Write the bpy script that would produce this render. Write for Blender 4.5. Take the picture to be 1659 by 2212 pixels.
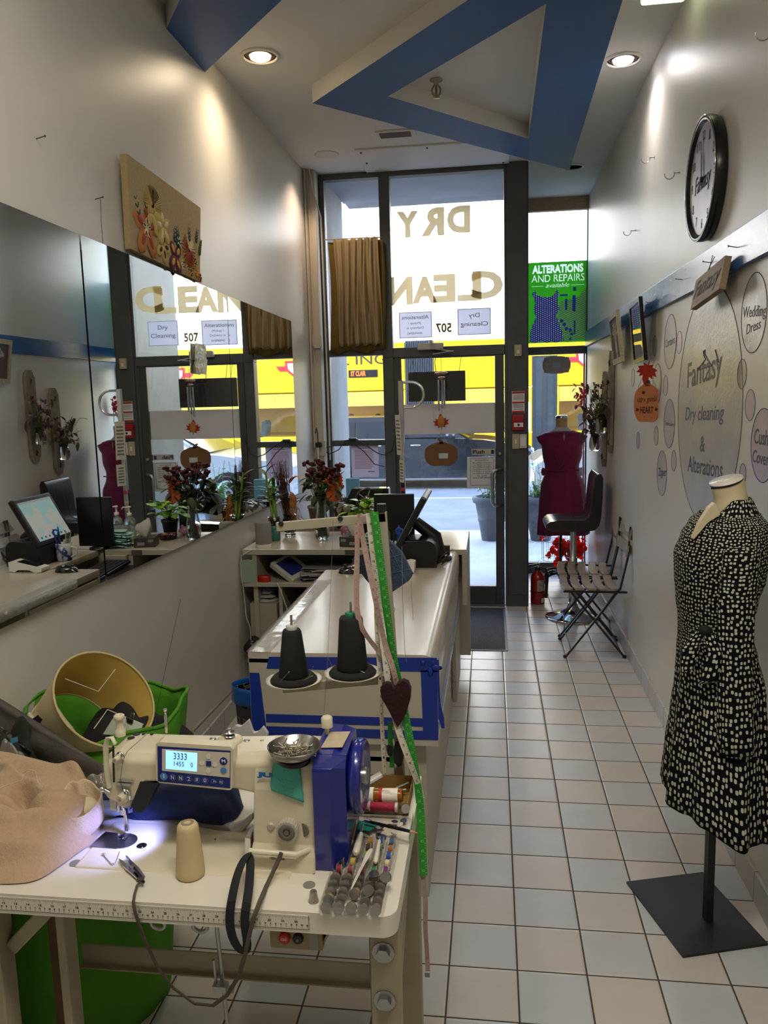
import bpy, math, random
from mathutils import Vector, Matrix
R_ = math.radians
for o in list(bpy.data.objects): bpy.data.objects.remove(o)
SC = bpy.context.scene; COL = SC.collection
V = Vector

# ------------------------------------------------------------------ camera
FPX = 1715.42
CAMROT = [[0.9908665999301486, 0.13230113796511844, -0.02607278343386661],
          [-0.006807939765337764, -0.1440243223589035, -0.9895507296362742],
          [-0.13467380257127273, 0.9806902688722192, -0.14180819242485065]]
CAMPOS = V((0, 0, 1.6755))
cam = bpy.data.cameras.new('camera'); cam_o = bpy.data.objects.new('camera', cam); COL.objects.link(cam_o)
r0, r1, r2 = [V(r) for r in CAMROT]
cam_o.matrix_world = Matrix(((r0.x, -r1.x, -r2.x, CAMPOS.x), (r0.y, -r1.y, -r2.y, CAMPOS.y), (r0.z, -r1.z, -r2.z, CAMPOS.z), (0, 0, 0, 1)))
cam.lens = 36 * FPX / 2212; cam.sensor_width = 36; cam.sensor_fit = 'AUTO'; cam.clip_start = .05; cam.clip_end = 200
SC.camera = cam_o

# ------------------------------------------------------------------ view
SC.view_settings.view_transform = 'Standard'; SC.view_settings.look = 'None'
SC.view_settings.gamma = 1; SC.view_settings.use_curve_mapping = False
SC.view_settings.exposure = 0.42
SC.cycles.use_denoising = True
SC.cycles.max_bounces = 10; SC.cycles.diffuse_bounces = 4; SC.cycles.glossy_bounces = 5
SC.cycles.transmission_bounces = 8; SC.cycles.transparent_max_bounces = 48
SC.cycles.sample_clamp_indirect = 6; SC.cycles.caustics_reflective = False; SC.cycles.caustics_refractive = False

# ------------------------------------------------------------------ sky, sun, lamps
W = bpy.data.worlds.new('sky'); SC.world = W; W.use_nodes = True
nt = W.node_tree; bg = nt.nodes['Background']
sky = nt.nodes.new('ShaderNodeTexSky'); sky.sky_type = 'NISHITA'; sky.sun_disc = False
sky.sun_elevation = R_(42); sky.sun_rotation = R_(200); sky.air_density = 1.0; sky.dust_density = 1.2
nt.links.new(sky.outputs[0], bg.inputs[0]); bg.inputs[1].default_value = 1.25
sun = bpy.data.lights.new('sun', 'SUN'); sun.energy = 11.0; sun.angle = R_(.6); sun.color = (.97, .98, 1)
so = bpy.data.objects.new('sun', sun); COL.objects.link(so)
so.rotation_euler = V((-.28, -1, .95)).to_track_quat('Z', 'Y').to_euler()

def area(name, loc, size, power, color=(1, 1, 1), rot=(0, 0, 0), size_y=None, spread=None):
    l = bpy.data.lights.new(name, 'AREA'); l.energy = power; l.color = color; l.size = size
    if size_y: l.shape = 'RECTANGLE'; l.size_y = size_y
    if spread: l.spread = spread
    o = bpy.data.objects.new(name, l); COL.objects.link(o); o.location = loc; o.rotation_euler = rot
    return o
# ceiling fluorescents of the work room, behind the camera
area('fluorescent_tube_light', (.1, .6, 3.34), 1.2, 29, (1, .93, .8), size_y=.3)
area('fluorescent_tube_light', (-.6, 1.6, 3.34), .6, 6, (1, .92, .8), size_y=.3)
SPOT_W = 52

# ------------------------------------------------------------------ geometry helpers
def ray(x, y):
    return r0 * ((x - 829.5) / FPX) + r1 * ((y - 1106) / FPX) + r2
def _on(x, y, ax, v):
    d = ray(x, y); return CAMPOS + d * ((v - CAMPOS[ax]) / d[ax])
def PX(x, y, v): return _on(x, y, 0, v)      # the point of the plane X = v seen at a photo position
def PY(x, y, v): return _on(x, y, 1, v)
def PZ(x, y, v): return _on(x, y, 2, v)

WM = {}
def wm(o): return WM.get(o.name, Matrix.Identity(4)) if o else Matrix.Identity(4)

class MB:
    def __init__(s): s.v = []; s.f = []; s.m = []; s.k = 0; s.sm = []; s.uv = None
    def add(s, vs, fs, smooth=False, k=None):
        b = len(s.v); s.v += [V(p) for p in vs]
        for f in fs:
            s.f.append([b + i for i in f]); s.m.append(s.k if k is None else k); s.sm.append(smooth)
        return s
    def box(s, x0, x1, y0, y1, z0, z1, T=None):
        vs = [V((x, y, z)) for x in (x0, x1) for y in (y0, y1) for z in (z0, z1)]
        if T: vs = [T @ p for p in vs]
        return s.add(vs, [(0, 1, 3, 2), (4, 6, 7, 5), (0, 4, 5, 1), (2, 3, 7, 6), (0, 2, 6, 4), (1, 5, 7, 3)])
    def cbox(s, c, d, rz=0, rx=0, ry=0):
        T = Matrix.Translation(V(c)) @ Matrix.Rotation(rz, 4, 'Z') @ Matrix.Rotation(ry, 4, 'Y') @ Matrix.Rotation(rx, 4, 'X')
        return s.box(-d[0] / 2, d[0] / 2, -d[1] / 2, d[1] / 2, -d[2] / 2, d[2] / 2, T)
    def prism(s, pts, vec, smooth=False):
        pts = [V(p) for p in pts]; n = len(pts); vec = V(vec)
        nrm = V((0, 0, 0))
        for i in range(n): nrm += pts[i].cross(pts[(i + 1) % n])
        if nrm.dot(vec) > 0: pts.reverse()
        vs = pts + [p + vec for p in pts]
        s.add(vs, [list(range(n)), list(range(2 * n - 1, n - 1, -1))])
        return s.add(vs, [(i, i + n, (i + 1) % n + n, (i + 1) % n) for i in range(n)], smooth)
    def tube(s, pts, r, n=8, cap=True, flat=1, closed=False):
        pts = [V(p) for p in pts]; m = len(pts)
        rs = r if isinstance(r, (list, tuple)) else [r] * m
        vs = []; up = None
        for i, p in enumerate(pts):
            a = pts[(i - 1) % m] if (closed or i) else p; b = pts[(i + 1) % m] if (closed or i < m - 1) else p
            t = (b - a).normalized()
            if up is None: up = t.orthogonal().normalized()
            up = (up - t * up.dot(t)); up = up.normalized() if up.length > 1e-6 else t.orthogonal().normalized()
            w = t.cross(up)
            for j in range(n):
                an = 2 * math.pi * j / n
                vs.append(p + (up * math.cos(an) + w * math.sin(an) * flat) * rs[i])
        fs = []
        for i in range(m if closed else m - 1):
            for j in range(n):
                fs.append((i * n + j, i * n + (j + 1) % n, ((i + 1) % m) * n + (j + 1) % n, ((i + 1) % m) * n + j))
        s.add(vs, fs, True)
        if cap and not closed: s.add(vs, [list(range(n - 1, -1, -1)), list(range((m - 1) * n, m * n))])
        return s
    def rod(s, a, b, r, n=10, r2=None): return s.tube([a, b], [r, r if r2 is None else r2], n)
    def bar(s, a, b, w, h, up=(0, 0, 1)):
        a = V(a); b = V(b); t = (b - a).normalized(); u = V(up); x = t.cross(u).normalized(); u = x.cross(t)
        vs = [p + x * i * w / 2 + u * j * h / 2 for p in (a, b) for i, j in ((-1, -1), (1, -1), (1, 1), (-1, 1))]
        return s.add(vs, [(3, 2, 1, 0), (4, 5, 6, 7), (0, 1, 5, 4), (1, 2, 6, 5), (2, 3, 7, 6), (3, 0, 4, 7)])
    def lathe(s, prof, c=(0, 0, 0), n=24, axis=(0, 0, 1), smooth=True, squash=(1, 1)):
        q = V(axis).to_track_quat('Z', 'Y').to_matrix(); c = V(c); vs = []
        for r, z in prof:
            for j in range(n):
                a = 2 * math.pi * j / n
                vs.append(c + q @ V((r * math.cos(a) * squash[0], r * math.sin(a) * squash[1], z)))
        m = len(prof)
        fs = [(i * n + j, i * n + (j + 1) % n, (i + 1) * n + (j + 1) % n, (i + 1) * n + j) for i in range(m - 1) for j in range(n)]
        s.add(vs, fs, smooth)
        if prof[0][0] > 1e-6: s.add(vs[:n], [list(range(n - 1, -1, -1))])
        if prof[-1][0] > 1e-6: s.add(vs[-n:], [list(range(n))])
        return s
    def disc(s, c, r, axis=(0, 0, 1), t=.002, n=24, squash=(1, 1)):
        return s.lathe([(r, 0), (r, t)], c, n, axis, False, squash)
    def ring(s, c, R, r, axis=(0, 0, 1), n=32, m=6):
        q = V(axis).to_track_quat('Z', 'Y').to_matrix(); c = V(c)
        return s.tube([c + q @ V((R * math.cos(2 * math.pi * i / n), R * math.sin(2 * math.pi * i / n), 0)) for i in range(n)], r, m, closed=True)
    def ball(s, c, r, n=10, m=7, T=None):
        c = V(c); rr = r if isinstance(r, (tuple, list)) else (r, r, r); vs = []
        for i in range(m + 1):
            th = math.pi * i / m
            for j in range(n):
                a = 2 * math.pi * j / n
                p = V((rr[0] * math.sin(th) * math.cos(a), rr[1] * math.sin(th) * math.sin(a), rr[2] * math.cos(th)))
                vs.append(c + (T @ p if T else p))
        return s.add(vs, [(i * n + j, (i + 1) * n + j, (i + 1) * n + (j + 1) % n, i * n + (j + 1) % n) for i in range(m) for j in range(n)], True)
    def grid(s, fn, nu, nv, cu=False, smooth=True):
        vs = [V(fn(i / nu, j / nv)) for i in range(nu if cu else nu + 1) for j in range(nv + 1)]
        w = nv + 1; U = nu if cu else nu + 1; fs = []
        for i in range(nu):
            a = i * w; b = ((i + 1) % U) * w
            for j in range(nv): fs.append((a + j, b + j, b + j + 1, a + j + 1))
        return s.add(vs, fs, smooth)
    def strip(s, pts, wv, t=.0008):
        # flat band along pts, wv = half width vector(s)
        pts = [V(p) for p in pts]; ws = wv if isinstance(wv, list) else [wv] * len(pts)
        vs = []
        for i, p in enumerate(pts):
            w = V(ws[i]); a = pts[max(0, i - 1)]; b = pts[min(len(pts) - 1, i + 1)]
            nn = (b - a).cross(w); nn = nn.normalized() * t / 2 if nn.length > 0 else V((0, t / 2, 0))
            vs += [p - w - nn, p + w - nn, p + w + nn, p - w + nn]
        fs = []
        for i in range(len(pts) - 1):
            for j in range(4): fs.append((i * 4 + j, i * 4 + (j + 1) % 4, i * 4 + 4 + (j + 1) % 4, i * 4 + 4 + j))
        L = len(vs); fs += [(3, 2, 1, 0), (L - 4, L - 3, L - 2, L - 1)]
        return s.add(vs, fs)
    def leaf(s, base, d, L, w, up=(0, 0, 1), curl=.3, fold=.15, n=5):
        d = V(d).normalized(); u = V(up); side = d.cross(u)
        if side.length < 1e-3: side = d.cross(V((1, .2, 0)))
        side.normalize(); u = side.cross(d); vs = []; base = V(base)
        for i in range(n + 1):
            t = i / n; c = base + d * (L * t) - u * (curl * L * t * t); ww = w / 2 * math.sin(math.pi * min(1, t * .92 + .06)) ** .8
            if i == n: ww = w * .02
            vs += [c - side * ww + u * fold * ww, c, c + side * ww + u * fold * ww]
        fs = []
        for i in range(n):
            a = i * 3; fs += [(a, a + 1, a + 4, a + 3), (a + 1, a + 2, a + 5, a + 4)]
        return s.add(vs, fs, True)
    def text(s, body, A, B, C, t=.0006, shear=0, bold=0, fit=True):
        """lettering between A (lower left), B (lower right) and C (upper left)"""
        A = V(A); B = V(B); C = V(C); cu = bpy.data.curves.new('t', 'FONT'); cu.body = body; cu.resolution_u = 3
        cu.shear = shear; cu.offset = bold; cu.extrude = 0
        cu.align_x = 'CENTER' if '\n' in body else 'LEFT'
        o = bpy.data.objects.new('t', cu); me = o.to_mesh()
        if len(me.vertices):
            xs = [p.co.x for p in me.vertices]; ys = [p.co.y for p in me.vertices]
            x0, x1, y0, y1 = min(xs), max(xs), min(ys), max(ys)
            X = (B - A) / (x1 - x0); Y = (C - A) / (y1 - y0); n = X.cross(Y).normalized()
            vs = [A + X * (p.co.x - x0) + Y * (p.co.y - y0) for p in me.vertices]
            fs = [list(p.vertices) for p in me.polygons]
            N = len(vs); ec = {}
            for f in fs:
                for i in range(len(f)):
                    e = (f[i], f[(i + 1) % len(f)]); ec[e] = 1
            side = [(a, b, b + N, a + N) for (a, b) in ec if (b, a) not in ec]
            s.add([p for p in vs] + [p + n * t for p in vs], [f[::-1] for f in fs] + [[i + N for i in f] for f in fs] + side)
        o.to_mesh_clear(); bpy.data.objects.remove(o); bpy.data.curves.remove(cu)
        return s
    def build(s, name, mats, parent=None, bev=0, sub=0, solid=0, local=False, seg=2, **props):
        me = bpy.data.meshes.new(name)
        P = wm(parent)
        vs = s.v if local else [P.inverted() @ p for p in s.v] if parent else s.v
        me.from_pydata([tuple(p) for p in vs], [], s.f)
        if not isinstance(mats, (list, tuple)): mats = [mats]
        for m in mats: me.materials.append(m)
        for p, k, q in zip(me.polygons, s.m, s.sm): p.material_index = min(k, len(mats) - 1); p.use_smooth = q
        if s.uv:
            ul = me.uv_layers.new(name='UVMap')
            for l in me.loops: ul.data[l.index].uv = s.uv[l.vertex_index] if l.vertex_index < len(s.uv) else (0, 0)
        me.update()
        o = bpy.data.objects.new(name, me); COL.objects.link(o)
        if parent: o.parent = parent
        WM[o.name] = P
        if solid:
            md = o.modifiers.new('s', 'SOLIDIFY'); md.thickness = solid; md.offset = 0
        if sub:
            md = o.modifiers.new('u', 'SUBSURF'); md.levels = md.render_levels = sub
        if bev:
            md = o.modifiers.new('b', 'BEVEL'); md.width = bev; md.segments = seg; md.limit_method = 'ANGLE'; md.angle_limit = R_(35); md.harden_normals = False
        for k, v in props.items(): o[k] = v
        return o

def tag(o, label=None, cat=None, group=None, kind=None):
    if label: o['label'] = label
    if cat: o['category'] = cat
    if group: o['group'] = group
    if kind: o['kind'] = kind
    return o
def thing(name, loc, label, cat, rz=0, group=None):
    o = bpy.data.objects.new(name, None); COL.objects.link(o); o.empty_display_size = .05
    o.location = V(loc); o.rotation_euler = (0, 0, rz)
    WM[o.name] = Matrix.Translation(V(loc)) @ Matrix.Rotation(rz, 4, 'Z')
    return tag(o, label, cat, group)
def copy_tree(o, parent=None):
    kids = [c for c in bpy.data.objects if c.parent == o]
    c = o.copy(); COL.objects.link(c); c.parent = parent; WM[c.name] = WM.get(o.name, Matrix.Identity(4))
    for k in kids: copy_tree(k, c)
    return c
def put(o, loc, rz=0, label=None, cat=None):
    o.location = V(loc); o.rotation_euler = (0, 0, rz)
    if label: o['label'] = label
    if cat: o['category'] = cat
    return o
def structure(o, label=None):
    o['kind'] = 'structure'
    if label: o['label'] = label
    return o

# ------------------------------------------------------------------ materials
def lin(h):
    h = h.lstrip('#'); c = [int(h[i:i + 2], 16) / 255 for i in (0, 2, 4)]
    return tuple(x / 12.92 if x <= .04045 else ((x + .055) / 1.055) ** 2.4 for x in c) + (1,)
MATS = {}
def mat(name, col='#888888', rough=.5, metal=0, ns=0, na=.12, bs=0, bd=.2, coat=0, emit=0, ecol=None, trans=0, ior=1.45, sheen=0, stretch=None, col2=None, spec=.5, alpha=1, ramp=None):
    if name in MATS: return MATS[name]
    m = bpy.data.materials.new(name); m.use_nodes = True; t = m.node_tree; b = t.nodes['Principled BSDF']
    c = lin(col); b.inputs['Base Color'].default_value = c; b.inputs['Roughness'].default_value = rough
    b.inputs['Metallic'].default_value = metal; b.inputs['Specular IOR Level'].default_value = spec
    if coat: b.inputs['Coat Weight'].default_value = coat; b.inputs['Coat Roughness'].default_value = .1
    if sheen: b.inputs['Sheen Weight'].default_value = sheen
    if trans: b.inputs['Transmission Weight'].default_value = trans; b.inputs['IOR'].default_value = ior
    if alpha < 1: b.inputs['Alpha'].default_value = alpha
    if emit: b.inputs['Emission Color'].default_value = lin(ecol or col); b.inputs['Emission Strength'].default_value = emit
    if ns or bs:
        tc = t.nodes.new('ShaderNodeTexCoord'); src = tc.outputs['Object']
        if stretch:
            mp = t.nodes.new('ShaderNodeMapping'); mp.inputs['Scale'].default_value = stretch; t.links.new(src, mp.inputs[0]); src = mp.outputs[0]
    if ns:
        n = t.nodes.new('ShaderNodeTexNoise'); n.inputs['Scale'].default_value = ns; n.inputs['Detail'].default_value = 5
        t.links.new(src, n.inputs['Vector'])
        r = t.nodes.new('ShaderNodeValToRGB'); t.links.new(n.outputs[0], r.inputs[0])
        lo, hi = ramp or (.3, .7)
        r.color_ramp.elements[0].position = lo; r.color_ramp.elements[1].position = hi
        r.color_ramp.elements[0].color = lin(col2) if col2 else tuple(x * (1 - na) for x in c[:3]) + (1,)
        r.color_ramp.elements[1].color = c if col2 else tuple(min(1, x * (1 + na)) for x in c[:3]) + (1,)
        t.links.new(r.outputs[0], b.inputs['Base Color'])
    if bs:
        n = t.nodes.new('ShaderNodeTexNoise'); n.inputs['Scale'].default_value = bs; n.inputs['Detail'].default_value = 4
        t.links.new(src, n.inputs['Vector'])
        bp = t.nodes.new('ShaderNodeBump'); bp.inputs['Strength'].default_value = bd; bp.inputs['Distance'].default_value = .01
        t.links.new(n.outputs[0], bp.inputs['Height']); t.links.new(bp.outputs[0], b.inputs['Normal'])
    MATS[name] = m; return m
def uvdots(name, base, dot, size=.017, r=.3, rough=.8):
    m = bpy.data.materials.new(name); m.use_nodes = True; t = m.node_tree; b = t.nodes['Principled BSDF']
    u = t.nodes.new('ShaderNodeUVMap'); v = t.nodes.new('ShaderNodeTexVoronoi'); v.voronoi_dimensions = '2D'; v.feature = 'F1'; v.distance = 'MINKOWSKI'; v.inputs['Exponent'].default_value = 3
    v.inputs['Scale'].default_value = 1 / size; v.inputs['Randomness'].default_value = .55; t.links.new(u.outputs[0], v.inputs['Vector'])
    x = NX(t); k = x.m('LESS_THAN', v.outputs['Distance'], r); t.links.new(x.mix(k, lin(base), lin(dot)), b.inputs['Base Color']); b.inputs['Roughness'].default_value = rough; b.inputs['Specular IOR Level'].default_value = .15
    return m
class NX:   # tiny expression helper for math nodes
    def __init__(s, t): s.t = t
    def m(s, op, a, b=None, c=None):
        n = s.t.nodes.new('ShaderNodeMath'); n.operation = op
        for i, q in enumerate((a, b, c)):
            if q is None: continue
            if isinstance(q, (int, float)): n.inputs[i].default_value = q
            else: s.t.links.new(q, n.inputs[i])
        return n.outputs[0]
    def mix(s, f, a, b):
        n = s.t.nodes.new('ShaderNodeMix'); n.data_type = 'RGBA'
        for i, q in ((0, f), (6, a), (7, b)):
            if isinstance(q, (int, float, tuple)): n.inputs[i].default_value = q
            else: s.t.links.new(q, n.inputs[i])
        return n.outputs[2]
def pane_glass(name='window_glass', tint='#ffffff', f=1.0):
    if name in MATS: return MATS[name]
    m = bpy.data.materials.new(name); m.use_nodes = True; t = m.node_tree; t.nodes.clear()
    o = t.nodes.new('ShaderNodeOutputMaterial'); mx = t.nodes.new('ShaderNodeMixShader'); tr = t.nodes.new('ShaderNodeBsdfTransparent')
    gl = t.nodes.new('ShaderNodeBsdfGlossy'); lw = t.nodes.new('ShaderNodeLayerWeight'); lw.inputs[0].default_value = .5; x = NX(t)
    tr.inputs[0].default_value = lin(tint); gl.inputs['Roughness'].default_value = .01
    t.links.new(x.m('MULTIPLY', x.m('ADD', x.m('MULTIPLY', x.m('POWER', lw.outputs['Facing'], 5), .9), .035), f), mx.inputs[0]); t.links.new(tr.outputs[0], mx.inputs[1]); t.links.new(gl.outputs[0], mx.inputs[2]); t.links.new(mx.outputs[0], o.inputs[0])
    MATS[name] = m; return m
def translucent(name, col, a=.5, f=0):
    if name in MATS: return MATS[name]
    m = bpy.data.materials.new(name); m.use_nodes = True; t = m.node_tree; t.nodes.clear()
    o = t.nodes.new('ShaderNodeOutputMaterial'); mx = t.nodes.new('ShaderNodeMixShader'); d = t.nodes.new('ShaderNodeBsdfDiffuse'); tr = t.nodes.new('ShaderNodeBsdfTranslucent')
    d.inputs[0].default_value = lin(col); tr.inputs[0].default_value = lin(col); mx.inputs[0].default_value = a
    t.links.new(d.outputs[0], mx.inputs[1]); t.links.new(tr.outputs[0], mx.inputs[2])
    if f:
        m2 = t.nodes.new('ShaderNodeMixShader'); tp = t.nodes.new('ShaderNodeBsdfTransparent'); m2.inputs[0].default_value = f
        t.links.new(mx.outputs[0], m2.inputs[1]); t.links.new(tp.outputs[0], m2.inputs[2]); t.links.new(m2.outputs[0], o.inputs[0])
    else: t.links.new(mx.outputs[0], o.inputs[0])
    MATS[name] = m; return m

black = mat('black_plastic', '#17171a', .35)
matte_black = mat('black_cloth', '#141416', .9, bs=120, bd=.2)
chrome = mat('chrome', '#d8d8da', .12, 1)
steel = mat('brushed_steel', '#a8a8a8', .32, 1)
white_pl = mat('white_plastic', '#e6e4de', .4)
paper = mat('paper', '#e9e8e6', .8)
ink = mat('black_ink', '#1d1d22', .7)
glass_m = mat('clear_glass', '#ffffff', .02, trans=1, ior=1.45)
cable_bl = mat('black_cable', '#0c0c0e', .5)
cable_wh = mat('white_cable', '#cfcbc0', .5)
# ================================================================== the room
# floor tiles 20 cm, alternating warm and cool
def tile_mat():
    m = bpy.data.materials.new('ceramic_floor_tile'); m.use_nodes = True; t = m.node_tree; b = t.nodes['Principled BSDF']; x = NX(t)
    g = t.nodes.new('ShaderNodeNewGeometry'); sp = t.nodes.new('ShaderNodeSeparateXYZ'); t.links.new(g.outputs['Position'], sp.inputs[0])
    u = x.m('MULTIPLY', x.m('ADD', sp.outputs[0], 10.135), 5); v = x.m('MULTIPLY', x.m('ADD', sp.outputs[1], 9.8513), 5)
    fu = x.m('FLOOR', u); fv = x.m('FLOOR', v); a = x.m('FRACT', u); c = x.m('FRACT', v)
    eu = x.m('MINIMUM', a, x.m('SUBTRACT', 1, a)); ev = x.m('MINIMUM', c, x.m('SUBTRACT', 1, c)); e = x.m('MINIMUM', eu, ev)
    chk = x.m('MODULO', x.m('ADD', fu, fv), 2)
    cmb = t.nodes.new('ShaderNodeCombineXYZ'); t.links.new(fu, cmb.inputs[0]); t.links.new(fv, cmb.inputs[1])
    wn = t.nodes.new('ShaderNodeTexWhiteNoise'); t.links.new(cmb.outputs[0], wn.inputs[0])
    k = x.m('ADD', x.m('MULTIPLY', chk, .72), x.m('MULTIPLY', wn.outputs[0], .28))
    col = x.mix(k, lin('#c0c8cc'), lin('#cec5bb'))
    ns = t.nodes.new('ShaderNodeTexNoise'); ns.inputs['Scale'].default_value = 9; ns.inputs['Detail'].default_value = 6; t.links.new(g.outputs['Position'], ns.inputs['Vector'])
    col = x.mix(x.m('MULTIPLY', ns.outputs[0], .35), col, lin('#a89f97'))
    gr = x.m('LESS_THAN', e, .013)
    col = x.mix(gr, col, lin('#4a4038'))
    t.links.new(col, b.inputs['Base Color'])
    t.links.new(x.m('ADD', x.m('MULTIPLY', gr, .5), .3), b.inputs['Roughness'])
    n2 = t.nodes.new('ShaderNodeTexNoise'); n2.inputs['Scale'].default_value = 130; t.links.new(g.outputs['Position'], n2.inputs['Vector'])
    bp = t.nodes.new('ShaderNodeBump'); bp.inputs['Strength'].default_value = .35; bp.inputs['Distance'].default_value = .004
    edge = x.m('MINIMUM', x.m('MULTIPLY', e, 25), 1)
    t.links.new(x.m('ADD', edge, x.m('MULTIPLY', n2.outputs[0], .12)), bp.inputs['Height']); t.links.new(bp.outputs[0], b.inputs['Normal'])
    return m
TILE = tile_mat()
WALL = mat('satin_wall_paint', '#cfccc4', .38, ns=1.3, na=.05, bs=30, bd=.05)
CEIL = mat('ceiling_paint', '#d9d7d1', .7, ns=2, na=.03)
XL, XR, ZC, YF = -1.385, .858, 3.38, 6.29
YB = -2.6; YW = 7.48; xp0_ = .105
structure(MB().box(XL - .1, xp0_ + .1, YB, YF, -.1, 0).box(xp0_ + .1, XR + .1, YB, YW + .12, -.1, 0).build('floor', TILE), 'square ceramic tiles, alternating beige and pale blue, with dark grout')
structure(MB().box(XL - .15, xp0_ + .1, YB, YF + .04, ZC, ZC + .2).box(xp0_ + .1, XR + .15, YB, YW + .01, ZC, ZC + .2).build('ceiling', CEIL), 'smooth off-white ceiling')
structure(MB().box(XL - .15, XL, YB, 6.33, 0, ZC).build('wall_left', WALL), 'off-white painted wall with the mirrors')
wallR = structure(MB().box(XR, XR + .15, YB, YW + .1, 0, ZC).build('wall_right', WALL), 'off-white painted wall with the drawn bubbles')
structure(MB().box(XL - .15, XR + .15, YB - .15, YB, 0, ZC).build('wall_back', WALL), 'off-white back wall of the workroom')
# tiled skirting
def skirt_mat():
    m = bpy.data.materials.new('skirting_tile'); m.use_nodes = True; t = m.node_tree; b = t.nodes['Principled BSDF']; x = NX(t)
    g = t.nodes.new('ShaderNodeNewGeometry'); sp = t.nodes.new('ShaderNodeSeparateXYZ'); t.links.new(g.outputs['Position'], sp.inputs[0])
    v = x.m('MULTIPLY', x.m('ADD', sp.outputs[1], 9.8513), 5); c = x.m('FRACT', v); e = x.m('MINIMUM', c, x.m('SUBTRACT', 1, c))
    wn = t.nodes.new('ShaderNodeTexWhiteNoise'); wn.noise_dimensions = '1D'; t.links.new(x.m('FLOOR', v), wn.inputs['W'])
    col = x.mix(wn.outputs[0], lin('#b4bbbf'), lin('#bcb3a9')); col = x.mix(x.m('LESS_THAN', e, .012), col, lin('#5a5048'))
    t.links.new(col, b.inputs['Base Color']); b.inputs['Roughness'].default_value = .35
    return m
SK = skirt_mat()
structure(MB().box(XR - .012, XR, YB, YW, 0, .105).build('baseboard_right', SK, bev=.002), 'skirting of small square tiles')
structure(MB().box(XL, XL + .012, YB, 6.2, 0, .105).build('baseboard_left', SK, bev=.002), 'skirting of small square tiles')

# ---- blue triangular bulkheads under the ceiling
BLUE_C = mat('blue_bulkhead_paint', '#2a558c', .55, ns=3, na=.05)
ZT = 3.285
def tri_bulkhead(outer, inner, label):
    b = MB(); n = len(outer); zi = ZT; O = [V((x, y, 0)) for x, y in outer]; I = [V((x, y, 0)) for x, y in inner] if inner else None
    dz = V((0, 0, 1))
    if I:
        for i in range(n):
            j = (i + 1) % n
            b.add([O[i] + dz * ZT, O[j] + dz * ZT, I[j] + dz * ZT, I[i] + dz * ZT], [(0, 1, 2, 3)], k=0)
            b.add([I[i] + dz * ZT, I[j] + dz * ZT, I[j] + dz * ZC, I[i] + dz * ZC], [(0, 1, 2, 3)], k=1)
            b.add([O[i] + dz * ZT, O[j] + dz * ZT, O[j] + dz * ZC, O[i] + dz * ZC], [(3, 2, 1, 0)], k=1)
    else:
        b.add([p + dz * ZT for p in O], [list(range(n))], k=0)
        for i in range(n):
            j = (i + 1) % n; b.add([O[i] + dz * ZT, O[j] + dz * ZT, O[j] + dz * ZC, O[i] + dz * ZC], [(3, 2, 1, 0)], k=1)
    return structure(b.build('ceiling', [BLUE_C, CEIL]), label)
def z_(x, y): p = PZ(x, y, ZT); return (p.x, p.y)
A_, B_ = V(z_(675, 223)), V(z_(1230, 368)); C1 = V(z_(1345, 0)); D1 = V(z_(965, 0))
# apex of the big triangle lies behind the picture's upper edge
def isec(p, q, r, s):
    d1 = q - p; d2 = s - r; t = ((r - p).x * d2.y - (r - p).y * d2.x) / (d1.x * d2.y - d1.y * d2.x); return p + d1 * t
o2 = V(z_(1000, -14)) if False else None
apex = isec(B_, C1, A_, V(z_(965, 0)))
# the outer left edge passes through (675,223) and the top edge of its side face
eL = V(z_(1010, 0)); 
a_, b_, c_ = V(z_(838, 208)), V(z_(1142, 300)), V(z_(1180, 8))
# outer left edge runs parallel to the inner one
apex = isec(B_, C1, A_, A_ + (c_ - a_))
tri_bulkhead([tuple(A_), tuple(B_), tuple(apex)], [tuple(a_), tuple(b_), tuple(isec(b_, c_, a_, c_))], 'large hollow blue triangle dropped below the ceiling')
w1, w2, w3, w4 = V(z_(443, 156)), V(z_(360, 62)), V(z_(609, 0)), V(z_(388, 0))
w1.x = w2.x = XL + .001
tri_bulkhead([tuple(w2), tuple(w1), tuple(w1 + (w3 - w1) * 2.6), tuple(w2 + (w4 - w2) * 4.5)], None, 'blue wedge dropped below the ceiling at the left wall')

# ---- storefront: aluminium frame painted dark grey
FR = mat('storefront_frame_paint', '#474a4a', .45, ns=6, na=.15, bs=60, bd=.05)
FRD = mat('door_frame_paint', '#3b3e3f', .4, ns=6, na=.12)
GL = pane_glass()
x0, xm, xd, xp0, xp1 = -1.262, -.815, -.755, .105, .285
zt, ztr0, ztr1 = 3.345, 1.985, 2.06      # top rail, transom
b = MB()
b.box(x0 - .05, x0, YF - .03, YF + .05, 0, ZC)                       # left jamb
b.box(xm - .022, xd, YF - .04, YF + .06, ztr0, ZC)
b.box(xm - .022, xd + .0, YF - .04, YF + .06, 0, ztr0)                # mullion between side light and door
b.box(x0, xp0, YF - .03, YF + .05, zt - .01, ZC)                      # head
b.box(x0, xm - .022, YF - .037, YF + .057, ztr0 + .025, ztr1); b.box(xd, xp0, YF - .037, YF + .057, ztr0, ztr1)                        # transom
b.box(x0, xm, YF - .03, YF + .05, 1.305, 1.35)                        # side light rail
b.box(x0, xm, YF - .03, YF + .05, 0, .12)
structure(b.build('trim_1', FR, bev=.004), 'dark grey aluminium storefront frame')
structure(MB().box(xp0, xp1, YF - .03, YF + .13, 0, ZC).box(xp0 + .02, xp1 - .01, YF - .045, YF - .03, .1, ZC).build('trim_2', FR, bev=.005), 'thick dark grey post right of the door')
b = MB(); b.box(xp1 - .06, xp1 - .01, YF + .13, YW, 0, ZC)
structure(b.build('trim_3', FR), 'side of the display recess behind the post')
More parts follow.
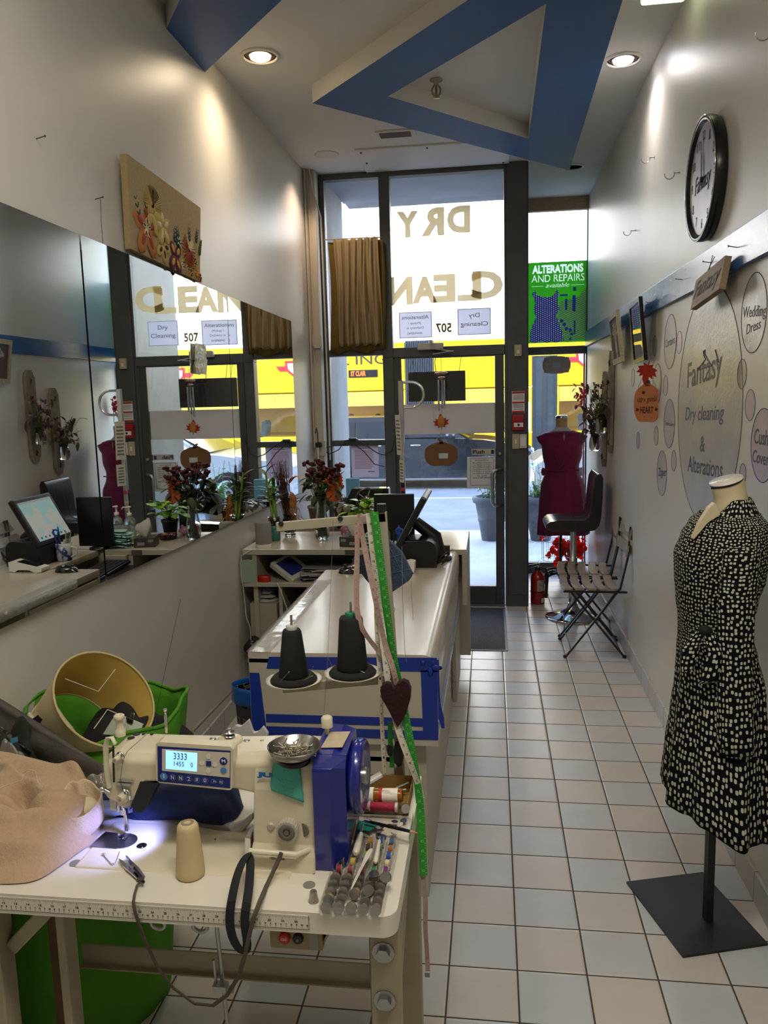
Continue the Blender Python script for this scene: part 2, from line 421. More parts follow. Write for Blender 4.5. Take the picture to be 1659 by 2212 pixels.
b = MB(); b.box(xp1 - .03, XR, YW, YW + .07, 2.03, 2.1); b.box(xp1 - .03, XR, YW, YW + .07, 0, .1); b.box(XR - .008, XR, YW - .02, YW + .05, .1, 3.3)
b.box(xp1 - .03, XR, YW, YW + .07, 3.33, ZC)
structure(b.build('trim_4', FR, bev=.004), 'dark grey frame of the display window')
RED = mat('red_window_edge', '#8e4048', .6)
structure(MB().box(XR - .03, XR - .018, YW - .03, YW, .1, 2.03).build('trim_5', RED), 'dull red strip at the edge of the display window')
def pane(n, xa, xb, za, zb, y, label): return structure(MB().box(xa, xb, y, y + .006, za, zb).build('window_%d' % n, GL), label)
pane(1, x0, xm - .02, ztr1, zt, YF, 'upper left window pane')
pane(2, xd, xp0, ztr1, zt, YF, 'window pane over the door')
pane(3, x0, xm - .02, 1.35, ztr0 + .025, YF, 'middle left window pane')
pane(4, x0, xm - .02, .12, 1.305, YF, 'lower left window pane')
pane(5, xp1 - .03, XR - .02, 2.1, 3.33, YW + .03, 'upper display window pane')
pane(6, xp1 - .03, XR - .02, .1, 2.03, YW + .03, 'lower display window pane')
# rough wooden header above the display window, ceiling access panel
structure(MB().box(xp1, XR, YW - .06, YW, 3.27, ZC).build('trim_6', mat('bare_header_wood', '#a58a6c', .8, ns=20, na=.2, stretch=(1, 8, 8))), 'bare wooden header over the display window')
p1, p2, p3 = PZ(765, 322, ZC), PZ(1065, 318, ZC), PZ(790, 374, ZC)
structure(MB().box(p1.x, p2.x + .12, p1.y, YF - .04, ZC - .012, ZC).build('trim_7', CEIL, bev=.002), 'screwed ceiling access panel above the door')
b = MB()
for q in ((p1.x + .04, p1.y + .05), (p1.x + .04, p1.y + .3), (p1.x + .5, p1.y + .04), (.1, YF - .08)): b.ball((q[0], q[1], ZC - .012), .008, 6, 4)
structure(b.build('trim_8', black), 'screw heads in the ceiling panel')

# ---- boxed column with conduits in the left corner
COLM = mat('column_paint', '#bdb6a8', .5, ns=3, na=.05)
structure(MB().box(XL, XL + .085, 6.12, 6.33, 0, ZC).build('trim_9', COLM, bev=.003), 'boxed corner column with conduits')
structure(MB().box(XL + .085, x0 - .05, 6.24, 6.36, 0, ZC).build('trim_10', mat('jamb_dark', '#6d6f70', .5)), 'narrow grey jamb beside the column')

# ---- door
door = thing('door_1', (-.3, YF, 0), None, None)
structure(door, 'grey framed glass entrance door')
b = MB()
dx0, dx1, dz1 = -.752, .098, 2.055; gx0, gx1, gz0, gz1 = -.695, .03, .165, 1.975
b.box(dx0, gx0, YF - .03, YF + .02, .02, dz1); b.box(gx1, dx1, YF - .03, YF + .02, .02, dz1)
b.box(gx0, gx1, YF - .03, YF + .02, .02, gz0); b.box(gx0, gx1, YF - .03, YF + .02, gz1, dz1)
b.build('door_frame', FRD, door, bev=.004)
MB().box(gx0, gx1, YF - .008, YF - .002, gz0, gz1).build('door_glass', GL, door)
h = MB().tube([(.078, YF - .03, 1.10), (.05, YF - .085, 1.1), (.02, YF - .092, 1.095), (.004, YF - .092, 1.07), (.004, YF - .092, .85), (.02, YF - .092, .825), (.05, YF - .085, .82), (.078, YF - .03, .82)], .0135, 12).build('door_handle', steel, door)
MB().lathe([(.014, 0), (.014, .012), (.009, .016)], (.065, YF - .03, 1.225), 16, (0, -1, 0)).build('door_lock', steel, door)
b = MB().box(-.56, -.36, YF - .085, YF - .04, 2.035, 2.085).build('door_closer', mat('closer_grey', '#b4b4b2', .4), door, bev=.006)
MB().bar((-.46, YF - .10, 2.045), (-.28, YF - .115, 2.015), .022, .008).bar((-.28, YF - .115, 2.02), (-.44, YF - .1, 2.0), .02, .006).lathe([(.012, 0), (.012, .02)], (-.455, YF - .1, 2.085), 12).build('closer_arm', steel, door)
structure(MB().box(-.74, .1, YF - .12, YF + .1, 0, .018).build('trim_11', mat('threshold_aluminium', '#8d8a83', .4, .8), bev=.004), 'aluminium door threshold')
# frosted paper band on the door glass and the push sign
band = MB().box(gx0 + .002, gx1 - .002, YF - .0115, YF - .0095, 1.385, 1.62).build('paper_band', translucent('band_paper', '#cfcac6', .35))
tag(band, 'wide plain white paper strip across the door glass', 'paper')
def sheet(name, label, cat, A, B, C, m, t=.0012, parts=(), frame=None, group=None):
    """a thin flat sheet between lower left A, lower right B, upper left C, with printed parts"""
    A, B, C = V(A), V(B), V(C); n = (B - A).cross(C - A).normalized()
    o = MB().prism([A, B, B + C - A, C], -n * t).build(name, m); tag(o, label, cat, group)
    for (nm, body, mm, x0_, y0_, x1_, y1_, kw) in parts:
        def q(u, v): return A + (B - A) * u + (C - A) * v + n * .0004
        p = MB()
        if body is None: p.prism([q(x0_, y0_), q(x1_, y0_), q(x1_, y1_), q(x0_, y1_)], n * .0004)
        elif body == 'rect':
            for (a, c, d, e) in ((x0_, y0_, x1_, y0_ + kw['w'] * 1.0), (x0_, y1_ - kw['w'], x1_, y1_), (x0_, y0_, x0_ + kw['w'], y1_), (x1_ - kw['w'], y0_, x1_, y1_)):
                p.prism([q(a, c), q(d, c), q(d, e), q(a, e)], n * .0004)
        elif body == 'lines':
            k = kw['n']; rn = random.Random(k)
            for i in range(k):
                yy = y1_ - (y1_ - y0_) * (i + .5) / k; hh = (y1_ - y0_) / k * .22; s0 = rn.uniform(0, .12) if kw.get('c') else 0; s1 = rn.uniform(.02, .2)
                a, c = x0_ + (x1_ - x0_) * s0, x1_ - (x1_ - x0_) * (s0 if kw.get('c') else s1)
                p.prism([q(a, yy - hh), q(c, yy - hh), q(c, yy + hh), q(a, yy + hh)], n * .0004)
        else: p.text(body, q(x0_, y0_), q(x1_, y0_), q(x0_, y1_), .0004, **kw)
        p.build(nm, mm, o)
    return o
sheet('door_sign', 'narrow grey strip sign reading Push on the door glass', 'sign', (-.155, YF - .012, 1.215), (.03, YF - .012, 1.215), (-.155, YF - .012, 1.262), mat('grey_strip', '#b9b6ad', .5),
      parts=[('lettering', 'Push', ink, .05, .2, .55, .85, dict(bold=.03)), ('emblem', None, mat('navy_print', '#20245c', .6), .82, .15, .94, .8, {})])
hrs = sheet('opening_hours_sign', 'white printed opening hours sheet in a plastic sleeve on the door glass', 'sign', (-.195, YF - .013, .955), (.025, YF - .013, .955), (-.19, YF - .013, 1.2), mat('sleeved_paper', '#d9dbe0', .35), .004,
      parts=[('border', 'rect', ink, .12, .08, .94, .97, dict(w=.012)), ('lettering', 'Business Hours', ink, .3, .87, .76, .92, {})] +
      [('lettering', t, ink, .36 if i == 6 else .2, .78 - .068 * i, .68 if i == 6 else .86, .83 - .068 * i, dict(bold=.01)) for i, t in enumerate(['Mon 8:00am to 6:30pm', 'Tue  8:00am to 6:30pm', 'Wed 8:00am to 6:30pm', 'Thu 8:00am to 6:30pm', 'Fri  8:00am to 6:30pm', 'Sat 9:00am to 6:00pm', 'Sun : Closed', 'Contact: 647-349-0100'])])

# ---- writing on the upper panes (read from the street, so mirrored from in here)
TAPE = translucent('cream_tape', '#e6d9b6', .75, .12)
yl = YF - .004
dry = MB()
def letter(b, ch, xa, xb, ya, yb, bold=.05):
    # box in the photo; reads from the street, so its first stroke lies at the right
    A = PY(xb, yb, yl); B = PY(xa, yb, yl); C = PY(xb, ya, yl); B.z = A.z; C.x = A.x
    b.text(ch, A, B, C, .0008, bold=bold)
letter(dry, 'D', 966, 1016, 443, 502); letter(dry, 'R', 910, 960, 447, 508); letter(dry, 'Y', 858, 904, 455, 512)
tag(dry.build('window_lettering', TAPE), 'mirrored cream tape letters DRY, upper row on the glass', 'lettering')
cl = MB()
letter(cl, 'C', 1018, 1087, 583, 644); letter(cl, 'L', 988, 1040, 585, 649, .04); letter(cl, 'E', 936, 984, 591, 652); letter(cl, 'A', 891, 944, 596, 654); letter(cl, 'N', 839, 892, 597, 658)
tag(cl.build('window_lettering', TAPE), 'mirrored cream tape letters CLEAN, lower row on the glass', 'lettering')
cl = MB(); letter(cl, '507', 941, 976, 697, 718, .04)
tag(cl.build('street_number', translucent('number_tape', '#8f8460', .4)), 'small mirrored street number 507 at the foot of the glass', 'lettering')
GP = translucent('grey_printed_paper', '#e2e1ea', .8, .08)
def msign(lab, xa, xb, ya, yb, lines):
    A = PY(xb, yb, yl); B = PY(xa, yb, yl); C = PY(xb, ya, yl); B.z = A.z; C.x = A.x
    # mirrored: A right, B left
    o = MB().prism([A, B, B + C - A, C], (0, -.001, 0)).build('window_sign', GP); tag(o, lab, 'sign')
    GR = mat('grey_print', '#77767f', .8); n = V((0, -1, 0)) * .0014
    q = lambda u, v: A + (B - A) * u + (C - A) * v + n
    p = MB()
    for (u0, v0, u1, v1) in ((.02, .02, .98, .035), (.02, .965, .98, .98), (.02, .02, .033, .98), (.967, .02, .98, .98)):
        p.prism([q(u0, v0), q(u1, v0), q(u1, v1), q(u0, v1)], n * .3)
    p.build('border', GR, o)
    for (t, u0, v0, u1, v1) in lines:
        MB().text(t, q(u0, v0), q(u1, v0), q(u0, v1), -.0004, bold=.005).build('lettering', GR, o)
msign('mirrored grey paper sign reading Alterations (Pickup / Delivery is available)', 862, 934, 672, 729, [('Alterations', .1, .72, .9, .87), ('(Pickup /', .33, .5, .72, .62), ('Delivery is', .26, .32, .76, .44), ('available)', .3, .12, .74, .25)])
msign('mirrored grey paper sign reading Dry Cleaning', 988, 1061, 664, 722, [('Dry', .34, .6, .66, .82), ('Cleaning', .09, .28, .9, .5)])

# ---- green poster in the display window
A = PY(1139, 742, YW + .02); B = PY(1272, 741, YW + .02); B.z = A.z; C = A + V((0, 0, .71))
GRN = translucent('poster_green', '#74cb5c', .5); PW = translucent('poster_white', '#f2f8ee', .6); NV = translucent('poster_navy', '#5a5499', .5)
TL = mat('poster_teal', '#3b9a80', .6, ns=120, na=.6)
from mathutils.bvhtree import BVHTree
def flat(b): return BVHTree.FromPolygons([p.copy() for p in b.v], b.f)
P2 = lambda x, y: V((x, y, 0))
lt = MB().text('ALTERATIONS', P2(.08, .86), P2(.9, .86), P2(.08, .965), .0006, bold=.05).text('AND REPAIRS', P2(.07, .755), P2(.92, .755), P2(.07, .845), .0006).text('available', P2(.3, .685), P2(.68, .685), P2(.3, .74), .0006, shear=.4)
lt.box(.07, .26, .704, .709, 0, .001).box(.71, .92, .704, .709, 0, .001)
drs = MB().prism([P2(*c) for c in ((.08, .62), (.12, .66), (.16, .6), (.27, .57), (.38, .57), (.44, .6), (.47, .66), (.51, .62), (.49, .5), (.52, .42), (.47, .33), (.55, .18), (.6, .02), (.45, 0), (.4, .02), (.32, 0), (.22, .02), (.14, 0), (.04, .02), (.06, .18), (.14, .32), (.1, .42), (.13, .5))], (0, 0, .001))
nts = MB()
for (u, v, w, h) in ((.73, .38, .05, .2), (.53, .575, .12, .02), (.61, .4, .035, .14), (.74, .63, .05, .05), (.755, .1, .03, .17)): nts.box(u, u + w, v, v + h, 0, .001)
for (u, v, r) in ((.6, .22, .03), (.64, .17, .03), (.72, .1, .025), (.56, .27, .03), (.7, .15, .03), (.7, .04, .02)): nts.disc(P2(u, v), r, t=.001, n=10, squash=(1, .8))
fab = MB().prism([P2(*c) for c in ((.52, .5), (.62, .52), (.84, .56), (.88, .62), (.98, .64), (.96, .3), (1, .04), (.62, 0), (.58, .1), (.5, .3))], (0, 0, .001))
tr_ = [flat(k) for k in (lt, nts, drs, fab)]
hit = lambda t, u, v: t.ray_cast(V((u, v, 1)), V((0, 0, -1)))[0] is not None
pb_ = MB(); NU, NV_ = 170, 230; D2 = B - A
for i in range(NU + 1):
    for j in range(NV_ + 1): pb_.v.append(A + D2 * (i / NU) + (C - A) * (j / NV_))
for i in range(NU):
    for j in range(NV_):
        u, v = (i + .5) / NU, (j + .5) / NV_; k = 0
        if v < .68:
            if hit(tr_[1], u, v): k = 2
            elif hit(tr_[2], u, v): k = 1 if (i % 6 < 2 and (j + 3 * (i // 6)) % 6 < 2) else 3
            elif hit(tr_[3], u, v): k = 4 if (i * 7 + j * 3) % 11 else 1
        if v > .67 and hit(tr_[0], u, v): k = 1
        q0 = i * (NV_ + 1) + j; pb_.f.append([q0, q0 + NV_ + 1, q0 + NV_ + 2, q0 + 1]); pb_.m.append(k); pb_.sm.append(False)
tag(pb_.build('window_poster', [GRN, PW, translucent('poster_blue', '#5065a0', .5), NV, translucent('poster_fabric', '#6a9d58', .5)], solid=.0015), 'green poster reading Alterations and Repairs available with a spotted dress', 'poster')

# little hanging board under the poster
o = thing('hanging_sign', (.585, 7.38, 1.85), 'small blank scalloped board hung by a cord in the display window', 'sign')
w, h = .12, .075; c = V((.583, 7.38, 1.93)); pts = []
for k in range(48):
    a = 2 * math.pi * k / 48; rr = 1 + .04 * math.cos(a * 8); e = .45
    pts.append(c + V((w * rr * math.copysign(abs(math.cos(a)) ** e, math.cos(a)), 0, h * rr * math.copysign(abs(math.sin(a)) ** e, math.sin(a)))))
MB().prism(pts, (0, .008, 0)).build('board', mat('board_back', '#a59c93', .7), o)
MB().box(c.x - .035, c.x + .035, 7.378, 7.38, c.z - .02, c.z + .02).build('label_sticker', mat('sticker_blue', '#a9b4c4', .6), o)
MB().tube([c + V((-.07, 0, .07)), c + V((0, 0, .2)), c + V((.07, 0, .07))], .0012, 5).build('cord', cable_bl, o)

# ---- short curtain on the left pane
o = thing('curtain', (-1.02, 6.2, 2.05), 'short beige gathered curtain on a thin rod in the left pane', 'curtain')
def cf(u, v):
    x = -1.19 + .36 * u + .012 * math.sin(v * 3 + u * 5) + (.5 - u) * .02 * v
    return (x, 6.2 + (.018 * (.4 + v) * math.sin(u * 36 + 2 * math.sin(v * 2 + u * 3)) + .006 * math.sin(u * 80)), 2.885 - .80 * v + .008 * math.sin(u * 36))
MB().grid(cf, 150, 30).build('curtain_cloth', translucent('curtain_beige', '#b09f7c', .35), o, solid=.003)
def cf2(u, v): return (-1.235 + .43 * u + .012 * math.sin(v * 4) - .03 * (1 - abs(2 * u - 1)) * v * 0, 6.225 + .012 * math.sin(u * 25), 2.87 - (.83 + .015 * math.sin(u * 12)) * v)
MB().grid(cf2, 60, 14).build('curtain_lining', translucent('curtain_olive', '#7d6a3d', .35), o, solid=.003)
MB().rod((-1.26, 6.21, 2.89), (-.82, 6.21, 2.885), .005).build('curtain_rod', mat('rod_grey', '#9a9a94', .4), o)
# ================================================================== the street
CONC = mat('sidewalk_concrete', '#c3c1bd', .85, ns=4, na=.08, bs=50, bd=.1)
ASPH = mat('asphalt', '#8d9096', .9, ns=2.2, na=.12, bs=150, bd=.3)
structure(MB().box(-14, 14, YF + .1, 10.05, -.12, -.02).build('floor', CONC), 'pale concrete sidewalk outside')
structure(MB().box(-16, 16, 10.05, 24, -.2, -.1).build('floor', ASPH), 'grey asphalt street')
structure(MB().box(-16, 16, 24, 30, -.2, .02).build('floor', CONC), 'far sidewalk')
tag(structure(MB().box(-14, 14, 13.9, 14.0, -.1, -.097).build('trim_12', mat('road_paint', '#d4d6d8', .8, ns=30, na=.2))), 'white line painted on the road')
STONE = mat('grey_stone_cladding', '#9b9ba0', .8, ns=5, na=.1, bs=30, bd=.2)
b = MB(); b.box(-9, -1.28, 6.95, 7.13, -.02, 14.5); b.box(-1.5, -1.28, YF + .05, 6.95, -.02, ZC)  # slab carried up out of view to help shade the street
structure(b.build('wall_left', STONE), 'grey stone cladding beside the entrance recess')
SOF = mat('concrete_soffit', '#a3a5ab', .8, ns=3, na=.1)
b = MB(); b.box(-1.28, xp0 + .1, YF + .045, 7.22, ZC, ZC + .2); structure(b.build('ceiling', SOF), 'concrete soffit of the entrance recess')
structure(MB().box(-1.28, 9, 7.24, 7.5, ZC + .02, 14.5).box(1.02, 9, 7.24, 7.5, -.02, ZC + .02).build('wall_front', STONE), 'stone front of the building over the shop, its unseen height added to shade the street')  # upper storeys added out of view, tall enough to keep road and bus in shadow
# white building opposite
STUC = mat('white_render', '#e9e6df', .8, ns=1, na=.03)
ob = thing('building', (0, 30, 0), 'white rendered building across the street with grey windows', 'building')
MB().box(-14, 14, 30, 32, 0, 15).build('wall', STUC, ob)
WD = mat('far_window_glass', '#7f8d98', .2); WF = mat('far_window_frame', '#b9bec2', .5)
def farwin(xa, ya, xb, yb, nm=2):
    a = PY(xa, yb, 29.95); c = PY(xb, ya, 29.95)
    w = MB().box(a.x, c.x, 29.93, 29.99, a.z, c.z).build('window', WF, ob)
    p = MB(); k = (c.x - a.x) / nm
    for i in range(nm): p.box(a.x + k * i + .06, a.x + k * (i + 1) - .06, 29.9, 29.93, a.z + .06, c.z - .06)
    p.build('pane', WD, w)
farwin(836, 432, 900, 470); farwin(938, 415, 1055, 453, 3); farwin(840, 580, 880, 640, 1); farwin(905, 576, 930, 640, 1); farwin(700, 440, 735, 470, 1)
for xa, xb, y in ((840, 882, 552), (898, 975, 548), (990, 1055, 541), (1142, 1178, 534), (1196, 1272, 528)):
    a = PY(xa, y, 29.9); c = PY(xb, y, 29.9); MB().box(a.x, c.x, 29.75, 30, a.z - .05, a.z + .05).build('ledge', mat('ledge_grey', '#a9a9a8', .8), ob)

# yellow articulated bus
YE = mat('bus_yellow', '#dbb814', .35); YP = mat('bus_yellow_film', '#cbb34c', .5); BG = mat('bus_dark_glass', '#3c454c', .12); BK = mat('bus_trim', '#33383d', .5)
yb = 19.0
bus = thing('bus', (0, yb + 1.2, -.1), 'long yellow articulated bus with grey bellows and an orange destination display', 'bus')
b0 = PY(876, 840, yb).x; b1 = PY(937, 840, yb).x
zf, zw, zp, zr = .25, .80, 1.5, 2.98
zq = 1.86
def side(x0_, x1_):
    b = MB(); b.box(x0_, x1_, yb, yb + 2.5, zf, zw); b.box(x0_, x1_, yb, yb + 2.5, zq, zr)
    k = max(1, round((x1_ - x0_) / 1.7)); w = (x1_ - x0_) / k
    for i in range(k + 1): b.box(max(x0_, x0_ + w * i - .05), min(x1_, x0_ + w * i + .05), yb, yb + .08, zw, zq)
    b.box(x0_, x1_, yb + 2.42, yb + 2.5, zw, zq)
    b.build('body', YE, bus, bev=.03)
    f = MB(); g = MB()
    for i in range(k): f.box(x0_ + w * i + .05, x0_ + w * (i + 1) - .05, yb + .02, yb + .03, zp, zq - .02); g.box(x0_ + w * i + .05, x0_ + w * (i + 1) - .05, yb + .025, yb + .03, zw, zp)
    f.build('window_film', YP, bus); g.build('side_window', GL, bus)
dA = PY(1150, 850, yb).x; dB = PY(1203, 850, yb).x
side(-9, b0); side(b1, dA); side(dB, 9)
dr_ = MB().box(dA, dB, yb + .02, yb + .1, .3, 2.55).build('bus_door', BG, bus)
m_ = (dA + dB) / 2; MB().box(m_ - .04, m_ + .04, yb - .0, yb + .02, .3, 2.55).box(dA, dA + .05, yb, yb + .02, .3, 2.55).box(dB - .05, dB, yb, yb + .02, .3, 2.55).build('door_seal', BK, dr_)
MB().box(dA, dB, yb, yb + 2.5, 2.55, zr).box(dA, dB, yb + .2, yb + 2.5, .25, .35).build('body', YE, bus)
b = MB(); k = 16
for i in range(k):
    xa = b0 + (b1 - b0) * i / k; w = (b1 - b0) / k
    b.prism([(xa, yb + .05, .3), (xa + w / 2, yb - .03, .3), (xa + w, yb + .05, .3), (xa + w, yb + 2.4, .3), (xa, yb + 2.4, .3)], (0, 0, 2.7))
b.build('bellows', mat('bellows_rubber', '#6d7680', .7), bus)
b = MB()
for x_ in (-7.4, -2.9, 3.2, 7.2): b.lathe([(.2, -.02), (.45, 0), (.47, .05), (.47, .26), (.2, .28)], (x_, yb + .3, .37), 24, (0, -1, 0))
b.build('wheel', black, bus)
a = PY(755, 816, yb - .02); c = PY(815, 800, yb - .02)
d_ = MB().box(a.x - .02, c.x, yb - .02, yb, a.z, c.z + .02).build('destination_display', mat('display_black', '#15161a', .3), bus)
a = PY(758, 813, yb - .03); c = PY(790, 813, yb - .03); e_ = PY(758, 802, yb - .03); c.z = a.z; e_.x = a.x
MB().text('ST CLAIR', a, c, e_, -.004, bold=.03).build('lettering', mat('led_orange', '#ff5a1e', .5, emit=2.2), d_)
a = PY(738, 789, yb - .01); c = PY(834, 787, yb - .01); e_ = PY(738, 767, yb - .01); c.z = a.z; e_.x = a.x
MB().text('L ING', a, c, e_, -.004).build('lettering', mat('bus_letter_black', '#39332a', .6), bus)
def roundel(x, y, s):
    c = PY(x, y, yb - .012); rr = MB(); 
    rr.prism([c + V((-2.2 * s, 0, .25 * s)), c + V((2.2 * s, 0, .25 * s)), c + V((1.7 * s, 0, -.35 * s)), c + V((-1.7 * s, 0, -.35 * s))], (0, -.004, 0))
    rr.prism([c + V((-s, -.004, .9 * s)), c + V((s, -.004, .9 * s)), c + V((.9 * s, -.004, -.2 * s)), c + V((0, -.004, -s)), c + V((-.9 * s, -.004, -.2 * s))], (0, -.004, 0))
    e = rr.build('emblem', mat('emblem_red', '#c8303a', .5), bus)
    MB().prism([c + V((-.7 * s, -.009, .6 * s)), c + V((.7 * s, -.009, .6 * s)), c + V((.6 * s, -.009, -.15 * s)), c + V((0, -.009, -.7 * s)), c + V((-.6 * s, -.009, -.15 * s))], (0, -.003, 0)).build('emblem_field', mat('emblem_white', '#eceae6', .6), e)
roundel(1262, 775, .19); roundel(1262 + 260, 775, .19)
b = MB()
for i in range(14): 
    x_ = -6.4 + i * .95
    b.prism([(x_, yb + .5, .5), (x_ + .1, yb + .5, .5), (x_ + .02, yb + .5, 1.16), (x_ - .06, yb + .5, 1.2), (x_ - .1, yb + .5, 1.1)], (0, .45, 0))
b.build('seats', mat('bus_seat', '#4b5663', .7), bus, kind='stuff')
SKN = mat('skin_far', '#8a6653', .6)
for (px_, lab, hc, cc) in ((758, 'bareheaded passenger at a bus window, seen from the shoulders up', '#5d4a3d', '#c9c3bc'), (817, 'passenger in a black cap at a bus window', '#1b1b1f', '#4a4f58')):
    c = PY(px_, 905, yb + .35); o = thing('person', (c.x, c.y, .5), lab, 'person')
    MB().ball((c.x, c.y, c.z - .02), (.085, .1, .12), 14, 10).lathe([(.05, 0), (.055, .1)], (c.x, c.y, c.z - .2), 10).lathe([(.1, 0), (.19, .1), (.21, .35), (.16, .46), (.05, .5)], (c.x, c.y, c.z - .68), 14, squash=(1, .6)).build('body', SKN, o)
    MB().ball((c.x, c.y + .01, c.z + .03), (.09, .105, .1), 14, 8).cbox((c.x + .09, c.y, c.z + .02), (.1 if hc == '#1b1b1f' else .01, .12, .015)).build('hair' if hc != '#1b1b1f' else 'cap', mat('head_' + hc[1:], hc, .8), o)
    MB().lathe([(.12, 0), (.2, .1), (.22, .35), (.17, .455), (.06, .48)], (c.x, c.y, c.z - .68), 14, squash=(1, .62)).build('shirt', mat('shirt_' + cc[1:], cc, .8), o)

# cars
def car(name, label, x0_, x1_, y0_, hgt, paint, face, suv=True):
    L = x1_ - x0_; Wd = 1.82; zg = -.1
    o = thing(name, ((x0_ + x1_) / 2, y0_ + Wd / 2, zg), label, 'car')
    def P(u, z): return (x0_ + L * (u if face > 0 else 1 - u), z + zg)
    # body, front at u=1
    low = [(0, .35), (.005, .75), (.02, .98), (.12, 1.02), (.70, .98), (.80, .95), (.95, .84), (.995, .7), (1, .4), (.97, .25), (.9, .22), (.1, .22), (.03, .25)]
    top = [(.05, .96), (.13, hgt - .12), (.2, hgt), (.5, hgt), (.56, hgt - .03), (.74, .95)] if suv else [(.12, .95), (.27, hgt - .05), (.34, hgt), (.52, hgt), (.58, hgt - .05), (.75, .93)]
    N = 9
    def loft(prof, ins0, ins1, zlo, zhi, mats_, nm, m_):
        b = MB(); rings = []
        ys = [0, .04, .15, .5, .85, .96, 1]
        sc = [.965, .99, 1, 1, 1, .99, .965]
        for k, t in enumerate(ys):
            ring = []
            for (u, z) in prof:
                cu = .5 + (u - .5) * sc[k]; zz = zlo + (z - zlo) * (1 if k not in (0, 6) else .985)
                ins = ins0 + (ins1 - ins0) * max(0, (z - zlo) / (zhi - zlo))
                p = P(cu, zz); ring.append(V((p[0], y0_ + ins + (Wd - 2 * ins) * t, p[1])))
            rings.append(ring)
        n = len(prof); vs = [p for r in rings for p in r]
        b.add(vs, [(k * n + j, k * n + (j + 1) % n, (k + 1) * n + (j + 1) % n, (k + 1) * n + j) for k in range(6) for j in range(n)], False)
        b.add(vs, [list(range(n)), list(range(6 * n, 7 * n))[::-1]])
        return b.build(nm, m_, o, bev=.03)
    loft(low, 0, .03, .22, 1.0, None, 'body', paint)
    tp = loft(top, .06, .24, .9, hgt, None, 'cabin', paint)
    # side windows + windshield
    g = mat('car_window_glass', '#1d262e', .06, coat=.5)
    def ins(z): return .06 + .18 * max(0, (z - .9) / (hgt - .9)) - .012
    def win(pts, nm):
        for sd in (0, 1):
            vs = []
            for (u, z) in pts:
                p = P(u, z); yy = y0_ + ins(z); yy = yy if sd == 0 else 2 * (y0_ + Wd / 2) - yy
                vs.append((p[0], yy, p[1]))
            MB().prism(vs, (0, -.01 if sd == 0 else .01, 0)).build(nm, g, o)
    ht = hgt - .1
    if suv:
        win([(.1, 1.02), (.16, ht - .02), (.27, ht), (.27, 1.0)], 'rear_quarter_window'); win([(.285, 1.0), (.285, ht), (.43, ht), (.45, 1.0)], 'rear_door_window'); win([(.465, 1.0), (.445, ht), (.54, ht), (.68, 1.0)], 'front_door_window')
    else:
        win([(.22, 1.0), (.29, ht - .03), (.42, ht), (.43, 1.0)], 'rear_door_window'); win([(.445, 1.0), (.435, ht), (.55, ht - .03), (.69, .99)], 'front_door_window')
    a = .745; c_ = .57
    for (ua, za, ub, zb, nm) in ((a, .99, c_, hgt - .06, 'windshield'),):
        pa, pb = P(ua, za), P(ub, zb); d = face * .015
        MB().add([(pa[0] + d, y0_ + .14, pa[1]), (pa[0] + d, y0_ + Wd - .14, pa[1]), (pb[0] + d, y0_ + Wd - .3, pb[1] + .01), (pb[0] + d, y0_ + .3, pb[1] + .01)], [(0, 1, 2, 3)]).build(nm, g, o, solid=.006)
    for u in (.19, .82):
        p = P(u, .33)
        for yy, ax in ((y0_ + .2, (0, -1, 0)), (y0_ + Wd - .2, (0, 1, 0))):
            w = MB().lathe([(.2, 0), (.33, .02), (.335, .06), (.335, .2), (.2, .22)], (p[0], yy - ax[1] * 0 , zg + .335), 28, ax).build('wheel', mat('tyre', '#1c1c1e', .8), o)
            MB().lathe([(0, .2), (.05, .225), (.1, .215), (.21, .222), (.22, .2)], (p[0], yy, zg + .335), 20, ax).build('rim', steel, w)
    for u in (.36, .52):
        p = P(u, .86); MB().tube([(p[0] - .09, y0_ + .01, p[1]), (p[0] - .07, y0_ - .025, p[1]), (p[0] + .07, y0_ - .025, p[1]), (p[0] + .09, y0_ + .01, p[1])], .014, 8).build('door_handle', chrome, o)
    p = P(.66, 1.02); MB().ball((p[0], y0_ - .06, p[1] + .02), (.1, .1, .075), 12, 8).build('side_mirror', paint, o)
    p = P(.985, .7); MB().cbox((p[0], y0_ + .25, p[1]), (.06, .36, .12)).build('headlight', mat('lamp_lens', '#d9dde0', .1), o, bev=.02)
    p = P(.012, .85); MB().cbox((p[0], y0_ + .2, p[1]), (.06, .3, .12)).build('tail_light', mat('tail_red', '#8e1d20', .2), o, bev=.02)
    p = P(.5, .33); MB().box(x0_ + .9, x1_ - .9, y0_ + .005, y0_ + .03, zg + .24, zg + .36).build('sill', mat('sill_grey', '#2b2d30', .6), o)
    return o
car('car', 'black sport utility vehicle parked across the street, in front of the bus', -3.95, .85, 15.3, 1.42, mat('car_paint_black', '#20252b', .15, coat=1), 1)
car('car', 'silver car seen behind the burgundy dress', .55, 5.1, 12.2, 1.42, mat('car_paint_silver', '#c3c7cb', .25, .3, coat=1), -1, False)

